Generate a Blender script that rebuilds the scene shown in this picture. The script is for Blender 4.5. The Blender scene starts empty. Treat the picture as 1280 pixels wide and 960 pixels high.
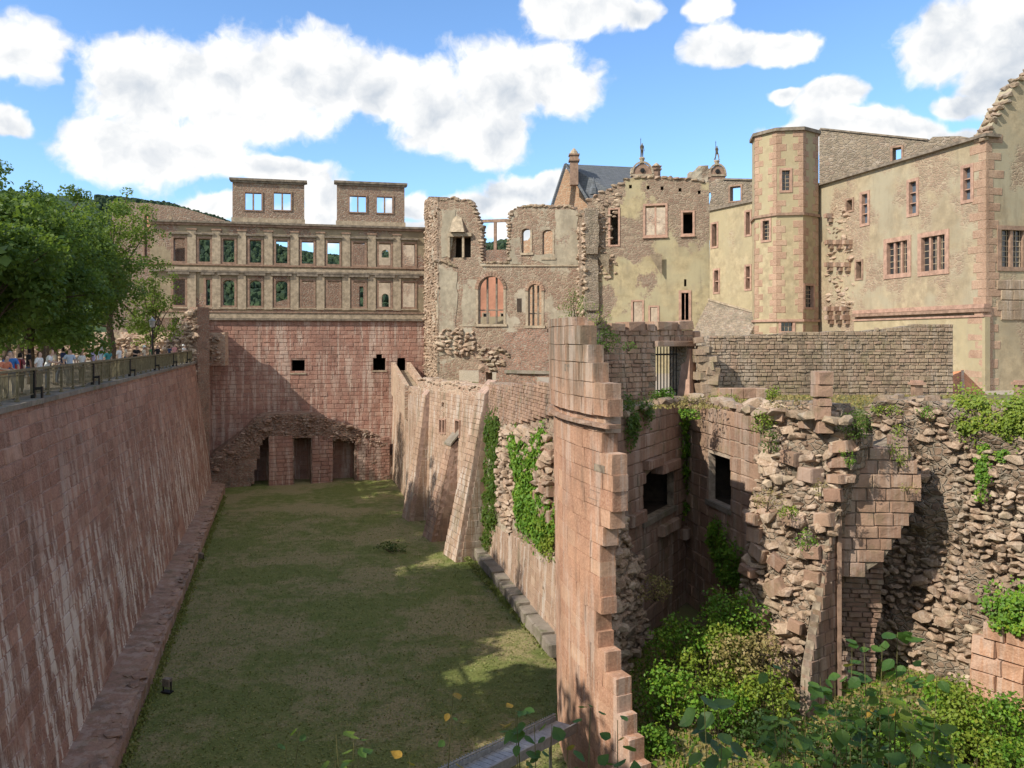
import bpy, bmesh, math, random
import numpy as np
from mathutils import Vector, Matrix, noise
from mathutils.geometry import tessellate_polygon
random.seed(7); np.random.seed(7)
S = bpy.context.scene
R = math.radians
COL = S.collection

# ------------------------------------------------------------ camera, sky, sun, exposure
CAMZ = 15.0; HOR = 425.0; F = 1000.0
cam = bpy.data.objects.new('camera', bpy.data.cameras.new('camera')); COL.objects.link(cam)
cam.location = (0, 0, CAMZ); cam.rotation_euler = (R(90), 0, 0)
cam.data.sensor_width = 36; cam.data.lens = 36 * F / 1280
cam.data.shift_y = -(480 - HOR) / 1280
cam.data.clip_start = 0.1; cam.data.clip_end = 8000
S.camera = cam
S.view_settings.view_transform = 'Standard'; S.view_settings.look = 'None'
S.view_settings.exposure = 0.84; S.view_settings.gamma = 1

TRAVEL = Vector((0.70, 0.47, -0.68)).normalized()       # the way the sunlight travels
sun = bpy.data.objects.new('sun', bpy.data.lights.new('sun', 'SUN')); COL.objects.link(sun)
sun.data.energy = 3.1; sun.data.angle = R(0.5); sun.data.color = (1.0, 0.93, 0.80)
sun.rotation_euler = TRAVEL.to_track_quat('-Z', 'Y').to_euler()
sun.location = (-60, -40, 90)
tosun = -TRAVEL

W = bpy.data.worlds.new('World'); S.world = W; W.use_nodes = True
def build_world():
    nt = W.node_tree; nt.nodes.clear(); N = nt.nodes.new; L = nt.links.new
    out = N('ShaderNodeOutputWorld'); bg = N('ShaderNodeBackground'); L(bg.outputs[0], out.inputs[0])
    bg.inputs[1].default_value = 0.15
    sky = N('ShaderNodeTexSky'); sky.sky_type = 'NISHITA'; sky.sun_disc = False
    sky.sun_elevation = math.asin(tosun.z); sky.sun_rotation = math.atan2(tosun.x, tosun.y)
    sky.altitude = 200; sky.air_density = 1.0; sky.dust_density = 0.4; sky.ozone_density = 1.6
    tc = N('ShaderNodeTexCoord'); D = tc.outputs['Generated']
    def vm(op, a, b=None, c=None):
        n = N('ShaderNodeVectorMath'); n.operation = op
        for i, v in enumerate((a, b, c)):
            if v is None: continue
            if isinstance(v, (tuple, list, Vector)): n.inputs[i].default_value = v
            else: L(v, n.inputs[i])
        return n.outputs['Value'] if op in ('LENGTH', 'DOT_PRODUCT') else n.outputs['Vector']
    def m(op, a, b=0.0, c=None, clamp=False):
        n = N('ShaderNodeMath'); n.operation = op; n.use_clamp = clamp
        for i, v in enumerate((a, b, c)):
            if v is None: continue
            if isinstance(v, (int, float)): n.inputs[i].default_value = v
            else: L(v, n.inputs[i])
        return n.outputs[0]
    def nz(v, scale, det, rough=0.55):
        n = N('ShaderNodeTexNoise'); n.inputs['Scale'].default_value = scale
        n.inputs['Detail'].default_value = det; n.inputs['Roughness'].default_value = rough
        L(v, n.inputs['Vector']); return n
    warp = nz(D, 9.0, 4, 0.6)
    w2 = vm('SUBTRACT', warp.outputs['Color'], (0.5, 0.5, 0.5))
    w3 = vm('MULTIPLY', w2, (0.075, 0.075, 0.055))
    DW = vm('ADD', D, w3)
    # cumulus masses: (px, py, half width, half height) as the photograph shows them, turned into directions
    blobs = [(170,110,80,60),(260,100,110,62),(370,90,110,62),(450,100,90,60),(540,130,70,55),(620,110,90,62),(700,105,80,50),(610,170,60,40),
             (150,190,70,50),(230,190,90,40),(330,150,90,40),(340,215,90,22),
             (20,70,48,52),(10,150,34,20),(-60,90,70,60),
             (720,14,86,28),(790,26,40,18),(690,0,60,26),(905,60,58,26),(975,62,48,26),(885,16,26,20),
             (1035,126,40,26),(985,126,18,11),(1210,50,90,55),(1270,95,60,50),(1210,130,44,24),(1290,20,90,60),
             (1060,165,70,22),(1130,168,60,18),(1180,172,60,14),(1000,170,40,14),
             (650,244,60,26),(700,232,40,22),(610,262,60,20),(260,256,50,20),(405,250,46,30),(400,280,60,30),(520,260,30,22),(540,290,80,14),(650,290,60,16)]
    acc = None
    for (bx, by, rx, ry) in blobs:
        c = Vector(((bx - 640) / F, 1, (HOR - by) / F)); ln = c.length; c.normalize()
        sx, sz = F * ln / rx, F * ln / ry
        a = vm('MULTIPLY_ADD', DW, (sx, 2.0, sz), (-c.x * sx, -c.y * 2, -c.z * sz))
        v = m('SUBTRACT', 1.0, vm('LENGTH', a))
        if acc is None: acc = v
        else:
            n = N('ShaderNodeMath'); n.operation = 'SMOOTH_MAX'; L(acc, n.inputs[0]); L(v, n.inputs[1]); n.inputs[2].default_value = 0.25
            acc = n.outputs[0]
    # clouds of the same kind over the rest of the dome, away from the view
    sep = N('ShaderNodeSeparateXYZ'); L(D, sep.inputs[0])
    far = nz(D, 2.6, 3)
    away = m('MULTIPLY_ADD', sep.outputs['Y'], -2.5, 1.1, clamp=True)
    fv = m('MULTIPLY', m('SUBTRACT', far.outputs[0], 0.43), 6.0)
    fv = m('SUBTRACT', fv, m('MULTIPLY', m('SUBTRACT', 1.0, away), 3.0))
    acc = m('MAXIMUM', acc, fv)
    acc = m('MAXIMUM', acc, -1.0)
    fb = nz(DW, 15.0, 9, 0.58)
    dens = m('ADD', acc, m('MULTIPLY', m('SUBTRACT', fb.outputs[0], 0.5), 1.55))
    mr = N('ShaderNodeMapRange'); mr.interpolation_type = 'SMOOTHSTEP'; L(dens, mr.inputs[0])
    mr.inputs[1].default_value = -0.02; mr.inputs[2].default_value = 0.36
    alpha = mr.outputs[0]
    hz = N('ShaderNodeMapRange'); L(sep.outputs['Z'], hz.inputs[0]); hz.inputs[1].default_value = 0.0; hz.inputs[2].default_value = 0.03
    alpha = m('MULTIPLY', alpha, hz.outputs[0])
    # puffs: compare the noise with the same noise a little further towards the sun
    off = vm('ADD', DW, (tosun.x * 0.02 - 0.004, 0.0, 0.022))
    fb2 = nz(off, 16.0, 5, 0.55); fb1 = nz(DW, 16.0, 5, 0.55)
    puff = m('MULTIPLY', m('SUBTRACT', fb1.outputs[0], fb2.outputs[0]), 1.9)
    lo = nz(DW, 6.0, 3)
    core = N('ShaderNodeMapRange'); core.interpolation_type = 'SMOOTHSTEP'; L(acc, core.inputs[0]); core.inputs[1].default_value = .25; core.inputs[2].default_value = 1.1
    sh = m('SUBTRACT', m('ADD', m('ADD', 0.92, puff), m('MULTIPLY', m('SUBTRACT', lo.outputs[0], 0.5), 1.2)), m('MULTIPLY', core.outputs[0], .42), clamp=True)
    cr = N('ShaderNodeMix'); cr.data_type = 'RGBA'; L(sh, cr.inputs[0])
    cr.inputs[6].default_value = (1.85, 2.15, 2.55, 1); cr.inputs[7].default_value = (4.25, 4.2, 4.1, 1)
    sk = N('ShaderNodeMix'); sk.data_type = 'RGBA'; sk.blend_type = 'MULTIPLY'; sk.inputs[0].default_value = 1
    L(sky.outputs[0], sk.inputs[6]); sk.inputs[7].default_value = (.62, .775, .92, 1)
    mx = N('ShaderNodeMix'); mx.data_type = 'RGBA'; L(alpha, mx.inputs[0]); L(sk.outputs[2], mx.inputs[6]); L(cr.outputs[2], mx.inputs[7])
    L(mx.outputs[2], bg.inputs[0])
    W.cycles.sampling_method = 'MANUAL'; W.cycles.sample_map_resolution = 512
build_world()

# ------------------------------------------------------------ geometry helpers
def P(px, py, Y): return Vector(((px - 640) * Y / F, Y, CAMZ - (py - HOR) * Y / F))
def proj(v):
    return (640 + F * v.x / v.y, HOR - F * (v.z - CAMZ) / v.y) if v.y > 0.2 else (-9999, -9999)
class Plane:
    """upright (or battered) plane; local x runs along it, y goes into the wall, z is height above the moat"""
    def __init__(s, a, b, k=0.0, zt=13.0, world=False):
        if world: s.A = Vector(a); B = Vector(b)
        else:
            s.A = Vector(((a[0] - 640) * a[1] / F, a[1])); B = Vector(((b[0] - 640) * b[1] / F, b[1]))
        s.len = (B - s.A).length; s.d = (B - s.A) / s.len; s.i = Vector((-s.d.y, s.d.x)); s.k = k; s.zt = zt
        s.M = Matrix(((s.d.x, s.i.x, 0, s.A.x), (s.d.y, s.i.y, 0, s.A.y), (0, 0, 1, 0), (0, 0, 0, 1)))
    def yoff(s, z): return s.k * (z - s.zt) if s.k else 0.0
    def uv(s, px, py):
        r = Vector(((px - 640) / F, 1.0)); mm = (py - HOR) / F
        t = (s.A.dot(s.i) + s.k * (CAMZ - s.zt)) / (r.dot(s.i) + s.k * mm)
        return ((r * t - s.A).dot(s.d), CAMZ - t * mm)
    def pts(s, l): return [s.uv(*p) for p in l]
    def rect(s, x0, y0, x1, y1):
        xm, ym = (x0 + x1) / 2, (y0 + y1) / 2
        return (s.uv(x0, ym)[0], s.uv(xm, y1)[1], s.uv(x1, ym)[0], s.uv(xm, y0)[1])
    def frame(s, u, z, out=0.0):
        return s.M @ Matrix.Translation((u, s.yoff(z) - out, z))
    def world(s, u, z, out=0.0): return s.M @ Vector((u, s.yoff(z) - out, z))
class Cyl:
    """upright cylinder seen from outside; u is arc length from the left tangent point"""
    def __init__(s, C, Rad, th0): s.C = Vector(C); s.R = Rad; s.th0 = th0; s.M = Matrix.Translation((C[0], C[1], 0))
    def rad(s, z): return s.R + (0.16 if z > 12.45 else 0.0) + 0.012 * (z - 12.4)
    def uv(s, px, py):
        z = 8.0
        for _ in range(4):
            Rr = s.rad(z); r = Vector(((px - 640) / F, 1.0)); a = r.dot(r); b = -2 * r.dot(s.C); c = s.C.dot(s.C) - Rr * Rr
            d = max(0, b * b - 4 * a * c); t = (-b - math.sqrt(d)) / (2 * a); z = CAMZ - t * (py - HOR) / F
        p = r * t - s.C; th = math.atan2(p.y, p.x) % (2 * math.pi)
        return ((th - s.th0) * s.R, z)
    def pts(s, l): return [s.uv(*p) for p in l]
    def frame(s, u, z, out=0.0):
        th = s.th0 + u / s.R; c, sn = math.cos(th), math.sin(th); r = s.rad(z) + out
        return Matrix(((-sn, -c, 0, s.C.x + c * r), (c, -sn, 0, s.C.y + sn * r), (0, 0, 1, z), (0, 0, 0, 1)))
    def world(s, u, z, out=0.0): return s.frame(u, z, out).translation

WM = {}
def tag(o, label=None, cat=None, group=None, kind=None):
    if label: o['label'] = label
    if cat: o['category'] = cat
    if group: o['group'] = group
    if kind: o['kind'] = kind
    return o
def place(o, M, parent=None):
    COL.objects.link(o); WM[o.name] = M.copy()
    if parent is not None:
        o.parent = parent; o.matrix_basis = WM[parent.name].inverted() @ M
    else: o.matrix_basis = M
    return o
def thing(name, label, cat, M=None, group=None):
    if M is None: M = Matrix.Identity(4)
    if isinstance(M, (tuple, Vector)): M = Matrix.Translation(M)
    o = bpy.data.objects.new(name, None); o.empty_display_size = 0.3
    place(o, M); return tag(o, label, cat, group)
def mesh_arr(name, V, Fc):
    """V (n,3); Fc list of tuples or an (m,k) array"""
    me = bpy.data.meshes.new(name)
    V = np.asarray(V, dtype=np.float32).reshape(-1, 3)
    if isinstance(Fc, np.ndarray):
        k = Fc.shape[1]; mcount = Fc.shape[0]
        me.vertices.add(len(V)); me.vertices.foreach_set('co', V.ravel())
        me.loops.add(mcount * k); me.loops.foreach_set('vertex_index', Fc.astype(np.int32).ravel())
        me.polygons.add(mcount); me.polygons.foreach_set('loop_start', np.arange(0, mcount * k, k, dtype=np.int32))
        me.update(calc_edges=True)
    else:
        me.from_pydata([tuple(map(float, v)) for v in V], [], Fc); me.update()
    return me
def part(name, me, mat, parent=None, M=None, kind=None, smooth=False):
    if M is None: M = WM[parent.name] if parent is not None else Matrix.Identity(4)
    o = bpy.data.objects.new(name, me)
    if mat is not None and len(me.materials) == 0: me.materials.append(mat)
    elif mat is not None and me.materials[0] != mat:
        place(o, M, parent); o.material_slots[0].link = 'OBJECT'; o.material_slots[0].material = mat
        if kind: o['kind'] = kind
        return o
    if smooth is True: me.polygons.foreach_set('use_smooth', [True] * len(me.polygons))
    place(o, M, parent)
    if kind: o['kind'] = kind
    return o
class MB:
    def __init__(s): s.V = []; s.F = []
    def add(s, V, Fc, M=None):
        b = len(s.V)
        for v in V: s.V.append(tuple(M @ Vector(v)) if M is not None else tuple(v))
        for f in Fc: s.F.append(tuple(b + i for i in f))
    def box(s, x0, y0, z0, x1, y1, z1, M=None):
        V = [(x0,y0,z0),(x1,y0,z0),(x1,y1,z0),(x0,y1,z0),(x0,y0,z1),(x1,y0,z1),(x1,y1,z1),(x0,y1,z1)]
        s.add(V, [(0,3,2,1),(4,5,6,7),(0,1,5,4),(1,2,6,5),(2,3,7,6),(3,0,4,7)], M)
    def tube(s, pts, rad, n=8, cap=True, M=None):
        V = []; Fc = []; pts = [Vector(p) for p in pts]
        if isinstance(rad, (int, float)): rad = [rad] * len(pts)
        for i, p in enumerate(pts):
            t = (pts[min(i + 1, len(pts) - 1)] - pts[max(i - 1, 0)]).normalized()
            a = t.orthogonal().normalized() if abs(t.z) < 0.98 else Vector((1, 0, 0)); 
            if abs(t.z) < 0.98: a = t.cross(Vector((0, 0, 1))).normalized()
            b = t.cross(a).normalized()
            for j in range(n):
                an = 2 * math.pi * j / n; V.append(p + a * (math.cos(an) * rad[i]) + b * (math.sin(an) * rad[i]))
        for i in range(len(pts) - 1):
            for j in range(n):
                k = (j + 1) % n; Fc.append((i * n + j, i * n + k, (i + 1) * n + k, (i + 1) * n + j))
        if cap: Fc.append(tuple(range(n - 1, -1, -1))); Fc.append(tuple((len(pts) - 1) * n + j for j in range(n)))
        s.add(V, Fc, M)
    def beam(s, a, b, w, h, M=None):
        a = Vector(a); b = Vector(b); t = (b - a).normalized()
        sd = t.cross(Vector((0, 0, 1)))
        sd = sd.normalized() if sd.length > 1e-3 else Vector((1, 0, 0)); up = sd.cross(t).normalized()
        V = [q + sd * (sx * w / 2) + up * (sz * h / 2) for q in (a, b) for sx, sz in ((-1,-1),(1,-1),(1,1),(-1,1))]
        s.add(V, [(0,3,2,1),(4,5,6,7),(0,1,5,4),(1,2,6,5),(2,3,7,6),(3,0,4,7)], M)
    def prism(s, poly, y0, y1, M=None, flip=None):
        """poly in (x,z), from y0 to y1"""
        n = len(poly); V = [(p[0], y0, p[1]) for p in poly] + [(p[0], y1, p[1]) for p in poly]
        tr = tessellate_polygon([[Vector((p[0], p[1], 0)) for p in poly]])
        Fc = [tuple(t) for t in tr] + [tuple(n + i for i in reversed(t)) for t in tr]
        Fc += [(i, (i + 1) % n, n + (i + 1) % n, n + i) for i in range(n)]
        s.add(V, Fc, M)
    def lathe(s, prof, n=12, M=None):
        V = []; Fc = []
        for r, z in prof:
            for j in range(n):
                a = 2 * math.pi * j / n; V.append((r * math.cos(a), r * math.sin(a), z))
        for i in range(len(prof) - 1):
            for j in range(n):
                k = (j + 1) % n; Fc.append((i*n+j, i*n+k, (i+1)*n+k, (i+1)*n+j))
        Fc.append(tuple(range(n - 1, -1, -1))); Fc.append(tuple((len(prof) - 1) * n + j for j in range(n)))
        s.add(V, Fc, M)
    def build(s, name, mat, parent=None, M=None, kind=None, smooth=False):
        return part(name, mesh_arr(name, s.V, s.F), mat, parent, M, kind, smooth)

def ragged(pts, amp, step, seed=0, closed=False):
    """roughen a polyline in (u,z)"""
    rnd = random.Random(seed); out = []
    n = len(pts)
    for i in range(n - 1 + (1 if closed else 0)):
        a = pts[i]; b = pts[(i + 1) % n]; L = math.hypot(b[0] - a[0], b[1] - a[1]); m = max(1, int(L / step))
        out.append(a)
        for j in range(1, m):
            t = j / m; out.append((a[0] + (b[0] - a[0]) * t + rnd.uniform(-amp, amp), a[1] + (b[1] - a[1]) * t + rnd.uniform(-amp, amp)))
    if not closed: out.append(pts[-1])
    return out
def arch(u0, z0, u1, z1, n=10, rise=None):
    """opening with a round head"""
    r = (u1 - u0) / 2; rise = r if rise is None else rise; c = (u0 + u1) / 2
    return [(u0, z0), (u1, z0)] + [(c + r * math.cos(math.pi * j / n), z1 - rise + rise * math.sin(math.pi * j / n)) for j in range(n + 1)]
def rp(r): return [(r[0], r[1]), (r[2], r[1]), (r[2], r[3]), (r[0], r[3])]
def slab(name, pl, outer, holes, thick, mat, parent, off=0.0):
    """a wall of real thickness with its openings cut through"""
    loops = [outer] + list(holes); V2 = [p for l in loops for p in l]; n = len(V2)
    tr = tessellate_polygon([[Vector((p[0], p[1], 0)) for p in l] for l in loops])
    V = [(p[0], pl.yoff(p[1]) + off, p[1]) for p in V2] + [(p[0], thick + off, p[1]) for p in V2]
    Fc = [tuple(t) for t in tr] + [tuple(n + i for i in reversed(t)) for t in tr]
    b = 0
    for l in loops:
        m = len(l)
        Fc += [(b + i, b + (i + 1) % m, n + b + (i + 1) % m, n + b + i) for i in range(m)]; b += m
    return part(name, mesh_arr(name, V, Fc), mat, parent, pl.M)
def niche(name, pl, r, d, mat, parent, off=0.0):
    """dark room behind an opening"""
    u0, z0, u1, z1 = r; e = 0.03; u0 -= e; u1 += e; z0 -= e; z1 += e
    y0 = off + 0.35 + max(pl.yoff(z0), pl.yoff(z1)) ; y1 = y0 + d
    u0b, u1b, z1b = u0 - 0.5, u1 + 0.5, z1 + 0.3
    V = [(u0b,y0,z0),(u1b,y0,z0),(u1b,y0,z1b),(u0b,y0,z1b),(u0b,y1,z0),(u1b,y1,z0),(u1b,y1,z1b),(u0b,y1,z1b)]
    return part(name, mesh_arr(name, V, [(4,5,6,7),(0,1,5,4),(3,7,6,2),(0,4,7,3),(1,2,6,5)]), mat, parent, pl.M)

# stones: a few chamfered blocks and angular rubble stones, shared by all
def block_variant(seed, c=0.04):
    rnd = random.Random(seed); q_ = c / .04
    B = [(-.5,.5,-.5),(.5,.5,-.5),(.5,.5,.5),(-.5,.5,.5)]
    Mi = [(-.5,-.36,-.5),(.5,-.36,-.5),(.5,-.36,.5),(-.5,-.36,.5)]
    Mi = [(x + rnd.uniform(-.012,.012), y, z + rnd.uniform(-.02,.02)) for x, y, z in Mi]
    Fr = [(x * (1 - 2*c) + rnd.uniform(-.01,.01), -.5 + rnd.uniform(-.05,.05) * q_, z * (1 - 3*c) + rnd.uniform(-.015,.015)) for x, _, z in Mi]
    return np.array(B + Mi + Fr), [(0,1,5,4),(1,2,6,5),(2,3,7,6),(3,0,4,7),(4,5,9,8),(5,6,10,9),(6,7,11,10),(7,4,8,11),(8,9,10,11),(3,2,1,0)]
def rock_variant(seed, n=13, flat=0.0):
    rnd = random.Random(seed); bm = bmesh.new()
    for i in range(n):
        v = Vector((rnd.gauss(0,1), rnd.gauss(0,1), rnd.gauss(0,1))).normalized()
        k_ = rnd.uniform(.5, .6); v = Vector([max(-.43, min(.43, q * k_)) for q in v]); bm.verts.new(v)
    r = bmesh.ops.convex_hull(bm, input=bm.verts)
    bmesh.ops.delete(bm, geom=[v for v in bm.verts if not v.link_faces], context='VERTS')
    bm.verts.ensure_lookup_table(); bm.verts.index_update()
    V = np.array([v.co[:] for v in bm.verts]); Fc = [tuple(v.index for v in f.verts) for f in bm.faces]; bm.free()
    return V, Fc
BLK = [block_variant(i) for i in range(8)]; BLT = [block_variant(i, .012) for i in range(8)]
RCK = [rock_variant(40 + i, 18) for i in range(14)]
_mesh_cache = {}
def vmesh(kind, i, mat):
    key = (kind, i, mat.name)
    if key not in _mesh_cache:
        V, Fc = {'b': BLK, 't': BLT, 'r': RCK}[kind][i]; me = mesh_arr('stone', V, Fc);  me.materials.append(mat); _mesh_cache[key] = me
    return _mesh_cache[key]
def emit(items, mat, parent, name, n_ind, kind='b', rest=None, min_px=7.0):
    """items: (Matrix world incl. scale, size in metres). The n_ind largest in the picture become objects, the rest one joined part"""
    sc = []
    for M, w, h in items:
        x, y = proj(M.translation); Y = M.translation.y
        inn = -30 < x < 1310 and -30 < y < 990
        sc.append((math.sqrt(w * h) * F / max(Y, 1)) if inn else 0.0)
    order = sorted(range(len(items)), key=lambda i: -sc[i])
    ind = [i for i in order[:n_ind] if sc[i] >= min_px]; si = set(ind)
    lib = {'b': BLK, 't': BLT, 'r': RCK}[kind]
    for i in ind:
        me = vmesh(kind, i % len(lib), mat); o = bpy.data.objects.new(name, me); place(o, items[i][0], parent)
    restl = [i for i in range(len(items)) if i not in si]
    if restl:
        VV = []; FF = []; b = 0; inv = WM[parent.name].inverted() if parent is not None else Matrix.Identity(4)
        for i in restl:
            V, Fc = lib[i % len(lib)]; A = np.array(inv @ items[i][0]); VV.append(V @ A[:3, :3].T + A[:3, 3])
            FF += [tuple(b + q for q in f) for f in Fc]; b += len(V)
        part(rest or (name + '_courses'), mesh_arr(name, np.concatenate(VV), FF), mat, parent, kind='stuff')
def spans(loops, z):
    xs = []
    for l in loops:
        for i in range(len(l)):
            (x0, z0), (x1, z1) = l[i], l[(i + 1) % len(l)]
            if (z0 <= z) != (z1 <= z): xs.append(x0 + (x1 - x0) * (z - z0) / (z1 - z0))
    xs.sort(); return [(xs[i], xs[i + 1]) for i in range(0, len(xs) - 1, 2)]
def inside(poly, u, z):
    c = False
    for i in range(len(poly)):
        (x0, z0), (x1, z1) = poly[i], poly[i - 1]
        if (z0 > z) != (z1 > z) and u < (x1 - x0) * (z - z0) / (z1 - z0) + x0: c = not c
    return c
def courses(pl, loops, ch, bw, proud=0.04, depth=0.3, gap=0.018, jit=0.3, seed=1, pj=0.02, tilt=0.0, hv=.15):
    rnd = random.Random(seed); zs = [p[1] for l in loops for p in l]; z = min(zs); zt = max(zs); items = []
    while z < zt - 0.05:
        h = min(ch * rnd.uniform(1 - hv, 1 + hv), zt - z + 0.02)
        for (a, b) in spans(loops, z + h / 2):
            u = a
            while u < b - 0.02:
                w = bw * rnd.uniform(1 - jit, 1 + jit)
                if b - u - w < 0.35 * bw: w = b - u
                uc, zc = u + w / 2, z + h / 2; o = proud + rnd.uniform(-pj, pj)
                M = pl.frame(uc, zc, o - depth / 2)
                if tilt: M = M @ Matrix.Rotation(rnd.gauss(0, tilt), 4, 'Y')
                if pl.__class__ is Plane and pl.k: M = M @ Matrix.Rotation(-math.atan(pl.k), 4, 'X')
                M = M @ Matrix.Diagonal((max(.05, w - gap), depth, h - gap, 1))
                items.append((M, w, h)); u += w
        z += h
    return items
def rubble(pl, poly, cell, size, depth=0.5, seed=1, flat=0.65, relief=None, big=0.1, out=0.0):
    """stones bedded in a torn wall face"""
    rnd = random.Random(seed); us = [p[0] for p in poly]; zs = [p[1] for p in poly]; items = []
    z = min(zs)
    while z < max(zs):
        u = min(us) + rnd.uniform(0, cell)
        while u < max(us):
            uu = u + rnd.uniform(-.3, .3) * cell; zz = z + rnd.uniform(-.3, .3) * cell * flat
            if inside(poly, uu, zz):
                s = size * rnd.uniform(0.6, 1.25) * (rnd.uniform(1.4, 2.1) if rnd.random() < big else 1.0)
                o = out + (relief(uu, zz) if relief else 0.0)
                w, h, d = s * rnd.uniform(.9, 1.5), s * flat * rnd.uniform(.75, 1.2), min(s, depth) * rnd.uniform(.8, 1.2)
                M = pl.frame(uu, zz, o + rnd.uniform(-.25, .25) * d) @ Matrix.Rotation(rnd.gauss(0, .22), 4, 'Y') @ Matrix.Rotation(rnd.gauss(0, .3), 4, 'Z') @ Matrix.Rotation(rnd.gauss(0, .2), 4, 'X') @ Matrix.Diagonal((w * 1.2, d * 1.25, h * 1.2, 1))
                items.append((M, w, h))
            u += cell * rnd.uniform(.85, 1.2)
        z += cell * flat * rnd.uniform(.9, 1.1)
    return items
def rough_face(name, pl, poly, holes, res, amp, mat, parent, thick=1.0, scale=1.1, relief=None, seed=0):
    """uneven wall core: a closed body of small cells, displaced front"""
    us = [p[0] for p in poly]; zs = [p[1] for p in poly]
    nu = max(1, int((max(us) - min(us)) / res)); nz_ = max(1, int((max(zs) - min(zs)) / res)); u0, z0 = min(us), min(zs)
    du, dz = (max(us) - u0) / nu, (max(zs) - z0) / nz_
    inc = set()
    for i in range(nu):
        for j in range(nz_):
            u, z = u0 + (i + .5) * du, z0 + (j + .5) * dz
            if inside(poly, u, z) and not any(inside(h, u, z) for h in holes): inc.add((i, j))
    V = []; idx = {}
    def vid(i, j, back):
        k = (i, j, back)
        if k not in idx:
            u, z = u0 + i * du, z0 + j * dz
            nv = noise.noise_vector(Vector((u * scale + seed * 7.3, z * scale, seed * 3.1)))
            n2 = noise.noise(Vector((u * scale * 3.1, z * scale * 3.1, seed + 5.0)))
            o = amp * (nv.y * 1.2 + n2 * .5) + (relief(u, z) if relief else 0.0)
            u += nv.x * amp * .5; z += nv.z * amp * .5
            V.append((u, (pl.yoff(z) - o) if not back else thick + nv.y * amp, z) if isinstance(pl, Plane) else tuple(pl.world(u, z, o if not back else -thick))); idx[k] = len(V) - 1
        return idx[k]
    Fc = []
    for (i, j) in inc:
        a, b, c, d = vid(i,j,0), vid(i+1,j,0), vid(i+1,j+1,0), vid(i,j+1,0); Fc.append((a, b, c, d))
        e, f, g, h = vid(i,j,1), vid(i+1,j,1), vid(i+1,j+1,1), vid(i,j+1,1); Fc.append((h, g, f, e))
        if (i, j - 1) not in inc: Fc.append((a, e, f, b))
        if (i, j + 1) not in inc: Fc.append((d, c, g, h))
        if (i - 1, j) not in inc: Fc.append((a, d, h, e))
        if (i + 1, j) not in inc: Fc.append((b, f, g, c))
    return part(name, mesh_arr(name, V, Fc), mat, parent, pl.M if isinstance(pl, Plane) else Matrix.Identity(4))

# ------------------------------------------------------------ materials
def mk(name):
    m = bpy.data.materials.new(name); m.use_nodes = True; nt = m.node_tree; nt.nodes.clear()
    out = nt.nodes.new('ShaderNodeOutputMaterial'); b = nt.nodes.new('ShaderNodeBsdfPrincipled')
    nt.links.new(b.outputs[0], out.inputs[0]); b.inputs['Roughness'].default_value = 0.9
    b.inputs['Specular IOR Level'].default_value = 0.25
    return m, nt, b, out
class NT:
    def __init__(s, nt): s.nt = nt
    def n(s, t, **kw):
        x = s.nt.nodes.new(t)
        for k, v in kw.items(): setattr(x, k, v)
        return x
    def l(s, a, b): s.nt.links.new(a, b)
    def noise(s, vec, scale, det=4, rough=.55):
        x = s.n('ShaderNodeTexNoise'); x.inputs['Scale'].default_value = scale; x.inputs['Detail'].default_value = det; x.inputs['Roughness'].default_value = rough
        s.l(vec, x.inputs['Vector']); return x.outputs[0]
    def map(s, vec, sc, loc=(0,0,0)):
        x = s.n('ShaderNodeVectorMath', operation='MULTIPLY_ADD'); s.l(vec, x.inputs[0]); x.inputs[1].default_value = sc; x.inputs[2].default_value = loc; return x.outputs[0]
    def ramp(s, v, a, b, lo=0.0, hi=1.0, smooth=True):
        x = s.n('ShaderNodeMapRange'); x.interpolation_type = 'SMOOTHSTEP' if smooth else 'LINEAR'; s.l(v, x.inputs[0])
        for i, q in zip((1,2,3,4), (a,b,lo,hi)): x.inputs[i].default_value = q
        return x.outputs[0]
    def mix(s, f, a, b, blend='MIX'):
        x = s.n('ShaderNodeMix', data_type='RGBA', blend_type=blend)
        for i, v in ((0, f), (6, a), (7, b)):
            if isinstance(v, (int, float)): x.inputs[i].default_value = v
            elif isinstance(v, tuple): x.inputs[i].default_value = (*v[:3], 1)
            else: s.l(v, x.inputs[i])
        return x.outputs[2]
    def math(s, op, a, b=0.0, clamp=False):
        x = s.n('ShaderNodeMath', operation=op, use_clamp=clamp)
        for i, v in enumerate((a, b)):
            if isinstance(v, (int, float)): x.inputs[i].default_value = v
            else: s.l(v, x.inputs[i])
        return x.outputs[0]
    def bump(s, h, st, dist, prev=None):
        x = s.n('ShaderNodeBump'); x.inputs['Strength'].default_value = st; x.inputs['Distance'].default_value = dist; s.l(h, x.inputs['Height'])
        if prev is not None: s.l(prev, x.inputs['Normal'])
        return x.outputs[0]
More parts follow.
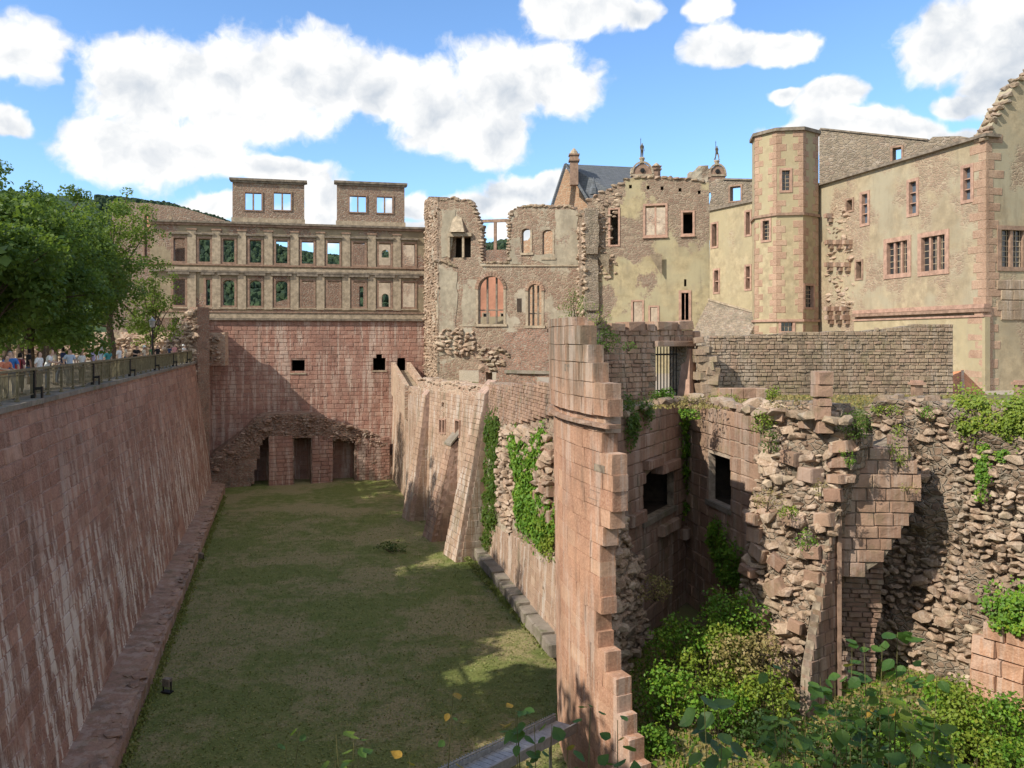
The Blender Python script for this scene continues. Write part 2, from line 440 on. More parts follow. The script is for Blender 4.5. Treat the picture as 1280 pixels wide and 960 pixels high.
def block_mat(name, cols, streak=0.0, top=None, streakcol=(.62,.56,.5), dirt=0.35, dirtcol=(.12,.10,.08), moss=0.0, zfade=None):
    """cut stone: a tone of its own for every block, weathering across"""
    m, nt, b, out = mk(name); T = NT(nt)
    oi = T.n('ShaderNodeObjectInfo'); g = T.n('ShaderNodeNewGeometry'); pos = g.outputs['Position']
    r = T.math('FRACT', T.math('ADD', oi.outputs['Random'], T.math('MULTIPLY', g.outputs['Random Per Island'], 7.13)))
    cr = T.n('ShaderNodeValToRGB'); cr.color_ramp.interpolation = 'LINEAR'
    els = cr.color_ramp.elements
    while len(els) < len(cols): els.new(0.5)
    for i, c in enumerate(cols): els[i].position = i / (len(cols) - 1); els[i].color = (*c, 1)
    T.l(r, cr.inputs[0]); c = cr.outputs[0]
    n1 = T.noise(pos, 2.2, 6, .65); n0 = T.noise(pos, .22, 4, .6); n2 = T.noise(pos, 14, 6, .7); n3 = T.noise(pos, .35, 3)
    c = T.mix(T.ramp(n0, .42, .64, 0, .5), c, tuple(x * .75 for x in cols[0]))
    c = T.mix(T.ramp(n1, .3, .75, 0, .45), c, tuple(x * .62 for x in cols[0]))
    c = T.mix(T.ramp(n2, .35, .75, 0, .5), c, tuple(min(1, x * 1.35) for x in cols[-1]))
    dm = T.math('MULTIPLY', T.ramp(T.noise(T.map(pos, (1, 1, .35)), .9, 6, .65), .48, .7), dirt)
    c = T.mix(dm, c, dirtcol)
    if top:
        sp = T.n('ShaderNodeSeparateXYZ'); T.l(pos, sp.inputs[0]); tp = T.math('MULTIPLY', T.ramp(T.math('ADD', sp.outputs[2], T.math('MULTIPLY', n1, 2.0)), top[0] + 1, top[1] + 1), T.ramp(T.noise(T.map(pos, (1.5, 1.5, .3)), 1.2, 6, .7), .32, .62, .25, .95))
        c = T.mix(tp, c, top[2])
    if streak:
        st = T.noise(T.map(pos, (1.9, 1.9, .12)), 1.0, 6, .74); st2 = T.ramp(n3, .32, .55)
        zf = None
        if zfade:
            sp = T.n('ShaderNodeSeparateXYZ'); T.l(pos, sp.inputs[0]); zf = T.ramp(sp.outputs[2], zfade[0], zfade[1], 1.0, .12)
        mm = T.math('MULTIPLY', T.math('MULTIPLY', T.ramp(st, .49, .57), st2), streak)
        if zf is not None: mm = T.math('MULTIPLY', mm, zf)
        c = T.mix(mm, c, streakcol)
    if moss:
        c = T.mix(T.math('MULTIPLY', T.ramp(T.noise(pos, 1.3, 5, .7), .5, .68), moss), c, (.10, .12, .035))
    T.l(c, b.inputs['Base Color'])
    h = T.math('ADD', T.noise(pos, 7, 8, .7), T.math('MULTIPLY', T.noise(pos, 40, 3), .35))
    T.l(T.bump(h, .8, .05), b.inputs['Normal'])
    return m
def wall_mat(name, plaster, mas, mortar=(.36,.30,.24), cell=(.45,.22), pthr=(.42,.5), pscale=.22, stain=(.22,.19,.14), stain_amt=.5, rnd=1.0, bump=.06, brick=False, warm=None, zb=None):
    """old plaster falling off masonry. pthr None: masonry only"""
    m, nt, b, out = mk(name); T = NT(nt)
    tc = T.n('ShaderNodeTexCoord'); ob = tc.outputs['Object']
    dist = T.n('ShaderNodeTexNoise'); dist.inputs['Scale'].default_value = 1.3; dist.inputs['Detail'].default_value = 3; T.l(ob, dist.inputs['Vector'])
    wv = T.n('ShaderNodeVectorMath', operation='MULTIPLY_ADD'); T.l(dist.outputs['Color'], wv.inputs[0]); wv.inputs[1].default_value = (.25, .25, .12) if not brick else (.03,.03,.02); T.l(ob, wv.inputs[2])
    cs = T.map(wv.outputs[0], (1 / cell[0], 1 / cell[0], 1 / cell[1]))
    if brick:
        sw = T.n('ShaderNodeSeparateXYZ'); T.l(wv.outputs[0], sw.inputs[0]); cb = T.n('ShaderNodeCombineXYZ')
        T.l(T.math('ADD', sw.outputs[0], sw.outputs[1]), cb.inputs[0]); T.l(sw.outputs[2], cb.inputs[1])
        br = T.n('ShaderNodeTexBrick'); T.l(cb.outputs[0], br.inputs['Vector']); br.inputs['Scale'].default_value = 1
        br.inputs['Brick Width'].default_value = cell[0]; br.inputs['Row Height'].default_value = cell[1]; br.inputs['Mortar Size'].default_value = .018
        br.inputs['Color1'].default_value = (0,0,0,1); br.inputs['Color2'].default_value = (1,1,1,1); br.inputs['Mortar'].default_value = (.5,.5,.5,1); br.inputs['Mortar Smooth'].default_value = .3
        rv = T.n('ShaderNodeSeparateColor'); T.l(br.outputs['Color'], rv.inputs[0]); rv = rv.outputs[0]
        edge = T.math('SUBTRACT', 1.0, br.outputs['Fac'])
    else:
        v1 = T.n('ShaderNodeTexVoronoi'); v1.inputs['Scale'].default_value = 1; T.l(cs, v1.inputs['Vector'])
        v2 = T.n('ShaderNodeTexVoronoi', feature='DISTANCE_TO_EDGE'); v2.inputs['Scale'].default_value = 1; T.l(cs, v2.inputs['Vector'])
        sc = T.n('ShaderNodeSeparateColor'); T.l(v1.outputs['Color'], sc.inputs[0]); rv = sc.outputs[0]; edge = T.ramp(v2.outputs['Distance'], .01, .13)
    cr = T.n('ShaderNodeValToRGB'); els = cr.color_ramp.elements
    while len(els) < len(mas): els.new(.5)
    for i, c in enumerate(mas): els[i].position = i / (len(mas) - 1); els[i].color = (*c, 1)
    T.l(rv, cr.inputs[0])
    big = T.noise(ob, .35, 4); fine = T.noise(ob, 9, 7, .7); mid = T.noise(ob, 1.6, 6, .65)
    c = T.mix(T.ramp(fine, .3, .7, 0, .5), cr.outputs[0], tuple(q * .6 for q in mas[0]))
    c = T.mix(edge, mortar, c)
    c = T.mix(T.ramp(mid, .4, .7, 0, .45), c, tuple(q * .55 for q in mas[0]))
    h = T.math('ADD', edge, T.math('MULTIPLY', fine, .6))
    if pthr:
        pn = T.math('ADD', T.noise(T.map(ob, (1, 1, .8), (rnd * 13.7, 0, rnd * 3.3)), pscale, 7, .62), T.math('MULTIPLY', T.math('SUBTRACT', mid, .5), .12))
        if zb:
            sz = T.n('ShaderNodeSeparateXYZ'); T.l(ob, sz.inputs[0]); pn = T.math('ADD', pn, T.ramp(sz.outputs[2], zb[0], zb[1], zb[2], -zb[2]))
            if len(zb) > 3: pn = T.math('ADD', pn, T.ramp(sz.outputs[0], zb[3], zb[4], -zb[5], 0))
        pm = T.ramp(pn, pthr[0], pthr[1])
        pc = T.mix(T.ramp(mid, .3, .7), tuple(q * .70 for q in plaster), tuple(min(1, q * 1.16) for q in plaster))
        pc = T.mix(T.ramp(T.noise(T.map(ob, (1, 1, .5), (rnd * 3, 1, 4)), .5, 5, .7), .42, .66, 0, .6), pc, tuple((q + p) * .36 for q, p in zip(plaster, stain)))
        pc = T.mix(T.ramp(fine, .35, .7, 0, .35), pc, tuple(q * .7 for q in plaster))
        if warm: pc = T.mix(T.ramp(big, .42, .6, 0, .8), pc, warm)
        c = T.mix(pm, c, pc)
        h = T.math('ADD', T.math('MULTIPLY', T.math('MULTIPLY', h, .7), T.math('SUBTRACT', 1.0, pm)), T.math('ADD', T.math('MULTIPLY', pm, .9), T.math('MULTIPLY', fine, .25)))
    st = T.noise(T.map(ob, (1.1, 1.1, .16), (rnd, 0, 0)), 1.0, 7, .7)
    c = T.mix(T.ramp(st, .5, .72, 0, stain_amt), c, stain)
    c = T.mix(T.ramp(T.noise(ob, .8, 6, .6), .52, .7, 0, stain_amt * .8), c, tuple(q * 1.3 for q in stain))
    T.l(c, b.inputs['Base Color']); T.l(T.bump(h, .9, bump), b.inputs['Normal'])
    return m
def simple(name, col, rough=.85, var=.25, scale=5, bump=.01, metal=0.0, col2=None):
    m, nt, b, out = mk(name); T = NT(nt); g = T.n('ShaderNodeNewGeometry'); pos = g.outputs['Position']
    n = T.noise(pos, scale, 6, .65)
    T.l(T.mix(T.ramp(n, .3, .7), tuple(c * (1 - var) for c in col), col2 or tuple(min(1, c * (1 + var)) for c in col)), b.inputs['Base Color'])
    b.inputs['Roughness'].default_value = rough; b.inputs['Metallic'].default_value = metal
    if bump: T.l(T.bump(n, .7, bump), b.inputs['Normal'])
    return m
def leaf_mat(name, cols, trans=.35):
    m, nt, b, out = mk(name); T = NT(nt); g = T.n('ShaderNodeNewGeometry'); oi = T.n('ShaderNodeObjectInfo')
    r = T.math('FRACT', T.math('ADD', g.outputs['Random Per Island'], oi.outputs['Random']))
    cr = T.n('ShaderNodeValToRGB'); els = cr.color_ramp.elements
    while len(els) < len(cols): els.new(.5)
    for i, c in enumerate(cols): els[i].position = i / (len(cols) - 1); els[i].color = (*c, 1)
    T.l(r, cr.inputs[0])
    c = T.mix(T.ramp(T.noise(g.outputs['Position'], .9, 3), .35, .65, 0, .6), cr.outputs[0], cols[0])
    T.l(c, b.inputs['Base Color']); b.inputs['Roughness'].default_value = .55; b.inputs['Specular IOR Level'].default_value = .35
    tr = T.n('ShaderNodeBsdfTranslucent'); T.l(T.mix(.5, c, (.30, .42, .05)), tr.inputs[0])
    ms = T.n('ShaderNodeMixShader'); ms.inputs[0].default_value = trans; T.l(b.outputs[0], ms.inputs[1]); T.l(tr.outputs[0], ms.inputs[2]); T.l(ms.outputs[0], out.inputs[0])
    return m
RED = [(.24,.115,.09),(.33,.175,.135),(.40,.225,.17),(.30,.17,.14),(.44,.27,.20)]
PINK = [(.36,.21,.155),(.44,.27,.20),(.50,.32,.24),(.40,.25,.19),(.54,.37,.28)]
MAT = {}
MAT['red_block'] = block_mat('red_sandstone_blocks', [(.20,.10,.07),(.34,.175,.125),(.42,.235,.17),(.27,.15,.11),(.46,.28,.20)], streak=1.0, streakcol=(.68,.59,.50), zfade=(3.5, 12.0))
MAT['red_far'] = block_mat('red_sandstone_far', [(.27,.13,.10),(.36,.19,.145),(.42,.235,.18),(.32,.18,.145),(.46,.29,.225)], streak=.55, streakcol=(.6,.5,.42))
MAT['pink_block'] = block_mat('pink_sandstone_blocks', [(.38,.195,.125),(.47,.255,.165),(.52,.295,.19),(.43,.23,.15),(.56,.36,.245)], streak=.3, dirt=.7, dirtcol=(.20,.13,.09), top=(11.0, 15.5, (.17,.135,.095)))
MAT['moat_block'] = block_mat('moat_wall_blocks', [(.30,.19,.135),(.38,.25,.175),(.43,.29,.205),(.34,.22,.155),(.47,.34,.25)], streak=.5, dirt=.8, dirtcol=(.20,.165,.11))
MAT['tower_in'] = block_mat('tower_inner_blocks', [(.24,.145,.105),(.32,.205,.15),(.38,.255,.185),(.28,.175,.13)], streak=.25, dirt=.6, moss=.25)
MAT['brown_block'] = block_mat('brown_blocks', [(.28,.17,.12),(.38,.245,.17),(.45,.30,.21),(.32,.20,.145)], streak=.2, dirt=.6, moss=.25)
MAT['rubble'] = block_mat('rubble_stones', [(.29,.185,.13),(.39,.26,.18),(.46,.325,.23),(.35,.25,.175),(.54,.43,.32)], streak=.2, dirt=.65, dirtcol=(.10,.075,.055), moss=.2)
MAT['grey_rubble'] = block_mat('grey_rubble_stones', [(.24,.18,.125),(.34,.26,.18),(.42,.33,.23),(.29,.21,.15),(.38,.26,.19)], streak=.2, dirt=.5, moss=.3)
MAT['coping'] = block_mat('coping_stone', [(.20,.17,.14),(.30,.26,.21),(.26,.22,.18)], dirt=.6, moss=.5)
MAT['quoin'] = block_mat('red_quoin_blocks', [(.34,.215,.15),(.42,.275,.195),(.38,.24,.17),(.46,.33,.235)], dirt=.6, dirtcol=(.25,.15,.1))
MAT['mortar'] = simple('mortar', (.36,.29,.23), .95, .3, 3, .03)
MAT['mortar_red'] = simple('mortar_red', (.36,.25,.20), .95, .3, 3, .02)
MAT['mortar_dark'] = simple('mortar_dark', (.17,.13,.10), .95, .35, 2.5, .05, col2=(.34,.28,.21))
MAT['mortar_pale'] = simple('mortar_pale', (.36,.30,.24), .95, .4, 2.5, .06, col2=(.56,.50,.41))
MAT['dark'] = simple('painted_shade_stone', (.06,.045,.035), .95, .3, 3, .02)  # near-black colour stands in for the shade inside openings
MAS = [(.30,.18,.13),(.40,.26,.19),(.34,.24,.18),(.46,.34,.25)]
MAT['rubble_core'] = wall_mat('rubble_core', (.4,.3,.2), [(.22,.15,.105),(.32,.22,.155),(.42,.32,.235),(.28,.20,.145)], mortar=(.36,.30,.235), pthr=None, cell=(.30,.19), stain_amt=.6, stain=(.12,.11,.08), bump=.12)
MAT['grey_plaster'] = wall_mat('grey_lime_plaster', (.40,.345,.26), [(.30,.2,.15),(.38,.27,.2)], pthr=(.36,.46), pscale=.5, rnd=8.8, stain_amt=.6, stain=(.2,.17,.13))
MAT['english'] = wall_mat('palace_plaster', (.36,.29,.195), [(.27,.16,.12),(.34,.21,.155),(.30,.205,.15)], pthr=(.44,.50), pscale=.30, rnd=2.1, cell=(.5,.25), stain_amt=.55, stain=(.20,.16,.11))
MAT['dormer'] = wall_mat('dormer_masonry', (.44,.34,.22), [(.29,.185,.135),(.36,.235,.17),(.26,.17,.13)], pthr=(.60,.68), rnd=5, cell=(.4,.2))
MAT['ruin'] = wall_mat('ruin_plaster_masonry', (.42,.355,.27), [(.26,.165,.12),(.36,.24,.175),(.31,.225,.17),(.44,.34,.25)], mortar=(.37,.30,.22), pthr=(.53,.57), pscale=.26, rnd=7.7, cell=(.42,.24), stain_amt=.4, warm=(.41,.365,.29))
MAT['middle'] = wall_mat('middle_building_wall', (.40,.33,.20), [(.24,.16,.12),(.32,.225,.165),(.28,.205,.155),(.38,.29,.21)], mortar=(.33,.27,.20), pthr=(.45,.50), pscale=.24, rnd=3.4, cell=(.42,.2), stain_amt=.7, stain=(.20,.17,.12), warm=(.35,.31,.20), zb=(20.5, 25.5, .085, 1.5, 4.5, .2))
MAT['yellow'] = wall_mat('yellow_plaster', (.43,.35,.22), [(.34,.24,.165),(.40,.30,.21)], mortar=(.52,.44,.32), pthr=(.30,.40), pscale=.3, rnd=9.1, cell=(.4,.2), stain_amt=.55, stain=(.31,.27,.19), warm=(.38,.32,.20), bump=.03)
MAT['rbuild'] = wall_mat('right_building_plaster', (.42,.34,.225), [(.34,.24,.17),(.42,.31,.22),(.31,.23,.17)], mortar=(.42,.34,.24), pthr=(.42,.52), pscale=.28, rnd=4.2, cell=(.4,.2), stain_amt=.65, stain=(.22,.18,.125), warm=(.36,.32,.23), bump=.04)
MAT['brickwall'] = wall_mat('dark_brick_masonry', (.4,.3,.2), [(.27,.155,.115),(.36,.21,.15),(.31,.20,.15)], pthr=None, cell=(.34,.15), stain_amt=.55, stain=(.13,.11,.09), bump=.05)
MAT['greymas'] = wall_mat('grey_masonry', (.4,.3,.2), [(.24,.19,.14),(.33,.27,.20),(.38,.30,.22),(.30,.22,.17)], pthr=None, cell=(.45,.2), stain_amt=.5, stain=(.13,.12,.09), bump=.07)
MAT['moatwall'] = wall_mat('moat_wall_stone', (.52,.38,.28), [(.40,.25,.18),(.50,.34,.25),(.45,.31,.23)], mortar=(.50,.40,.31), pthr=(.5,.6), pscale=.3, cell=(.7,.3), rnd=1.7, stain_amt=.4, stain=(.28,.24,.17), bump=.05)
MAT['trim'] = simple('red_stone_trim', (.38,.24,.18), .9, .25, 3, .02)
MAT['trim_brown'] = simple('brown_stone_trim', (.28,.185,.135), .9, .3, 3, .02)
MAT['trim_tan'] = simple('tan_stone_trim', (.36,.29,.21), .9, .3, 2.5, .02)
MAT['trim_dark'] = simple('weathered_cornice', (.20,.165,.13), .92, .4, 2.5, .03)
MAT['metal'] = simple('dark_iron', (.03,.03,.03), .5, .3, 8, 0, .6)
MAT['rail'] = simple('railing_paint', (.17,.145,.085), .6, .3, 4, .004)
MAT['steel'] = simple('galvanised_steel', (.34,.35,.35), .5, .2, 6, 0, .6)
MAT['slate'] = wall_mat('slate_roof', (.1,.1,.1), [(.13,.145,.165),(.17,.18,.20),(.15,.16,.18)], mortar=(.08,.085,.09), pthr=None, cell=(.5,.3), brick=True, stain_amt=.3, stain=(.12,.13,.12), bump=.02)
MAT['tile'] = simple('orange_roof_tile', (.50,.22,.11), .85, .25, 6, .02)
MAT['orange_brick'] = wall_mat('orange_brick_gable', (.4,.3,.2), [(.50,.29,.18),(.58,.36,.23),(.54,.33,.21)], mortar=(.52,.40,.28), pthr=None, cell=(.5,.25), stain_amt=.25, stain=(.32,.22,.16), bump=.02)
MAT['redhouse'] = simple('red_plaster_house', (.46,.225,.15), .9, .2, .6, .01)
MAT['bark'] = simple('bark', (.09,.065,.045), .95, .4, 9, .03)
MAT['stem'] = simple('green_stem', (.12,.11,.04), .8, .3, 9, 0)
MAT['leaf_tree'] = leaf_mat('tree_leaves', [(.05,.10,.016),(.08,.145,.022),(.125,.19,.03),(.065,.13,.022)], .42)
MAT['leaf_light'] = leaf_mat('light_tree_leaves', [(.09,.15,.02),(.14,.21,.028),(.19,.24,.035),(.11,.18,.03)], .42)
MAT['leaf_ivy'] = leaf_mat('ivy_leaves', [(.07,.17,.018),(.12,.26,.02),(.20,.34,.03),(.10,.22,.03),(.30,.36,.03)], .3)
MAT['leaf_yellow'] = leaf_mat('yellow_green_leaves', [(.15,.22,.025),(.26,.31,.035),(.20,.27,.03),(.11,.19,.025),(.34,.34,.05)], .3)
MAT['leaf_dry'] = leaf_mat('dry_leaves', [(.30,.22,.10),(.24,.20,.07),(.20,.22,.05),(.36,.26,.12)], .2)
MAT['leaf_dark'] = leaf_mat('dark_and_shaded_leaves', [(.03,.06,.015),(.05,.10,.02),(.04,.08,.02)], .3)  # dark green; for bushes in shadow the shade is put into this colour
MAT['leaf_fg'] = leaf_mat('foreground_leaves', [(.045,.10,.02),(.07,.15,.025),(.10,.18,.03),(.06,.13,.03)], .4)
MAT['leaf_autumn'] = leaf_mat('autumn_leaves', [(.35,.20,.03),(.45,.28,.04)], .4)
# ------------------------------------------------------------ ground, terraces, hill
def ground_mats():
    m, nt, b, out = mk('moat_grass'); T = NT(nt); g = T.n('ShaderNodeNewGeometry'); pos = g.outputs['Position']
    n1 = T.noise(pos, .16, 5, .6); n2 = T.noise(pos, 1.1, 6, .7); n3 = T.noise(pos, 12, 5, .7)
    c = T.mix(T.ramp(n2, .3, .7), (.15, .185, .045), (.225, .235, .075))
    dry = T.ramp(T.math('ADD', n1, T.math('MULTIPLY', T.math('SUBTRACT', n2, .5), .5)), .42, .60)
    c = T.mix(T.math('MULTIPLY', dry, .85), c, (.38, .30, .16))
    c = T.mix(T.ramp(n3, .3, .75, 0, .7), c, (.07, .085, .025))
    T.l(c, b.inputs['Base Color']); T.l(T.bump(T.math('ADD', n3, T.math('MULTIPLY', n2, 2)), 1, .06), b.inputs['Normal']); MAT['grass'] = m
    MAT['earth'] = simple('dry_earth', (.21, .16, .10), .95, .4, 1.8, .06, col2=(.16, .17, .06))
    MAT['gravel'] = simple('terrace_gravel', (.34, .29, .23), .95, .25, 9, .01)
    MAT['field'] = simple('far_ground', (.09, .12, .05), .95, .4, .02, 0)
    m, nt, b, out = mk('forest_hill'); T = NT(nt); g = T.n('ShaderNodeNewGeometry'); pos = g.outputs['Position']
    n = T.noise(pos, .12, 6, .7); T.l(T.mix(T.ramp(n, .35, .65), (.018, .035, .022), (.045, .075, .032)), b.inputs['Base Color'])
    T.l(T.bump(n, 1, 2.0), b.inputs['Normal']); MAT['forest'] = m
ground_mats()
def sheet(name, pts, z, mat):
    o = part(name, mesh_arr(name, [(x, y, z) for x, y in pts], [tuple(range(len(pts)))]), mat); tag(o, kind='structure'); return o
def block_ground(name, pts, z0, z1, mat, lab=None):
    b = MB(); n = len(pts); V = [(x, y, z0) for x, y in pts] + [(x, y, z1) for x, y in pts]
    tr = tessellate_polygon([[Vector((x, y, 0)) for x, y in pts]])
    b.add(V, [tuple(n + i for i in t) for t in tr] + [(i, (i + 1) % n, n + (i + 1) % n, n + i) for i in range(n)])
    return tag(b.build(name, mat), kind='structure')
sheet('ground', [(-4000, -4000), (4000, -4000), (4000, 4000), (-4000, 4000)], -0.6, MAT['field'])
def moat_floor():
    nx, ny = 90, 170; xs = np.linspace(-34, 10, nx); ys = np.linspace(9, 98, ny); V = []; Fc = []
    for y in ys:
        for x in xs: V.append((x, y, .12 * noise.noise(Vector((x * .25, y * .25, 0))) + .05 * noise.noise(Vector((x * 1.3, y * 1.3, 4)))))
    for j in range(ny - 1):
        for i in range(nx - 1): a = j * nx + i; Fc.append((a, a + 1, a + nx + 1, a + nx))
    tag(part('moat_lawn', mesh_arr('moat_lawn', V, np.array(Fc)), MAT['grass'], smooth=True), kind='structure')
moat_floor()
def lx(y): return -9 - .28 * y              # the top edge of the left retaining wall
TER = 12.9
block_ground('garden_terrace', [(lx(-30) - .8, -30), (lx(77) - .8, 77), (-33.2, 82), (-33.2, 84), (-160, 84), (-160, -30)], -.5, TER, MAT['gravel'])
block_ground('castle_yard', [(-8, 93), (-5.5, 80), (2, 66), (2.5, 44), (6, 40.3), (28, 40.3), (34, 36), (80, 36), (80, 140), (-12, 140)], -.5, 12.0, MAT['gravel'])
def hill():
    crest = [(-900, 215), (-300, 232), (0, 238), (150, 252), (215, 262), (280, 280), (320, 296), (345, 312), (380, 322), (440, 326), (520, 318), (600, 312), (640, 306), (700, 312), (900, 330), (1300, 360), (2200, 380)]
    V = []; Fc = []; xs = list(range(-900, 2201, 12)); rows = [(330, .0), (380, .35), (440, .65), (520, .88), (600, 1.0), (700, .8)]
    for (Y, fr) in rows:
        for px in xs:
            for k in range(len(crest) - 1):
                if crest[k][0] <= px <= crest[k + 1][0]: t = (px - crest[k][0]) / (crest[k + 1][0] - crest[k][0]); cy = crest[k][1] + t * (crest[k + 1][1] - crest[k][1])
            top = (HOR - cy) * 600 / F + CAMZ; x = (px - 640) * Y / F
            V.append((x, Y, top * fr - 4 * (1 - fr) + (3.0 * noise.noise(Vector((x * .06, Y * .06, 0))) if fr > 0 else 0)))
    n = len(xs)
    for j in range(len(rows) - 1):
        for i in range(n - 1): a = j * n + i; Fc.append((a, a + 1, a + n + 1, a + n))
    tag(part('hill', mesh_arr('hill', V, np.array(Fc)), MAT['forest'], smooth=True), kind='structure')
    # forest crowns on the hill, far off: one mass
    rnd = random.Random(3); VV = []; FF = []; b = 0; A = np.array(V).reshape(len(rows), n, 3)
    for _ in range(13000):
        px = rnd.uniform(120, 700); j = rnd.uniform(3.3, 4.4) if _ % 3 else rnd.uniform(.6, 3.9); j0 = int(j); t = j - j0; i = (px + 900) / 12; i0 = int(i)
        ti = i - i0; p = (A[j0, i0] * (1 - ti) + A[j0, i0 + 1] * ti) * (1 - t) + (A[j0 + 1, i0] * (1 - ti) + A[j0 + 1, i0 + 1] * ti) * t; r = rnd.uniform(1.0, 2.0); h = r * rnd.uniform(1.0, 1.9)
        Vr, Fr = RCK[_ % len(RCK)]; VV.append(Vr * np.array([r * 2, r * 2, h * 2]) + p + np.array([0, 0, h * .5])); FF += [tuple(b + q for q in f) for f in Fr]; b += len(Vr)
    tag(part('hill_forest', mesh_arr('hill_forest', np.concatenate(VV), FF), MAT['forest']), kind='stuff')
hill()

# ------------------------------------------------------------ leaves, trees, plants
LEAF = np.array([(0, -.5, 0), (.34, -.05, .09), (0, .5, 0), (-.34, -.05, .09)], dtype=np.float32)
def leaf_cloud(C_, Nn, size, seed=0, vary=.35):
    """two-triangle folded leaves at C_ facing Nn"""
    g = np.random.default_rng(seed); n = len(C_); N_ = Nn / np.maximum(1e-6, np.linalg.norm(Nn, axis=1, keepdims=True))
    rr = g.normal(size=(n, 3)); T1 = np.cross(N_, rr); T1 /= np.maximum(1e-6, np.linalg.norm(T1, axis=1, keepdims=True)); T2 = np.cross(N_, T1)
    s = (size * g.uniform(1 - vary, 1 + vary, n))[:, None, None]
    V = C_[:, None, :] + s * (LEAF[None, :, 0:1] * T1[:, None, :] + LEAF[None, :, 1:2] * T2[:, None, :] + LEAF[None, :, 2:3] * N_[:, None, :])
    base = (np.arange(n) * 4)[:, None]; Fc = np.concatenate([base + np.array([0, 1, 2]), base + np.array([0, 2, 3])], 1).reshape(-1, 3)
    return V.reshape(-1, 3), Fc
def clumps(centers, rads, per, size, seed, up=.5, squash=.75):
    g = np.random.default_rng(seed); Cs = []; Ns = []
    for c, r in zip(centers, rads):
        k = max(4, int(per * (r ** 2))); d = g.normal(size=(k, 3)); d /= np.linalg.norm(d, axis=1, keepdims=True)
        rad = r * g.uniform(.25, 1.0, (k, 1)) ** .6; q = d * rad; q[:, 2] *= squash
        Cs.append(np.array(c) + q); nn = d * .7 + g.normal(size=(k, 3)) * .6; nn[:, 2] += up; Ns.append(nn)
    return leaf_cloud(np.concatenate(Cs), np.concatenate(Ns), size, seed)
def tree(x, y, z, h, r, label, mat='leaf_tree', seed=1, trunk_h=1.9, n=110, per=250, size=.22, lean=0.0, group='trees standing along the garden terrace', rx=None):
    rnd = random.Random(seed); t = thing('deciduous_tree', label, 'tree', (x, y, z), group)
    b = MB(); top = Vector((x + lean, y, z + h * .8)); base = Vector((x, y, z - .3))
    pts = [base + (top - base) * q + Vector((rnd.uniform(-.15, .15), rnd.uniform(-.15, .15), 0)) * (q > 0) for q in (0, .15, .3, .5, .7, 1)]
    b.tube(pts, [.05 * h * .5, .021 * h, .018 * h, .014 * h, .009 * h, .003 * h], 9)
    b.build('trunk', MAT['bark'], t, Matrix.Identity(4), smooth=True)
    lb = MB(); cen = []; rad = []; cz = z + trunk_h + (h - trunk_h) * .52; hh = (h - trunk_h) * .56
    lobes = [(Vector((rnd.uniform(-.45, .45) * r, rnd.uniform(-.45, .45) * r, rnd.uniform(-.5, .55) * hh)), rnd.uniform(.5, .75)) for _ in range(7)] + [(Vector((0, 0, 0)), .8)]
    for i in range(n):
        lo, ls = lobes[i % len(lobes)]
        d = Vector((rnd.gauss(0, 1), rnd.gauss(0, 1), rnd.gauss(0, 1))).normalized() * (rnd.uniform(.5, 1.0))
        p = Vector((x + lean * .7, y, cz)) + lo + Vector((d.x * r * ls, d.y * r * ls, d.z * hh * ls))
        if p.z < z + trunk_h * .7: p.z = z + trunk_h * .7 + rnd.uniform(0, 1)
        cen.append(p); rad.append(rnd.uniform(.55, 1.15) * r / 4.5)
    for i in range(0, n, 5):
        a = pts[2 + i % 3]; p = cen[i]; mid = a.lerp(p, .5) + Vector((0, 0, .4)); lb.tube([a, mid, p], [.008 * h, .005 * h, .002 * h], 5, cap=False)
    lb.build('branches', MAT['bark'], t, Matrix.Identity(4), smooth=True)
    V, Fc = clumps(cen, rad, per, size, seed); part('crown', mesh_arr('crown', V, Fc), MAT[mat], t, Matrix.Identity(4))
    return t
# the row above the retaining wall
tree(lx(50) - 6.5, 50, TER, 11.0, 4.4, 'dark broad tree behind the railing, standing over the first group of people', seed=11, n=150)
tree(lx(58) - 8.0, 58, TER, 12.9, 4.6, 'tallest dark tree of the terrace row, with a thick trunk between the strolling people', seed=12, n=150)
tree(lx(66) - 5.6, 66, TER, 14.2, 4.4, 'lighter green tree whose crown stands against the sky left of the palace', 'leaf_light', seed=13, n=120, per=110)
tree(lx(71) - 3.0, 71, TER, 8.2, 3.0, 'lowest light green tree at the railing end, in front of the palace facade', 'leaf_light', seed=14, trunk_h=1.0, n=90, per=120, size=.2)
tree(lx(44) - 6.5, 44, TER, 10.2, 4.4, 'dark tree third from the left, over the people in pale clothes', seed=15, n=140)
tree(lx(38) - 3.2, 38, TER, 8.2, 4.4, 'low dark tree second from the left edge, its crown close above the visitors', seed=21, n=150)
tree(lx(32) - 3.6, 32, TER, 6.9, 4.0, 'dark tree cut off by the left edge of the picture, nearest of the row', seed=22, n=150)
tree(lx(55) - 10, 56, TER, 12.0, 4.6, 'dark tree of the second row, seen between the first two trunks', seed=16, n=110)
tree(lx(70) - 12, 70, TER, 11.8, 4.4, 'mid green tree of the second row, behind the light tree', seed=18, n=110)
# trees of the same avenue outside the picture: they shade the moat
for i, (ty, dx, hh, wh) in enumerate([(26, 6.5, 7.2, 'first beyond the left edge of the picture'), (20, 4.5, 10.5, 'second beyond the left edge'), (12, 5.5, 9.5, 'third beyond the left edge'), (4, 6, 15, 'beside the viewpoint'), (-5, 7, 15, 'just behind the viewpoint'), (-14, 7, 15, 'farthest behind the viewpoint')]):
    tree(lx(ty) - dx, ty, TER, hh, 4.3, 'leafy avenue tree on the terrace, ' + wh, seed=30 + i, n=110, per=42, size=.55, trunk_h=2.2)

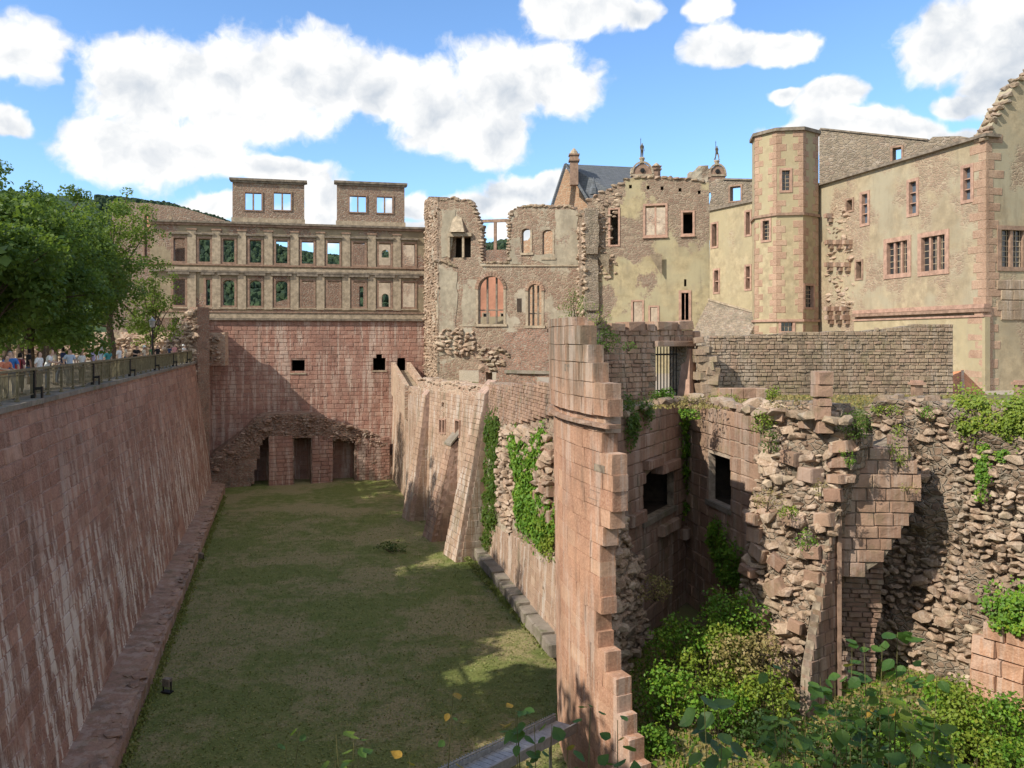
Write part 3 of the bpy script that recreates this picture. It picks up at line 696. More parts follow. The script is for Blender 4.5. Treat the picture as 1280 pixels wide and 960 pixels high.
# ------------------------------------------------------------ left retaining wall
def retaining_wall():
    pl = Plane((lx(11), 11), (lx(78), 78), k=1.6 / 12.9, zt=12.9, world=True)
    t = thing('retaining_wall', 'long shaded red sandstone retaining wall with white streaks, along the left side of the moat', 'wall', pl.M)
    slab('wall_core', pl, [(0, 0), (pl.len, 0), (pl.len, 12.75), (0, 12.75)], [], 1.0, MAT['mortar_red'], t)
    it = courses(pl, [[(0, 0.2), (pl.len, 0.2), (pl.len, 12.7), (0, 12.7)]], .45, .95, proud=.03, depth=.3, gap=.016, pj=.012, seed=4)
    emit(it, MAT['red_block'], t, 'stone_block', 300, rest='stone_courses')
    b = MB(); x = 0.0; rnd = random.Random(1)
    while x < pl.len:
        w = min(rnd.uniform(1.4, 2.0), pl.len - x); c = MB()
        c.box(x + .006, -.17, 12.72, x + w - .006, .95, 12.90 + rnd.uniform(-.006, .006)); c.build('coping_stone', MAT['coping'], t); x += w
    # ledge at the foot
    l = thing('wall_footing', 'low stone ledge running along the foot of the shaded retaining wall', 'ledge', Matrix.Identity(4))
    V = []; Fc = []; ys = np.linspace(12, 79, 150); prev = None
    for i, y in enumerate(ys):
        bx = lx(y) + 1.35; wd = 1.75 - .007 * (y - 12); z = .95 + .1 * noise.noise(Vector((0, y * .5, 0))) 
        for (dx, zz) in ((-.5, z + .12), (wd * .35, z + .06), (wd * .7, z), (wd, z - .07), (wd + .14, z * .5), (wd + .22, -.3)):
            V.append((bx + dx + .06 * noise.noise(Vector((dx * 3, y * 1.1, 2))), y, zz + .07 * noise.noise(Vector((dx * 4, y * 2, 7)))))
    for i in range(len(ys) - 1):
        for j in range(5): a = i * 6 + j; Fc.append((a, a + 1, a + 7, a + 6))
    part('ledge_core', mesh_arr('ledge_core', V, np.array(Fc)), MAT['brown_block'], l, Matrix.Identity(4))
    fp = Plane((lx(12) + 1.35 + 1.88, 12), (lx(79) + 1.35 + 1.40, 79), world=True)
    emit(courses(fp, [[(0, -.1), (fp.len, -.1), (fp.len, .8), (0, .8)]], .42, .85, proud=.04, depth=.3, seed=9), MAT['brown_block'], l, 'stone_block', 60, rest='stone_courses')
    top = []
    rnd = random.Random(8); y = 19.0
    while y < 78:
        st = rnd.uniform(.35, .9)
        for k in range(3):
            u = lx(y) + 1.45 + (k + .5) * .5 + rnd.uniform(-.08, .08); s = rnd.uniform(.3, .62)
            top.append((Matrix.Translation((u, y, .93)) @ Matrix.Rotation(rnd.uniform(-.5, .5) + .3, 4, 'Z') @ Matrix.Diagonal((s * 1.1, s * 1.5, .13, 1)), s, s * .5))
        y += st
    emit(top, MAT['brown_block'], l, 'flat_stone', 120, kind='r', rest='flat_stones')
retaining_wall()
def floodlight(px, py, Y, label):
    p = P(px, py, Y); t = thing('floodlight', label, 'floodlight', (p.x, p.y, 0)); b = MB(); M = Matrix.Translation((p.x, p.y, 0)) @ Matrix.Rotation(-.3, 4, 'Z')
    b.box(-.17, -.11, .3, .17, .11, .62, M); b.build('housing', MAT['trim_dark'], t, Matrix.Identity(4))
    b = MB(); b.box(-.21, -.03, .08, -.18, .03, .5, M); b.box(.18, -.03, .08, .21, .03, .5, M); b.box(-.23, -.13, 0, .23, .13, .08, M); b.build('bracket', MAT['metal'], t, Matrix.Identity(4))
floodlight(251, 692, 54, 'small dark floodlight on the grass beside the ledge, the farther of two')
floodlight(209, 858, 34, 'small dark floodlight on the grass beside the ledge, the nearer of two')

# railing on the retaining wall
def railing():
    pl = Plane((lx(11), 11), (lx(76.5), 76.5), world=True); z0 = 12.9
    t = thing('iron_railing', 'brown painted iron railing with thin bars on top of the red retaining wall', 'railing', pl.M, None)
    b = MB(); b.box(0, .12, z0 + 1.02, pl.len, .22, z0 + 1.10); b.build('handrail', MAT['rail'], t)
    b = MB(); b.box(0, .15, z0 + .14, pl.len, .19, z0 + .18); b.box(0, .15, z0 + .90, pl.len, .19, z0 + .93); b.build('crossrail', MAT['rail'], t)
    pm = mesh_arr('post', *(lambda q: (q.V, q.F))(_post())); pm.materials.append(MAT['rail'])
    bm = mesh_arr('bracket', *(lambda q: (q.V, q.F))(_bracket())); bm.materials.append(MAT['metal'])
    i = 0; u = .4
    while u < pl.len:
        place(bpy.data.objects.new('post', pm), pl.M @ Matrix.Translation((u, .17, z0)), t)
        if i % 5 == 0: place(bpy.data.objects.new('bracket', bm), pl.M @ Matrix.Translation((u, .17, z0)), t)
        u += 1.82; i += 1
    b = MB(); u = .1
    while u < pl.len: b.box(u, .16, z0 + .16, u + .022, .18, z0 + 1.03); u += .13
    b.build('thin_bars', MAT['rail'], t, kind='stuff')
def _post():
    b = MB(); b.box(-.04, -.04, -.02, .04, .04, 1.06); b.box(-.07, -.07, 0, .07, .07, .05); return b
def _bracket():
    b = MB(); b.box(-.06, -.30, -.16, .06, -.24, .42); b.box(-.06, -.24, .30, .06, -.04, .40); b.box(-.08, -.06, 0, .08, .08, 1.0); b.box(-.05, -.28, -.14, .05, -.1, -.02); return b
railing()

# lamp between the trees
def street_lamp():
    p = Vector((lx(66) - 2.2, 66, TER)); t = thing('street_lamp', 'slim lamp post with a small lantern beside the small light green tree', 'street lamp', p); M = Matrix.Translation(p)
    b = MB(); b.lathe([(.14, 0), (.14, .3), (.07, .4), (.05, 3.1)], 10, M); b.build('post', MAT['metal'], t, Matrix.Identity(4))
    b = MB(); b.lathe([(.08, 3.1), (.2, 3.2), (.26, 3.65), (.3, 3.68), (.08, 3.9), (.02, 4.0)], 6, M); b.build('lantern', MAT['steel'], t, Matrix.Identity(4))
street_lamp()

# garden wall and slope behind the avenue
def garden_wall():
    pl = Plane((-110, 82.0), (-29.3, 82.0), world=True); t = thing('garden_wall', 'rough tan stone wall glimpsed behind the tree trunks of the terrace', 'wall', pl.M)
    rough_face('masonry', pl, ragged([(0, 12.5), (80.5, 12.5), (80.5, 15.8), (60, 15.2), (40, 15.5), (0, 15)], .12, 1, 3, True), [], .6, .12, MAT['moatwall'], t, thick=.9)
    it = rubble(pl, [(30, 12.9), (80, 12.9), (80, 15.4), (30, 14.8)], .55, .42, seed=4, out=.1); emit(it, MAT['rubble'], t, 'stone', 40, kind='r', rest='loose_stones', min_px=4)
    # stub of broken wall at the end of the terrace
    pl = Plane((205, 78.5), (246, 77.0)); s = thing('broken_wall_stub', 'rubble topped stub of wall at the far end of the railing, against the palace ruin', 'wall', pl.M)
    poly = ragged(pl.pts([(205, 448), (207, 428), (217, 415), (224, 402), (232, 392), (240, 384), (246, 386), (246, 600), (243, 600), (238, 448)]), .08, .8, 4)
    rough_face('masonry', pl, poly, [], .3, .12, MAT['brickwall'], s, thick=1.6)
    emit(rubble(pl, poly, .6, .5, seed=3, out=.05), MAT['rubble'], s, 'stone', 60, kind='r', rest='stones', min_px=3)
    pl = Plane((243, 77.6), (262, 84.5), k=.04, zt=14); q = thing('corner_pier', 'dark narrow corner pier between the retaining wall and the palace base wall', 'pier', pl.M)
    slab('pier_core', pl, [(0, -.3), (pl.len, -.3), (pl.len, 17.3), (0, 17.3)], [], 1.2, MAT['mortar_red'], q)
    emit(courses(pl, [[(0, 0), (pl.len, 0), (pl.len, 17.3), (0, 17.3)]], .5, .9, proud=.04, seed=3), MAT['red_far'], q, 'stone_block', 0, rest='stone_courses')
garden_wall()

# ------------------------------------------------------------ windows and trim shared by the buildings
def frame_boxes(pl, r, w, proud, deep=.35):
    u0, z0, u1, z1 = r; b = MB(); y0, y1 = -proud, deep
    b.box(u0 - w, y0, z0 - w, u1 + w, y1, z0 - .002); b.box(u0 - w, y0 - .003, z1 + .002, u1 + w, y1, z1 + w)
    b.box(u0 - w, y0 - .001, z0, u0 + .02, y1 - .01, z1); b.box(u1 - .02, y0 - .001, z0, u1 + w, y1 - .01, z1); return b
def window(pl, r, parent, w=.18, proud=.05, mat='trim', mull=(), trans=(), mw=.09, deep=.35, sill=False, glass=None, name='window', lattice=0):
    f = frame_boxes(pl, r, w, proud, deep).build(name, MAT[mat], parent, pl.M)
    u0, z0, u1, z1 = r
    for q in mull:
        b = MB(); c = u0 + (u1 - u0) * q; b.box(c - mw / 2, .05, z0, c + mw / 2, .22, z1); b.build('mullion', MAT[mat], f, pl.M)
    for q in trans:
        b = MB(); c = z0 + (z1 - z0) * q; b.box(u0, .056, c - mw / 2, u1, .214, c + mw / 2); b.build('transom', MAT[mat], f, pl.M)
    if sill:
        b = MB(); b.box(u0 - w * 1.3, -proud - .12, z0 - w - .12, u1 + w * 1.3, .1, z0 - w - .003); b.build('sill', MAT[mat], f, pl.M)
    if glass:
        b = MB(); b.box(u0, .25, z0, u1, .27, z1); b.build('pane', MAT[glass], f, pl.M)
    if lattice:
        b = MB(); n = max(2, int((u1 - u0) / lattice)); mz = max(2, int((z1 - z0) / lattice))
        for i in range(1, n): c = u0 + (u1 - u0) * i / n; b.box(c - .02, .2, z0, c + .02, .235, z1)
        for i in range(1, mz): c = z0 + (z1 - z0) * i / mz; b.box(u0, .203, c - .02, u1, .233, c + .02)
        b.build('lattice', MAT['trim_tan'], f, pl.M)
    return f
def glassm(name, col):
    m, nt, b, out = mk(name); b.inputs['Base Color'].default_value = (*col, 1); b.inputs['Roughness'].default_value = .08; b.inputs['Specular IOR Level'].default_value = .8; MAT[name] = m
glassm('glass_dark', (.03, .035, .04)); glassm('glass_blue', (.09, .12, .16))
def beam_on(pl, a, b, z_h, proud, deep, name, mat, parent, px=True):
    """moulding along two picture points of a plane, height z_h"""
    (u0, z0), (u1, z1) = (pl.uv(*a), pl.uv(*b)) if px else (a, b); m = MB()
    V = [(u0, -proud, z0), (u1, -proud, z1), (u1, deep, z1), (u0, deep, z0), (u0, -proud, z0 + z_h), (u1, -proud, z1 + z_h), (u1, deep, z1 + z_h), (u0, deep, z0 + z_h)]
    m.add(V, [(0,3,2,1),(4,5,6,7),(0,1,5,4),(1,2,6,5),(2,3,7,6),(3,0,4,7)]); return m.build(name, MAT[mat], parent, pl.M)

# ------------------------------------------------------------ English-style palace ruin at the back
MAT['lit_plaster'] = wall_mat('rear_plaster_painted_lit', (.62,.50,.38), [(.46,.30,.22),(.54,.38,.28)], pthr=(.42,.5), rnd=6.1, stain_amt=.3, stain=(.35,.28,.2))  # sunlight put into the colour: plaster lightened to read as lit
def palace():
    pl = Plane((186, 82.8), (546, 89.2)); cx = [224, 255.4, 285.7, 319.2, 352, 384.4, 416.8, 448.6, 481, 511.3]
    t = thing('palace_ruin', 'roofless palace facade, two window rows over a red block wall, at the far end', 'ruined building', pl.M)
    U = lambda px, py: pl.uv(px, py)
    zt_l, zt_r = U(190, 279)[1], U(530, 285)[1]; zt = (zt_l + zt_r) / 2; zb = (U(250, 400)[1] + U(528, 397)[1]) / 2
    up = []; lo = []
    for i, c in enumerate(cx):
        rA = pl.rect(c - 7.5, 296.5 + i * .25, c + 7.5, 322.5 + i * .15); rB = pl.rect(c - 7.6, 354, c + 7.6, 383.5)
        up.append((rA[0], zt - 4.05, rA[2], zt - 1.65)); lo.append((rB[0], zb + 1.35, rB[2], zb + 4.05))
    lo[1] = (lo[1][0] + .75, lo[1][1], lo[1][2], lo[1][3])
    holes = [rp(r) for r in up] + [arch(r[0], r[1], r[2], r[3], 8, .45) if i in (2, 3, 4) else rp(r) for i, r in enumerate(lo)]
    slab('upper_wall', pl, [(0.1, zb), (pl.len, zb), (pl.len, zt), (.1, zt)], holes, 1.1, MAT['english'], t)
    for i, r in enumerate(up):
        f = window(pl, r, t, .2, .06, 'trim_brown', deep=.3)
        b = MB(); b.box(r[0] - .38, -.26, r[3] + .42, r[2] + .38, .1, r[3] + .62); b.build('hood', MAT['trim_dark'], f, pl.M)
    for i, r in enumerate(lo):
        f = window(pl, r, t, .2, .06, 'trim_brown', deep=.3)
        b = MB(); b.box(r[0] - .45, -.32, r[3] + .50, r[2] + .45, .1, r[3] + .74); b.build('hood', MAT['trim_dark'], f, pl.M)
        b = MB(); b.box(r[0] - .28, -.13, r[1] - .34, r[2] + .28, .1, r[1] - .205); b.build('sill', MAT['trim_tan'], f, pl.M)
    # pilasters between the windows
    for i in range(len(cx) - 1):
        c = (up[i][2] + up[i + 1][0]) / 2
        for (z0, z1, cap) in ((zt - 4.4, zt - .75, .16), (zb + .95, zb + 5.1, .2)):
            b = MB(); b.box(c - .42, -.13, z0, c + .42, .05, z1); b.build('pilaster', MAT['trim_tan'], t)
            b = MB(); b.box(c - .5, -.2, z1, c + .5, .05, z1 + cap); b.build('capital', MAT['trim_brown'], t)
    for (z, h, p, nm, mt) in ((zt - .02, .22, .42, 'cornice', 'trim_dark'), (zt - .26, .23, .24, 'cornice', 'trim_brown'), (zt - 4.95, .3, .22, 'string_course', 'trim_tan'), (zt - 5.15, .18, .30, 'string_course', 'trim_dark'), (zb + 5.55, .16, .18, 'string_course', 'trim_brown'),
                        (zb + .02, .55, .16, 'base_course', 'trim_tan'), (zb + .6, .14, .24, 'base_course', 'trim_brown')):
        b = MB(); b.box(0.05, -p, z, pl.len - .05, .3, z + h); b.build(nm, MAT[mt], t)
    b = MB(); b.box(4.7, -.35, zb - .2, pl.len - .05, .3, zb + .0); b.build('ledge', MAT['trim_dark'], t)
    # red block wall below
    left = U(245, 500)[0]; right = pl.len
    h = [pl.rect(364.5, 450, 381, 466), pl.rect(466.5, 447, 482, 463), pl.rect(470.5, 441, 477.5, 447), pl.rect(258, 450.5, 265, 456), pl.rect(261, 566, 266, 576)]
    h[2] = (h[2][0], h[1][3] + .0, h[2][2], h[2][3]); ar = pl.rect(496.5, 446, 507, 492)
    key = [(h[1][0], h[1][1]), (h[1][2], h[1][1]), (h[1][2], h[1][3]), (h[2][2], h[1][3]), (h[2][2], h[2][3]), (h[2][0], h[2][3]), (h[2][0], h[1][3]), (h[1][0], h[1][3])]
    loops = [rp(h[0]), key, rp(h[3]), rp(h[4]), arch(*ar)]
    low = [(left, -.4), (right, -.4), (right, zb - .02), (left, zb - .02)]
    slab('base_wall', pl, low, loops, 1.6, MAT['mortar_red'], t)
    emit(courses(pl, [low] + loops, .47, .82, proud=.05, depth=.25, gap=.03, seed=5, pj=.02), MAT['red_far'], t, 'stone_block', 0, rest='stone_courses')
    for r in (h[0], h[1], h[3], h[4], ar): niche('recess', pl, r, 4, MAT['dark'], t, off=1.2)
    for r in (h[0], h[1]):
        b = MB(); b.box(r[0] - .15, -.12, r[1] - .16, r[2] + .15, .3, r[1]); b.build('sill', MAT['trim_tan'], t)
    # dormers with double windows
    for (x0, x1, yt, yb, wins, lb) in ((290, 380, 227, 277, ((306, 327, 241, 262.5), (342, 363.5, 241, 262.5)), 0), (421, 506, 230.5, 280, ((437, 457.5, 245, 265), (471, 490.5, 246, 266)), 1)):
        dp = Plane(pl.M @ Vector((pl.uv(x0, 250)[0], .35, 0)).to_3d() if False else (pl.world(pl.uv(x0, 250)[0], 0, -.35).xy), pl.world(pl.uv(x1, 250)[0], 0, -.35).xy, world=True)
        zt2 = dp.uv((x0 + x1) / 2, yt)[1]; rs = [dp.rect(a, c, b_, d) for a, b_, c, d in wins]
        d = slab('dormer', dp, [(0, zt + .16), (dp.len, zt + .16), (dp.len, zt2), (0, zt2)], [rp(r) for r in rs], .7, MAT['dormer'], t)
        m = MB(); m.box(-.3, -.3, zt2, dp.len + .3, .9, zt2 + .24); m.box(-.16, -.16, zt2 - .22, dp.len + .16, .0, zt2 - .003); m.build('dormer_cornice', MAT['trim_dark'], d, dp.M)
        m = MB(); m.box(-.1, -.12, zt + .2, dp.len + .1, .0, zt + .75); m.build('dormer_base', MAT['trim_tan'], d, dp.M)
        for r in rs:
            m = frame_boxes(dp, r, .13, .08, .35); c = (r[0] + r[2]) / 2; m.box(c - .08, -.02, r[1], c + .08, .24, r[3]); m.build('window_frame', MAT['trim_brown'], d, dp.M)
    # far wall of the same palace, seen through the windows
    bp = Plane((150, 96), (560, 99)); bw = thing('palace_rear_wall', 'rear wall of the palace seen through its windows, painted paler at the right to look sunlit', 'ruined building', bp.M)
    q = bp.pts([(150, 430), (466, 430), (466, 306), (436, 304), (432, 345), (372, 350), (366, 372), (322, 384), (250, 384), (244, 370), (240, 300), (200, 290), (150, 290)])
    hh = [arch(*bp.rect(477, 312, 486, 322), 6), arch(*bp.rect(477, 367, 486, 386), 6), rp(bp.rect(404, 356, 409, 384)), rp(bp.rect(449, 358, 454, 384))]
    slab('masonry', bp, q, hh[2:], 1.0, MAT['brickwall'], bw)  # darker masonry colour stands in for the shade inside the palace
    slab('painted_lit_masonry', bp, bp.pts([(466.5, 430), (529, 430), (529, 290), (500, 291), (466.5, 306)]), hh[:2], 1.0, MAT['lit_plaster'], bw)  # paler colour paints sunlight on this part of the wall
palace()
def side_wall():
    pl = Plane((140, 92), (282, 94)); t = thing('ruined_side_wall', 'dark sloping topped wall with a tall narrow opening, between the light tree and the palace facade', 'ruined building', pl.M)
    r = pl.rect(180.5, 269, 188, 322)
    slab('masonry', pl, ragged(pl.pts([(140, 430), (196, 430), (196, 300), (282, 292), (281, 275.5), (262, 270), (232, 261), (200, 256), (158, 252), (140, 252)]), .08, 1.2, 5), [rp(r)], 1.0, MAT['dormer'], t)
    window(pl, r, t, .2, .06, 'trim_brown', trans=(.62,))
    b2 = Plane((168, 101), (200, 101)); s = thing('sunlit_wall_fragment', 'sunlit pinkish wall seen through the tall narrow opening beside the tree', 'wall', b2.M)
    slab('masonry', b2, b2.pts([(168, 430), (200, 430), (200, 262), (168, 262)]), [], .6, MAT['redhouse'], s)
side_wall()

# broken vault at the foot of the palace
def vault_ruin():
    pl = Plane((258, 80.5), (490, 86.5)); t = thing('broken_vault', 'remains of a broken vault with three dark doorways at the foot of the palace wall', 'ruin', pl.M)
    top = pl.pts([(262, 573), (272, 566), (292, 551), (306, 540), (318, 527), (326, 521), (350, 518), (380, 517), (402, 519), (412, 526), (430, 530), (446, 536), (462, 540), (478, 548), (488, 558), (489, 598)])
    poly = ragged([(0.3, -.3)] + [(0.3, 1.5)] + top, .1, .8, 2); poly[-1] = (poly[-1][0], -.3)
    d = [pl.rect(316, 556, 335, 600), pl.rect(366, 547, 389, 600), pl.rect(417, 550, 444, 600)]
    d = [(a, -.4, c, e) for a, b, c, e in d]; tri = [(d[0][0] - .2, -.4), (d[0][2], -.4), (d[0][2], d[0][3] + .8), (d[0][2] - .6, d[0][3] + .2), (d[0][0] + .2, 1.4)]
    rough_face('masonry', pl, poly, [tri, rp(d[1]), rp(d[2])], .28, .16, MAT['brickwall'], t, thick=1.3, seed=2)
    # sloping rubble roof back to the wall
    m = MB(); V = []; Fc = []; n = len(top)
    for i, (u, z) in enumerate(top[:-1]): V.append((u, .3, z - .1)); V.append((u, 4.5, z + .25))
    for i in range(n - 2): Fc.append((2 * i, 2 * i + 2, 2 * i + 3, 2 * i + 1))
    m.add(V, Fc); m.build('vault_top', MAT['tower_in'], t, pl.M)
    band = [top[4], top[6], top[8], top[9], top[11], top[13], (top[13][0], top[13][1] - .8), pl.uv(447, 556), pl.uv(430, 552), pl.uv(395, 547), pl.uv(366, 548), pl.uv(337, 543), pl.uv(318, 560), pl.uv(300, 580), pl.uv(262, 590), pl.uv(262, 574), top[2]]
    emit(rubble(pl, band, .36, .26, seed=6, out=.0), MAT['tower_in'], t, 'stone', 160, kind='r', rest='stones', min_px=3)
    for (x0, x1) in ((336, 366), (390, 416)):
        r = pl.rect(x0, 545, x1, 600); m = [(r[0], -.3), (r[2], -.3), (r[2], r[3]), (r[0], r[3])]
        emit(courses(pl, [m], .42, .8, proud=.12, depth=.4, seed=x0), MAT['red_far'], t, 'stone_block', 60, rest='stone_courses', min_px=3)
    r = pl.rect(446, 548, 487, 600); emit(courses(pl, [[(r[0], -.3), (r[2], -.3), (r[2], r[3] + .1), (r[0], r[3])]], .33, .6, proud=.1, depth=.4, seed=44), MAT['red_far'], t, 'stone_block', 60, rest='stone_courses', min_px=3)
    for r in d: niche('recess', pl, (r[0], -.35, r[2], r[3] + .6), 2.6, MAT['dark'], t, off=.9)
vault_ruin()
# ------------------------------------------------------------ broken residence wing (middle of the picture)
def wing():
    e = Plane((529.5, 89.5), (547, 80)); f = Plane((547, 80), (738, 77))
    t = thing('broken_residence_wing', 'torn open castle wing with a bright broken end, a fireplace and two large arched windows', 'ruined building', f.M)
    poly = ragged(e.pts([(531, 252), (536, 247), (547, 249), (547, 496), (529.5, 496)]), .07, .8, 3, True)
    rough_face('broken_end', e, poly, [], .3, .14, MAT['ruin'], t, thick=1.8, seed=4)
    emit(rubble(e, poly, .5, .3, seed=8, out=-.04, big=.04), MAT['rubble'], t, 'torn_stone', 90, kind='r', rest='torn_stones', min_px=3)
    # front, upper storey and lower storey
    top = [(547, 249), (556, 250), (566, 247), (575, 250), (585, 250), (591, 256), (596, 270), (601, 282), (602, 328), (636, 328), (636, 275), (640, 264), (648, 259), (665, 257), (690, 258), (712, 258), (722, 262), (727, 262), (738, 262)]
    poly = ragged(f.pts(top), .10, .9, 6) + f.pts([(738, 470), (620, 492), (547, 494)])
    fp = f.rect(563, 296, 588.5, 322); w1 = f.rect(652, 285.5, 663, 316); w2 = f.rect(678, 287, 691, 322); A1 = f.rect(597.5, 345, 629.5, 405); A2 = f.rect(660, 355, 677, 407); nb = f.rect(646, 373, 652, 390)
    lowh = [f.rect(609, 462, 621, 481)]
    holes = [rp(fp), arch(*w1, 8, .35), arch(*w2, 8, .35), arch(*A1, 12), arch(*A2, 10)]
    slab('front_wall', f, poly, holes + [rp(lowh[0])], 1.1, MAT['ruin'], t)
    niche('fireplace_recess', f, fp, 1.6, MAT['dark'], t, off=.2)
    m = MB(); m.box(fp[0] - .2, -.35, fp[3], fp[2] + .15, 0, fp[3] + .35); m.box(fp[0] - .2, -.3, fp[1], fp[0] + .02, 0, fp[3] - .004); m.box(fp[0] + 1.25, -.22, fp[1], fp[0] + 1.45, 0.1, fp[3] - .004); m.build('fireplace_surround', MAT['trim_tan'], t, f.M)
    hd = f.pts([(564, 291), (582.5, 291), (577, 272), (570, 270), (566, 274)])
    m = MB(); a = [(p[0], -.75 if i < 2 else -.05, p[1]) for i, p in enumerate(hd)]; bck = [(p[0], .05, p[1]) for p in hd]
    m.add(a + bck, [(0, 1, 2, 3, 4)] + [(i, (i + 1) % 5, 5 + (i + 1) % 5, 5 + i) for i in range(5)]); m.build('fireplace_hood', MAT['trim_tan'], t, f.M)
    # rubble crown stones along the torn edges and ledges
    crown = f.pts(top[:9]) ; items = []; rnd = random.Random(5)
    for pts, s in ((f.pts(top[:9]), .5), (f.pts([(636, 328), (636, 275), (640, 264), (648, 259), (665, 257), (690, 258), (712, 258), (722, 262)]), .5), (f.pts([(602, 328), (636, 328)]), .45), (f.pts([(547, 326), (560, 328), (572, 335)]), .8)):
        for a_, b_ in zip(pts, pts[1:]):
            L = math.hypot(b_[0] - a_[0], b_[1] - a_[1]); k = max(2, int(L / .3))
            for j in range(k):
                for dpt in (.05, .5, .95):
                    q = j / k; u = a_[0] + (b_[0] - a_[0]) * q; z = a_[1] + (b_[1] - a_[1]) * q; ss = s * rnd.uniform(.6, 1.1)
                    items.append((f.M @ Matrix.Translation((u, dpt, z)) @ Matrix.Rotation(rnd.uniform(-.4, .4), 4, 'Y') @ Matrix.Diagonal((ss * 1.4, ss, ss * .75, 1)), ss, ss * .6))
    emit(items, MAT['grey_rubble'], t, 'crown_stone', 60, kind='r', rest='crown_stones', min_px=4)
    # stone cross window standing free against the sky
    r = f.rect(602, 277, 634, 312); m = MB(); m.box(r[0], .3, r[3], r[2], .6, r[3] + .28); c = (r[0] + r[2]) / 2
    fr = m.build('cross_window', MAT['trim_brown'], t, f.M); m = MB(); m.box(c - .14, .32, r[1] - .2, c + .14, .58, r[3] - .003); m.build('mullion', MAT['trim_brown'], fr, f.M)
    bx = f.rect(602, 312, 636, 330); m = MB(); m.box(bx[0] - .2, .2, bx[1], bx[2] + .2, .9, bx[3]); m.build('parapet', MAT['brickwall'], t, f.M)
    for r, hd_ in ((w1, 1), (w2, 1)):
        m = MB(); m.box(r[2] - .02, -.05, r[1] - .15, r[2] + .16, .25, r[3] - .1); m.box(r[0] - .1, -.12, r[1] - .22, r[2] + .3, .3, r[1] - .004); m.build('window_frame', MAT['trim_tan'], t, f.M)
    # voussoir arches of the big windows, iron bars and mullions
    for r, n in ((A1, 15), (A2, 11)):
        cu, rr = (r[0] + r[2]) / 2, (r[2] - r[0]) / 2; cz = r[3] - rr
        fr = MB(); fr.box(r[0] - .22, -.06, r[1], r[0] + .01, .5, cz); fr.box(r[2] - .01, -.06, r[1], r[2] + .22, .5, cz); fr.box(r[0] - .35, -.15, r[1] - .25, r[2] + .35, .5, r[1] - .003)
        wf = fr.build('arched_window', MAT['trim_tan'], t, f.M)
        for i in range(n):
            a = math.pi * (i + .5) / n; M = f.M @ Matrix.Translation((cu + (rr + .14) * math.cos(a), .1, cz + (rr + .14) * math.sin(a))) @ Matrix.Rotation(-(a - math.pi / 2), 4, 'Y')
            o = bpy.data.objects.new('arch_stone', vmesh('b', i % 8, MAT['brown_block'])); place(o, M @ Matrix.Diagonal((math.pi * (rr + .14) / n * .93, .45, .34, 1)), wf)
        m = MB()
        for q in (.32, .68): m.box(r[0] + (r[2] - r[0]) * q - .09, .5, r[1], r[0] + (r[2] - r[0]) * q + .09, .68, r[3] - .12)
        m.box(r[0], .52, r[1] + .28 * (r[3] - r[1]), r[2], .66, r[1] + .28 * (r[3] - r[1]) + .12); m.build('mullion', MAT['trim_dark'], wf, f.M)
    beam_on(f, (602, 333), (724, 333), .14, .12, .1, 'string_course', 'trim_tan', t)
    m = MB(); m.box(nb[0], -.02, nb[1], nb[2], .1, nb[3]); m.build('blocked_opening', MAT['dark'], t, f.M)
    # plaster remains and masonry laid bare: thin proud slabs
    for pp, mt in (([(549, 335), (572, 340), (570, 415), (574, 440), (549, 445)], 'grey_plaster'), ([(552, 262), (570, 262), (566, 292), (562, 320), (552, 322)], 'grey_plaster')):
        slab('plaster_patch', f, ragged(f.pts(pp), .12, .7, 4, True), [], .12, MAT[mt], t, off=-.05)
    for pp in ([(694, 262), (722, 264), (724, 332), (690, 331), (664, 325), (668, 318), (694, 318)], [(636, 300), (650, 296), (652, 330), (638, 330)], [(578, 350), (596, 350), (596, 400), (592, 408), (578, 408)], [(680, 390), (722, 388), (722, 408), (690, 410)]):
        slab('plaster_patch', f, ragged(f.pts(pp), .12, .6, 5, True), [], .12, MAT['grey_plaster'], t, off=-.04)
    for pp in ([(549, 412), (574, 410), (598, 418), (600, 440), (575, 446), (549, 440)],):
        emit(rubble(f, f.pts(pp), .6, .5, seed=3, out=.1), MAT['rubble'], t, 'torn_stone', 30, kind='r', rest='torn_stones', min_px=3)
wing()
def lower_walls():
    pl = Plane((596, 68), (700, 64)); t = thing('brick_cross_wall', 'dark ruined brick wall with a jagged doorway, between the arched windows and the ivy covered wall', 'wall', pl.M)
    poly = ragged(pl.pts([(598, 470), (601, 450), (602, 434), (616, 431), (630, 432), (631, 414), (650, 412), (700, 413), (700, 520), (598, 500)]), .1, .6, 3, True)
    d = pl.rect(609, 465, 621, 481)
    rough_face('masonry', pl, poly, [rp(d)], .25, .1, MAT['brickwall'], t, thick=1.0, seed=9)
    emit(rubble(pl, pl.pts([(600, 436), (630, 434), (640, 446), (628, 462), (602, 470)]), .5, .4, seed=5, out=.06), MAT['grey_rubble'], t, 'stone', 60, kind='r', rest='stones', min_px=3)
    b = MB(); u0 = pl.uv(632, 412)[0]; b.box(u0, -.2, pl.uv(660, 467)[1], pl.len, .1, pl.uv(660, 463)[1]); b.build('ledge', MAT['coping'], t, pl.M)
    g = block_ground('ruin_terrace', [(-6.6, 72), (0.6, 57), (6.0, 46), (9, 60), (9, 80), (-6.6, 82)], -.5, 11.0, MAT['earth'])
lower_walls()

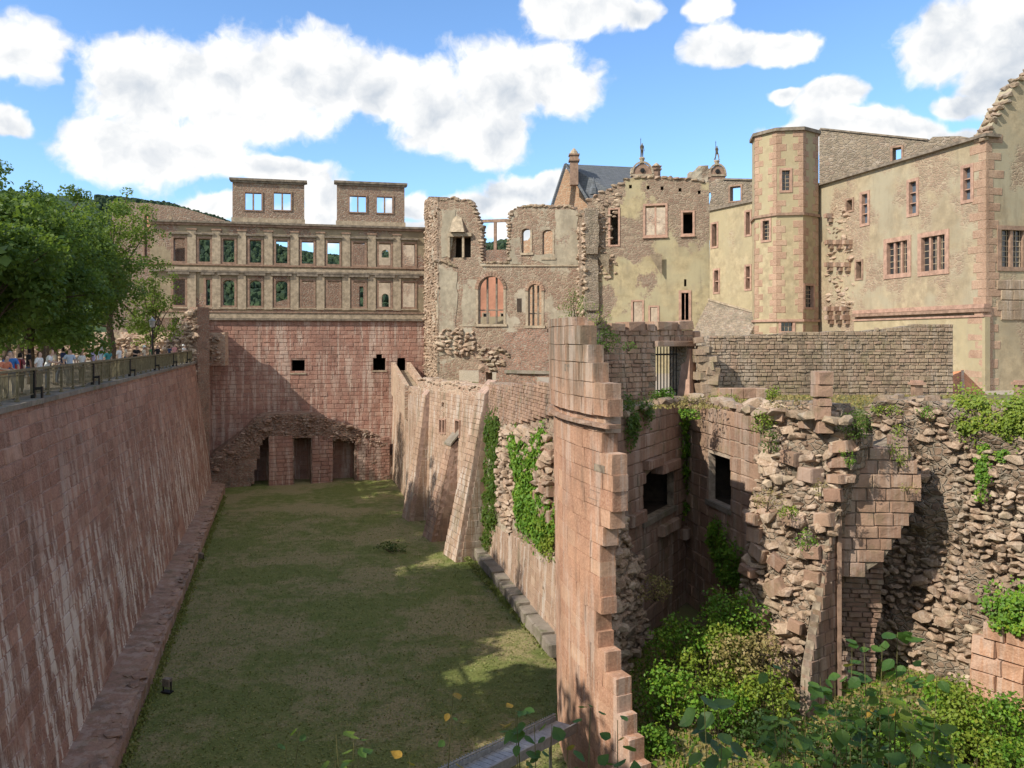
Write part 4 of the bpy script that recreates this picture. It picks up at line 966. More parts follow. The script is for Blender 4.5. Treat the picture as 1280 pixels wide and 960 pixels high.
# ------------------------------------------------------------ buttressed wall along the right of the moat
def moat_wall():
    w1 = Plane((487, 92.5), (523, 70), k=.03, zt=11.3); w2 = Plane((523, 70), (613, 55.5), k=.05, zt=11.3)
    t = thing('buttressed_wall', 'sunlit stone wall with three tall sloping buttresses along the right side of the moat', 'wall', w2.M)
    p1 = w1.pts([(488, 470), (494, 476), (503, 486), (523, 497)]); p1 = [(0, -.3), (w1.len, -.3), (w1.len, 10.6), (w1.len * .5, 10.2), (w1.len * .2, 10.1), (0, 10.2)]
    rough_face('north_wall', w1, ragged(p1, .08, 1, 2, True), [], .45, .09, MAT['moatwall'], t, thick=2.0)
    p2 = [(-.2, -.3), (w2.len, -.3), (w2.len, 11.9), (w2.len * .7, 11.6), (w2.len * .35, 11.7), (0, 11.4)]
    ws = [w2.rect(550, 525, 553, 541), w2.rect(554, 525, 557, 541), w2.rect(570, 526, 575, 545), w2.rect(552, 503, 555, 509)]
    slab('south_wall', w2, ragged(p2, .05, 1, 2, True), [rp(r) for r in ws], 1.6, MAT['moatwall'], t)
    for r in ws: niche('recess', w2, r, 1.5, MAT['dark'], t, off=.2)
    for r in ws[:3]:
        frame_boxes(w2, (r[0], r[1], r[2], r[3]), .1, .25, .2).build('window_frame', MAT['trim'], t, w2.M)
    emit(courses(w2, [[(0, 0), (w2.len, 0), (w2.len, 10.8), (0, 10.8)]] + [rp((r[0] - .2, r[1] - .2, r[2] + .2, r[3] + .2)) for r in ws], .36, .75, proud=.03, depth=.3, gap=.02, seed=12, pj=.012), MAT['moat_block'], t, 'stone_block', 120, kind='t', rest='stone_courses', min_px=5)
    emit(courses(w1, [[(0, 0), (w1.len, 0), (w1.len, 9.9), (0, 9.9)]], .36, .75, proud=.05, depth=.3, gap=.02, seed=13, pj=.015), MAT['moat_block'], t, 'stone_block', 0, kind='t', rest='stone_courses')
    coping = []
    rnd = random.Random(2); 
    for pl in (w1, w2):
        u = 0
        while u < pl.len:
            w = rnd.uniform(.4, .8); z = (10.2 if pl is w1 else 11.5) + .15 * math.sin(u)
            for dd in (.2, .8, 1.3): coping.append((pl.M @ Matrix.Translation((u, dd, z)) @ Matrix.Diagonal((w * 1.3, .7, .35, 1)), w, .3))
            u += w
    emit(coping, MAT['rubble'], t, 'coping_stone', 60, kind='r', rest='coping_stones', min_px=4)
    def buttress(u, wtop, wbase, ztop, dtop, dbase, nm, seed):
        """wedge standing out from the wall, sloping outwards to its foot; faces are laid in real courses"""
        b = thing('buttress', nm, 'buttress', w2.M, 'buttresses of the moat wall'); M = w2.M; zb = -.3
        m = MB(); yt = w2.yoff(ztop); yb = w2.yoff(0)
        V = [(u - wbase/2, yb - dbase, zb), (u + wbase/2, yb - dbase, zb), (u + wbase/2, .4, zb), (u - wbase/2, .4, zb), (u - wtop/2, yt - dtop, ztop), (u + wtop/2, yt - dtop, ztop), (u + wtop/2, .4, ztop + .9), (u - wtop/2, .4, ztop + .9)]
        m.add(V, [(0,3,2,1),(4,5,6,7),(0,1,5,4),(1,2,6,5),(2,3,7,6),(3,0,4,7)]); m.build('core', MAT['mortar_red'], b, M)
        rnd = random.Random(seed); z = 0; items = []
        while z < ztop - .1:
            h = min(rnd.uniform(.34, .5), ztop - z); q = (z + h / 2) / ztop; w = wbase + (wtop - wbase) * q; d = dbase + (dtop - dbase) * q; yy = w2.yoff(z) - d; sl = math.atan((dbase - dtop) / ztop)
            n = max(1, round(w / .7)); cuts = sorted([0, w] + [w * (i + rnd.uniform(-.25, .25)) / n for i in range(1, n)])
            for a_, b_ in zip(cuts, cuts[1:]):
                items.append((M @ Matrix.Translation((u - w / 2 + (a_ + b_) / 2, yy + .12, z + h / 2)) @ Matrix.Rotation(-sl, 4, 'X') @ Matrix.Diagonal((b_ - a_ - .02, .34 + rnd.uniform(-.03, .03), h - .02, 1)), b_ - a_, h))
            dl = d - .3; n = max(1, round(dl / .8)) if dl > .3 else 0
            for sgn in (-1, 1):
                for i in range(n):
                    y0 = yy + .32 + dl * i / n; 
                    items.append((M @ Matrix.Translation((u + sgn * (w / 2 - .12), y0 + dl / n / 2, z + h / 2)) @ Matrix.Rotation(sgn * math.pi / 2, 4, 'Z') @ Matrix.Diagonal((dl / n - .02, .3 + rnd.uniform(-.03, .03), h - .02, 1)), dl / n, h))
            z += h
        emit(items, MAT['brown_block'] if seed == 2 else MAT['moat_block'], b, 'stone_block', 150, kind='t', rest='stone_courses', min_px=5)
        if seed == 2:
            m = MB(); V = [(u - wtop/2 - .1, yt - dtop - .15, ztop), (u + wtop/2 + .1, yt - dtop - .15, ztop), (u + wtop/2 + .1, .2, ztop + 1.2), (u - wtop/2 - .1, .2, ztop + 1.2)]
            m.add(V + [(x, y, z + .16) for x, y, z in V], [(0,3,2,1),(4,5,6,7),(0,1,5,4),(1,2,6,5),(2,3,7,6),(3,0,4,7)]); m.build('cap_stone', MAT['coping'], b, M)
    buttress(w2.uv(530, 560)[0] + .3, 1.1, 2.0, 10.4, .3, 1.4, 'farthest of the three buttresses, slim and bright at its top', 1)
    buttress(w2.uv(566, 600)[0] + .2, 1.2, 2.2, 7.0, .5, 1.9, 'middle buttress, the shortest, with a sloping cap stone below two slit windows', 2)
    buttress(w2.uv(600, 600)[0] + .5, 1.5, 2.4, 11.3, .4, 2.2, 'nearest and widest buttress, reaching up to the wall top beside the ivy', 3)
    # stair down from the arched door
    sp = Plane((489, 89), (530, 76)); s = thing('stone_stair', 'narrow stone stair between low walls, leading from the arched door in the palace wall', 'stair', Matrix.Identity(4))
    a = P(501, 463, 88); b_ = P(520, 491, 76); n = 16; dr = (b_ - a); hd = Vector((dr.x, dr.y, 0)).normalized(); sd = Vector((hd.y, -hd.x, 0))
    for i in range(n):
        p = a + dr * (i / n); q = a + dr * ((i + 1) / n); m = MB()
        V = [p - sd * .6, p + sd * .6, q + sd * .6, q - sd * .6]; z1 = p.z; V2 = [(v.x, v.y, z1 - .9) for v in V] + [(v.x, v.y, z1) for v in V]
        m.add(V2, [(0,3,2,1),(4,5,6,7),(0,1,5,4),(1,2,6,5),(2,3,7,6),(3,0,4,7)]); m.build('step', MAT['trim_tan'], s, Matrix.Identity(4))
    for sg, nm in ((-1, 0), (1, 1)):
        m = MB(); A = a + sd * sg * .85; B = b_ + sd * sg * .85; V = []
        for (p, z0, z1) in ((A, a.z - 2.5, a.z + .9), (B, b_.z - 2.5, b_.z + .7)):
            for o in (-.22, .22): V += [(p.x + sd.x * o, p.y + sd.y * o, z0), (p.x + sd.x * o, p.y + sd.y * o, z1)]
        m.add(V, [(0,1,3,2),(4,6,7,5),(0,4,5,1),(2,3,7,6),(1,5,7,3),(0,2,6,4)]); m.build('side_wall', MAT['moatwall'], s, Matrix.Identity(4))
moat_wall()

# ------------------------------------------------------------ ivy covered wall next to the tower
def ivy_wall():
    w = Plane((612, 55), (712, 38.0), k=.03, zt=12); t = thing('ivy_covered_wall', 'broken stone wall hung with bright ivy, between the nearest buttress and the round tower', 'wall', w.M)
    poly = ragged([(0, -.3), (w.len, -.3), (w.len, 12.2), (w.len * .75, 12.2), (w.len * .5, 12.3), (w.len * .2, 11.9), (0, 12.2)], .1, .8, 3, True)
    rough_face('masonry', w, poly, [], .3, .16, MAT['ruin'], t, thick=1.5, seed=3)
    low = w.pts([(614, 640), (640, 650), (668, 668), (700, 690)]); low = [(0, .5), (w.len, .5)] + low[::-1]
    low[0:2] = [(0.0, .3), (w.len, .3)]
    emit(courses(w, [[(0, .3), (w.len, .3), (w.len, 4.4), (w.len * .6, 3.6), (w.len * .3, 3.2), (0, 2.6)]], .4, .8, proud=.12, depth=.3, seed=5), MAT['moat_block'], t, 'stone_block', 140, kind='t', rest='stone_courses', min_px=5)
    up = w.pts([(613, 482), (688, 478), (690, 520), (640, 530), (613, 525)])
    emit(courses(w, [up], .2, .42, proud=.12, depth=.3, seed=15, pj=.04), MAT['brown_block'], t, 'stone_block', 60, rest='stone_courses', min_px=5)
    emit(rubble(w, w.pts([(626, 535), (640, 530), (692, 545), (692, 640), (668, 600), (645, 560), (646, 640), (640, 665), (624, 640)]), .5, .42, seed=6, out=.12), MAT['rubble'], t, 'stone', 160, kind='r', rest='stones', min_px=4)
    # stub of cut blocks
    items = []; rnd = random.Random(4)
    st = [(668, 576, 688, 592), (672, 592, 690, 604), (680, 604, 692, 618), (670, 618, 690, 632), (684, 560, 694, 576), (676, 632, 694, 650)]
    for k, q in enumerate(st):
        r = w.rect(*q)
        for jj in range(2):
            uw = (r[2] - r[0]) / 2; items.append((w.M @ Matrix.Translation((r[0] + uw * (jj + .5), w.yoff(r[1]) + .02 - .05 * (k % 3), (r[1] + r[3]) / 2)) @ Matrix.Diagonal((uw * .96, .5, (r[3] - r[1]) * .95, 1)), uw, r[3] - r[1]))
    emit(items, MAT['brown_block'], t, 'cut_block', 40, rest='cut_blocks', min_px=3)
    # stepped ledge at the foot
    u = .3; items = []
    while u < w.len - .3:
        L = 1.5; items.append((w.M @ Matrix.Translation((u + L / 2, w.yoff(.3) - .45, .55 + .05 * math.sin(u * 3))) @ Matrix.Diagonal((L * .86, .8, .6, 1)), L, .6)); u += L
    emit(items, MAT['coping'], t, 'foot_block', 40)
    # ivy
    def ivy(px_poly, n, size, label, mat, seed, out=.35):
        q = w.pts(px_poly); us = [p[0] for p in q]; zs = [p[1] for p in q]; g = random.Random(seed); C_ = []; Nn = []
        blob = [(g.uniform(min(us), max(us)), g.uniform(min(zs), max(zs)), g.uniform(.35, .8)) for _ in range(160)]; blob = [b for b in blob if inside(q, b[0], b[1])]
        out_n = -w.i
        for _ in range(n):
            bu, bz, br = g.choice(blob); u = bu + g.gauss(0, br * .55); z = bz + g.gauss(0, br * .6); dd = math.hypot(u - bu, z - bz) / br
            o = .12 + out * max(0, 1 - dd * .8) * g.uniform(.5, 1.1); p = w.world(u, z, o); C_.append(p[:]); v = Vector((out_n.x, out_n.y, .35)) + Vector((g.gauss(0, .45), g.gauss(0, .45), g.gauss(0, .45))); Nn.append(v[:])
        V, Fc = leaf_cloud(np.array(C_), np.array(Nn), size, seed); o = part('ivy', mesh_arr('ivy', V, Fc), MAT[mat]); tag(o, label, 'ivy')
        return o
    ivy([(642, 538), (660, 545), (688, 545), (682, 575), (668, 585), (672, 620), (690, 632), (696, 660), (676, 676), (658, 668), (650, 640), (648, 600), (642, 570)], 12000, .2, 'broad curtain of bright green ivy hanging down the broken wall left of the round tower', 'leaf_ivy', 3)
    ivy([(611, 522), (624, 522), (626, 560), (622, 600), (624, 640), (616, 680), (606, 690), (604, 650), (610, 600)], 4200, .2, 'narrow dark strip of ivy along the edge of the nearest buttress', 'leaf_tree', 4)
    ivy([(676, 640), (696, 655), (698, 690), (684, 690), (676, 665)], 900, .18, 'yellow green creeper beside the round tower at the lower end of the ivy', 'leaf_yellow', 5)
ivy_wall()

# ------------------------------------------------------------ middle building and receding wall
def middle_building():
    pl = Plane((724, 74), (889, 71)); t = thing('middle_ruin', 'roofless front with patchy yellow plaster, small beam holes under its top and two corbels', 'ruined building', pl.M)
    top = [(724, 268), (733, 262), (736, 250), (745, 245), (752, 240), (762, 237), (768, 232), (776, 230), (783, 224), (796, 221), (830, 222), (860, 224), (886, 228)]
    poly = pl.pts([(889, 470)]) + [pl.uv(724, 470)] + ragged(pl.pts(top), .1, .8, 8)
    poly = [pl.uv(724, 470)] + ragged(pl.pts(top), .1, .8, 8) + [pl.uv(888, 470)]
    W1 = pl.rect(762.5, 262, 773, 306); W2 = pl.rect(806.5, 257, 832, 293.5); W3 = pl.rect(853.5, 265.5, 866, 292); D1 = pl.rect(791, 377, 803, 402); D2 = pl.rect(812.5, 384, 822, 403); W4 = pl.rect(851.5, 366, 861, 400)
    SL = pl.rect(855, 349, 858, 358); bh = [pl.rect(x - 1.8, y, x + 1.8, y + 4.5) for x, y in ((788, 231), (810, 232), (827.5, 233), (850, 235), (874, 238))]
    holes = [W1, W2, D1, D2]
    slab('front_wall', pl, poly[::-1], [rp(r) for r in holes + [W3, W4, SL] + bh], 1.2, MAT['middle'], t)
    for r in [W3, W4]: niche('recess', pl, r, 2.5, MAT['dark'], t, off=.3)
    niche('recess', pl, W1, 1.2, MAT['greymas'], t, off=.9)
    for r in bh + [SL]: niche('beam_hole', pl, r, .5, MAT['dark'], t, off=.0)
    window(pl, W1, t, .16, .07, 'trim', deep=.4); window(pl, W2, t, .18, .07, 'trim', mull=(.5,), mw=.16, deep=.5, sill=True); window(pl, W3, t, .17, .07, 'trim', sill=True)
    window(pl, W4, t, .22, .07, 'trim', mull=(.5,), mw=.06); window(pl, D1, t, .15, .06, 'trim'); window(pl, D2, t, .15, .06, 'trim')
    for (x, y) in ((762, 318), (828, 318)):
        u, z = pl.uv(x, y); m = MB(); m.prism([(0, 0), (-1.15, 0), (-.1, -1.2), (0, -1.2)], -.34, .34, Matrix.Rotation(math.pi / 2, 4, 'Z'))
        V = [(u + v[1] * 1.0, v[0] * 1.0 if False else -abs(v[0]) * 1.25, z + v[2] * 1.5) for v in m.V]; k = MB(); k.add(V, m.F); k.build('corbel', MAT['trim_tan'], t, pl.M)
    # masonry laid bare as real stones at the torn left side
    emit(rubble(pl, pl.pts([(735, 262), (752, 245), (766, 238), (776, 245), (770, 262), (762, 300), (775, 330), (765, 350), (740, 355), (728, 340)]), .5, .34, seed=8, out=-.05, big=.05), MAT['rubble'], t, 'stone', 120, kind='r', rest='stones', min_px=4)
    items = []; rnd = random.Random(9); tp = pl.pts(top)
    for a_, b_ in zip(tp, tp[1:]):
        L = math.hypot(b_[0] - a_[0], b_[1] - a_[1]); k = max(1, int(L / .5))
        for j in range(k):
            for dd in (.1, .65, 1.1):
                q = j / k; items.append((pl.M @ Matrix.Translation((a_[0] + (b_[0] - a_[0]) * q, dd, a_[1] + (b_[1] - a_[1]) * q)) @ Matrix.Diagonal((.75, .7, .36 * rnd.uniform(.7, 1.3), 1)), .6, .35))
    emit(items, MAT['grey_rubble'], t, 'crown_stone', 50, kind='r', rest='crown_stones', min_px=4)
    # broken left end, turned towards the sun
    e = Plane((721, 80), (731, 73.5)); rough_face('broken_end', e, ragged(e.pts([(721, 480), (731, 480), (732, 262), (726, 264), (721, 272)]), .1, .6, 3, True), [], .28, .14, MAT['greymas'], t, thick=1.2, seed=5)
    emit(rubble(e, e.pts([(721, 480), (731, 480), (732, 280), (721, 280)]), .6, .45, seed=12, out=.06), MAT['rubble'], t, 'stone', 40, kind='r', rest='stones', min_px=3)
    # wall glimpsed through the openings
    b = Plane((740, 97), (880, 95)); bw = thing('inner_courtyard_wall', 'sunlit tan wall seen through the mullioned window of the middle ruin', 'wall', b.M)
    slab('masonry', b, b.pts([(776, 470), (880, 470), (880, 245), (776, 245)]), [], .8, MAT['lit_plaster'], bw)
middle_building()
def gable_wall_behind():
    pl = Plane((884, 78), (952, 75)); t = thing('high_wall_behind', 'grey upper wall with one open window, standing behind the receding plastered wall', 'wall', pl.M)
    r = pl.rect(912.5, 233, 926, 251)
    slab('masonry', pl, ragged(pl.pts([(885, 300), (885, 262), (889, 245), (886, 230), (896, 223), (904, 224), (952, 226), (952, 300)]), .1, .9, 4, True), [rp(r)], .9, MAT['greymas'], t)
    window(pl, r, t, .15, .05, 'trim_brown'); beam_on(pl, (904, 225), (952, 226), .16, .15, 1.0, 'coping', 'trim_dark', t)
    st = Plane((862, 90), (890, 90)); s = thing('wall_stub', 'lit stump of broken masonry on the roofline left of the second gable figure', 'wall', st.M)
    rough_face('masonry', st, ragged(st.pts([(863, 240), (863, 216), (872, 210), (880, 207), (887, 209), (889, 240)]), .1, .6, 3, True), [], .3, .1, MAT['ruin'], s, thick=1.5)
gable_wall_behind()
def receding_wall():
    pl = Plane((887, 70), (951, 64)); t = thing('receding_plaster_wall', 'yellow plastered wall with four narrow windows, running back from the stair tower', 'building', pl.M)
    ws = [pl.rect(890, 280, 896.5, 308), pl.rect(932.5, 265, 938, 293), pl.rect(893, 338, 898.5, 365), pl.rect(932.5, 333, 938, 361)]
    poly = pl.pts([(887, 470), (951, 470), (951, 250), (887, 264)])
    slab('wall', pl, poly, [rp(r) for r in ws], .9, MAT['yellow'], t)
    for i, r in enumerate(ws): niche('recess', pl, r, 1.5, MAT['dark'], t, off=.1); window(pl, r, t, .16, .05, 'trim', trans=(.5,) if i > 1 else ())
    beam_on(pl, (887, 264), (951, 250.5), .22, .18, 1.0, 'cornice', 'trim_dark', t)
    # sloping foot
    a, b, c, d = pl.uv(889, 388), pl.uv(951, 404), None, None; m = MB(); z1 = (a[1] + 0.0); L = pl.len
    V = [(0, -.1, z1 + .9), (L, -.1, z1 - .55), (L, -3.2, 12.3), (-.8, -3.2, 12.3), (0, .2, 12.3), (L, .2, 12.3)]
    m.add(V, [(0, 3, 2, 1), (0, 4, 3), (1, 2, 5)]); m.build('sloping_foot', MAT['greymas'], t, pl.M)
    beam_on(pl, (0, z1 + .9), (L, z1 - .55), .14, .2, .1, 'foot_ledge', 'trim_tan', t, px=False)
receding_wall()

# ------------------------------------------------------------ octagonal stair tower
def stair_tower():
    Yc = 63.5; cx = (980.5 - 640) * Yc / F; Rr = 2.55; ang = [-122, -77, -32, 13, 58, 103, 148, 193]
    C = Vector((cx, Yc)); V = [(C.x + Rr * math.sin(R(a)), C.y - Rr * math.cos(R(a))) for a in ang]
    t = thing('stair_tower', 'eight sided stair tower with red corner blocks and yellow plaster, left of the long building', 'tower', (C.x, C.y, 12))
    zt = CAMZ + (HOR - 165) * (Yc - 2) / F; z2 = CAMZ + (HOR - 269) * (Yc - 2.4) / F; z3 = CAMZ + (HOR - 402) * (Yc - 2.4) / F; z0 = 11.8
    faces = {}; WR = {}
    for i in range(8):
        a, b = V[i], V[(i + 1) % 8]; pl = Plane(a, b, world=True); faces[i] = pl
        rs = []
        if i == 2: rs = [(pl.rect(977, 213, 987.5, 238)), pl.rect(976, 403, 991, 414)]
        if i == 1: rs = [pl.rect(953.5, 276, 962, 300)]
        if i == 3: rs = [pl.rect(1006, 357, 1016.5, 384)]
        w = slab('wall', pl, [(0, z0), (pl.len, z0), (pl.len, zt), (0, zt)], [rp(r) for r in rs], .45, MAT['yellow'], t)
        WR[id(pl)] = rs
        for r in rs: window(pl, r, w, .17, .06, 'trim', glass='glass_dark', lattice=.28)
    for zz, h, o, mt, nm in ((zt, .25, .22, 'trim_dark', 'cornice'), (z2, .2, .16, 'trim_brown', 'string_course'), (z3, .18, .16, 'trim', 'string_course')):
        m = MB(); k = (Rr + o) / Rr; W_ = [(C.x + (x - C.x) * k, C.y + (y - C.y) * k) for x, y in V]; m.add([(x, y, zz) for x, y in W_] + [(x, y, zz + h) for x, y in W_], [tuple(range(7, -1, -1)), tuple(range(8, 16))] + [(i, (i + 1) % 8, 8 + (i + 1) % 8, 8 + i) for i in range(8)]); m.build(nm, MAT[mt], t, Matrix.Identity(4))
    rnd = random.Random(6); items = []
    for vi in (1, 2, 3, 4):
        z = z0 + 2.8; k = 0
        while z < zt - .25:
            h = rnd.uniform(.42, .6)
            if not (z < z2 < z + h) and not (z < z3 < z + h):
                for pl, end in ((faces[(vi - 1) % 8], 1), (faces[vi], 0)):
                    w = (.72 if (k + end) % 2 else .38) * rnd.uniform(.85, 1.15); uc = pl.len - w / 2 + .03 if end else w / 2 - .03
                    
                    if any(a_ - .2 < uc + w/2 and uc - w/2 < c_ + .2 and b_ - .3 < z + h and z < d_ + .3 for a_, b_, c_, d_ in WR.get(id(pl), [])): continue
                    items.append((pl.M @ Matrix.Translation((uc, .075, z + h / 2)) @ Matrix.Diagonal((w, .2, h * .985, 1)), w, h))
            z += h; k += 1
    emit(items, MAT['quoin'], t, 'quoin', 250, rest='quoins', min_px=4)
stair_tower()

# ------------------------------------------------------------ long plastered building on the right
def right_building():
    pl = Plane((1019, 63.0), (1232, 47.4)); t = thing('long_plastered_building', 'long roofless building at the right with weathered plaster, triple windows and red corners', 'building', pl.M)
    zt = (pl.uv(1035, 226)[1] + pl.uv(1230, 176)[1]) / 2
    ws = {'a': pl.rect(1077.5, 232, 1085, 264), 'b': pl.rect(1136.5, 217, 1146, 251), 'c': pl.rect(1204.5, 201, 1214, 238), 'd': pl.rect(1109, 302, 1135, 342), 'e': pl.rect(1152, 295, 1182, 338), 'f': pl.rect(1070.5, 327, 1077.5, 348), 'g': pl.rect(1058.5, 250, 1066, 263)}
    for k in 'abc': r = ws[k]; ws[k] = (r[0], zt - 3.65 if k != 'c' else zt - 3.5, r[2], zt - 1.55)
    zs = pl.uv(1150, 387)[1]
    r = [(0, 11.6), (pl.len, 11.6), (pl.len, zt), (0, zt)]
    slab('wall', pl, r, [rp(q) for q in ws.values()], .9, MAT['rbuild'], t)
    for k in 'abc': window(pl, ws[k], t, .2, .05, 'trim', glass='glass_blue', trans=(.33, .66), mw=.06, sill=False)
    for k in 'de': window(pl, ws[k], t, .3, .06, 'trim', glass='glass_dark', mull=(.333, .667), mw=.16, lattice=.42)
    for k in 'fg': niche('recess', pl, ws[k], 1.4, MAT['dark'], t, off=.1); window(pl, ws[k], t, .14, .05, 'trim_brown')
    b = MB(); b.box(-.0, -.28, zt - .02, pl.len + .28, .9, zt + .16); b.build('cornice', MAT['trim_dark'], t, pl.M)
    u1 = pl.uv(1070, 388)[0]
    for z, h, p, mt in ((zs - .1, .26, .30, 'trim'), (zs - .32, .2, .38, 'trim_brown'), (zs - .62, .12, .34, 'trim')):
        b = MB(); b.box(u1, -p, z, pl.len + p * .6, .2, z + h - .004); b.build('string_course', MAT[mt], t, pl.M)
    # lower wall swells forward below the moulding
    b = MB(); b.box(u1 + .1, -.26, 11.6, pl.len + .22, .1, zs - .63); b.build('lower_wall', MAT['yellow'], t, pl.M)
    # toothing stones and corbels of a vanished stair, between tower and windows
    items = []; rnd = random.Random(8)
    for (yy, xs) in ((303, (1041, 1052, 1064)), (331, (1040, 1052, 1062)), (386, (1040, 1050, 1060)), (270, (1040,)), (397, (1041, 1051, 1061))):
        for x in xs:
            u, z = pl.uv(x, yy); items.append((pl.M @ Matrix.Translation((u, -.2, z)) @ Matrix.Diagonal((.36, .9, .34, 1)), .4, .4)); items.append((pl.M @ Matrix.Translation((u, -.08, z - .33)) @ Matrix.Diagonal((.3, .5, .3, 1)), .4, .4))
    emit(items, MAT['brown_block'], t, 'corbel', 60, min_px=2)
    emit(rubble(pl, pl.pts([(1034, 250), (1062, 262), (1066, 330), (1068, 388), (1034, 388)]), .5, .38, seed=7, out=-.12, big=.02), MAT['rubble'], t, 'torn_stone', 100, kind='r', rest='torn_stones', min_px=4)
    # corner face, turned to the viewer, with a stepped broken gable
    c = Plane((1232, 47.4), (1420, 50.0)); top = [(1232, 173), (1238, 160), (1243, 150), (1247, 143), (1250, 135), (1258, 128), (1262, 118), (1268, 106), (1276, 99), (1284, 97), (1300, 80), (1420, 70)]
    cw = c.rect(1250.5, 288, 1300, 334)
    poly = ragged(c.pts(top), .12, .7, 6) + c.pts([(1420, 510), (1232, 510)])
    slab('gable_wall', c, poly, [rp(cw)], 1.0, MAT['rbuild'], t)
    window(c, cw, t, .25, .06, 'trim_brown', glass='glass_dark', mull=(.3, .62), mw=.2, lattice=.3)
    items = []
    for a_, b_ in zip(c.pts(top), c.pts(top)[1:]):
        L = math.hypot(b_[0] - a_[0], b_[1] - a_[1]); k = max(1, int(L / .35))
        for j in range(k):
            for dd in (.1, .6): q = j / k; items.append((c.M @ Matrix.Translation((a_[0] + (b_[0] - a_[0]) * q, dd, a_[1] + (b_[1] - a_[1]) * q)) @ Matrix.Rotation(rnd.uniform(-.5, .5), 4, 'Y') @ Matrix.Diagonal((.6, .7, .38, 1)), .5, .35))
    emit(items, MAT['grey_rubble'], t, 'crown_stone', 60, kind='r', rest='crown_stones', min_px=4)
    items = []; z = 11.8; k = 0
    while z < zt - .1:
        h = rnd.uniform(.42, .62)
        for p_, end in ((pl, 1), (c, 0)):
            w = (1.15 if (k + end) % 2 else .62) * rnd.uniform(.8, 1.2); uc = p_.len - w / 2 + .04 if end else w / 2 - .04; fw = .24 if z < zs - .6 and end else .0
            items.append((p_.M @ Matrix.Translation((uc, .085 - fw, z + h / 2)) @ Matrix.Diagonal((w, .22, h * .98, 1)), w, h))
        z += h; k += 1
    emit(items, MAT['quoin'], t, 'quoin', 200, min_px=3)
    items = []
    for row, (z0, n) in enumerate(((350, 3), (363, 3), (376, 3), (388, 3))):
        for i in range(n):
            q = c.rect(1246 + (row % 2) * 5 + i * 15, z0, 1260 + (row % 2) * 5 + i * 15, z0 + 12); items.append((c.M @ Matrix.Translation(((q[0] + q[2]) / 2, .02, (q[1] + q[3]) / 2)) @ Matrix.Diagonal(((q[2] - q[0]) * 1.04, .2, (q[3] - q[1]), 1)), .7, .5))
    emit(items, MAT['grey_rubble'], t, 'dark_block', 20)
    # rear wall above
    b = Plane((1024, 69), (1240, 60)); h = b.rect(1115.5, 184.5, 1127, 201)
    top = [(1024, 161), (1040, 163), (1080, 167), (1120, 171), (1160, 176), (1166, 171), (1200, 170), (1216, 173), (1240, 176)]
    slab('rear_wall', b, ragged(b.pts(top), .05, .8, 3) + b.pts([(1240, 470), (1024, 470)]), [rp(h)], .9, MAT['greymas'], t)
    window(b, h, t, .15, .05, 'trim_brown'); beam_on(b, (1026, 162), (1160, 176), .14, .12, 1.0, 'rear_coping', 'trim_dark', t)
right_building()
def tiled_hood():
    a, b, c, d = P(1190, 497, 41.8), P(1236, 497, 43.0), P(1204, 463, 44.5), P(1190, 462, 44.5); e = P(1214, 464, 46)
    t = thing('tiled_hood', 'small orange tiled roof hood against the foot of the plastered building', 'roof', (a.x, a.y, a.z)); m = MB()
    ap = P(1203, 463, 43.2); q = [P(1190, 495, 42), P(1204, 496, 41.2), P(1236, 496, 43), P(1226, 490, 46), P(1190, 465, 43.5)]
    m.add([ap] + q, [(0, 1, 2), (0, 2, 3), (0, 3, 4), (0, 5, 1)]); m.build('tiles', MAT['tile'], t, Matrix.Identity(4))
    m = MB(); m.beam(q[0], q[1], .12, .1); m.beam(q[1], q[2], .12, .1); m.build('eaves', MAT['metal'], t, Matrix.Identity(4))
    m = MB(); m.beam(ap, q[1], .14, .1); m.build('ridge', MAT['orange_brick'], t, Matrix.Identity(4))
    for (px, lab) in ((1146, 'small brown stone post in front of the grey wall'), (1276, 'small brown stone post beside the plastered building, at the right edge')):
        p = P(px, 497, 39); s = thing('stone_post', lab, 'post', p); M = Matrix.Translation((p.x, p.y, 12.2)); m = MB(); m.box(-.2, -.2, 0, .2, .2, .62, M); m.build('shaft', MAT['trim_brown'], s, Matrix.Identity(4)); m = MB(); m.box(-.3, -.3, .62, .3, .3, .74, M); m.box(-.22, -.22, .742, .22, .22, .84, M); m.build('cap', MAT['trim'], s, Matrix.Identity(4))
tiled_hood()

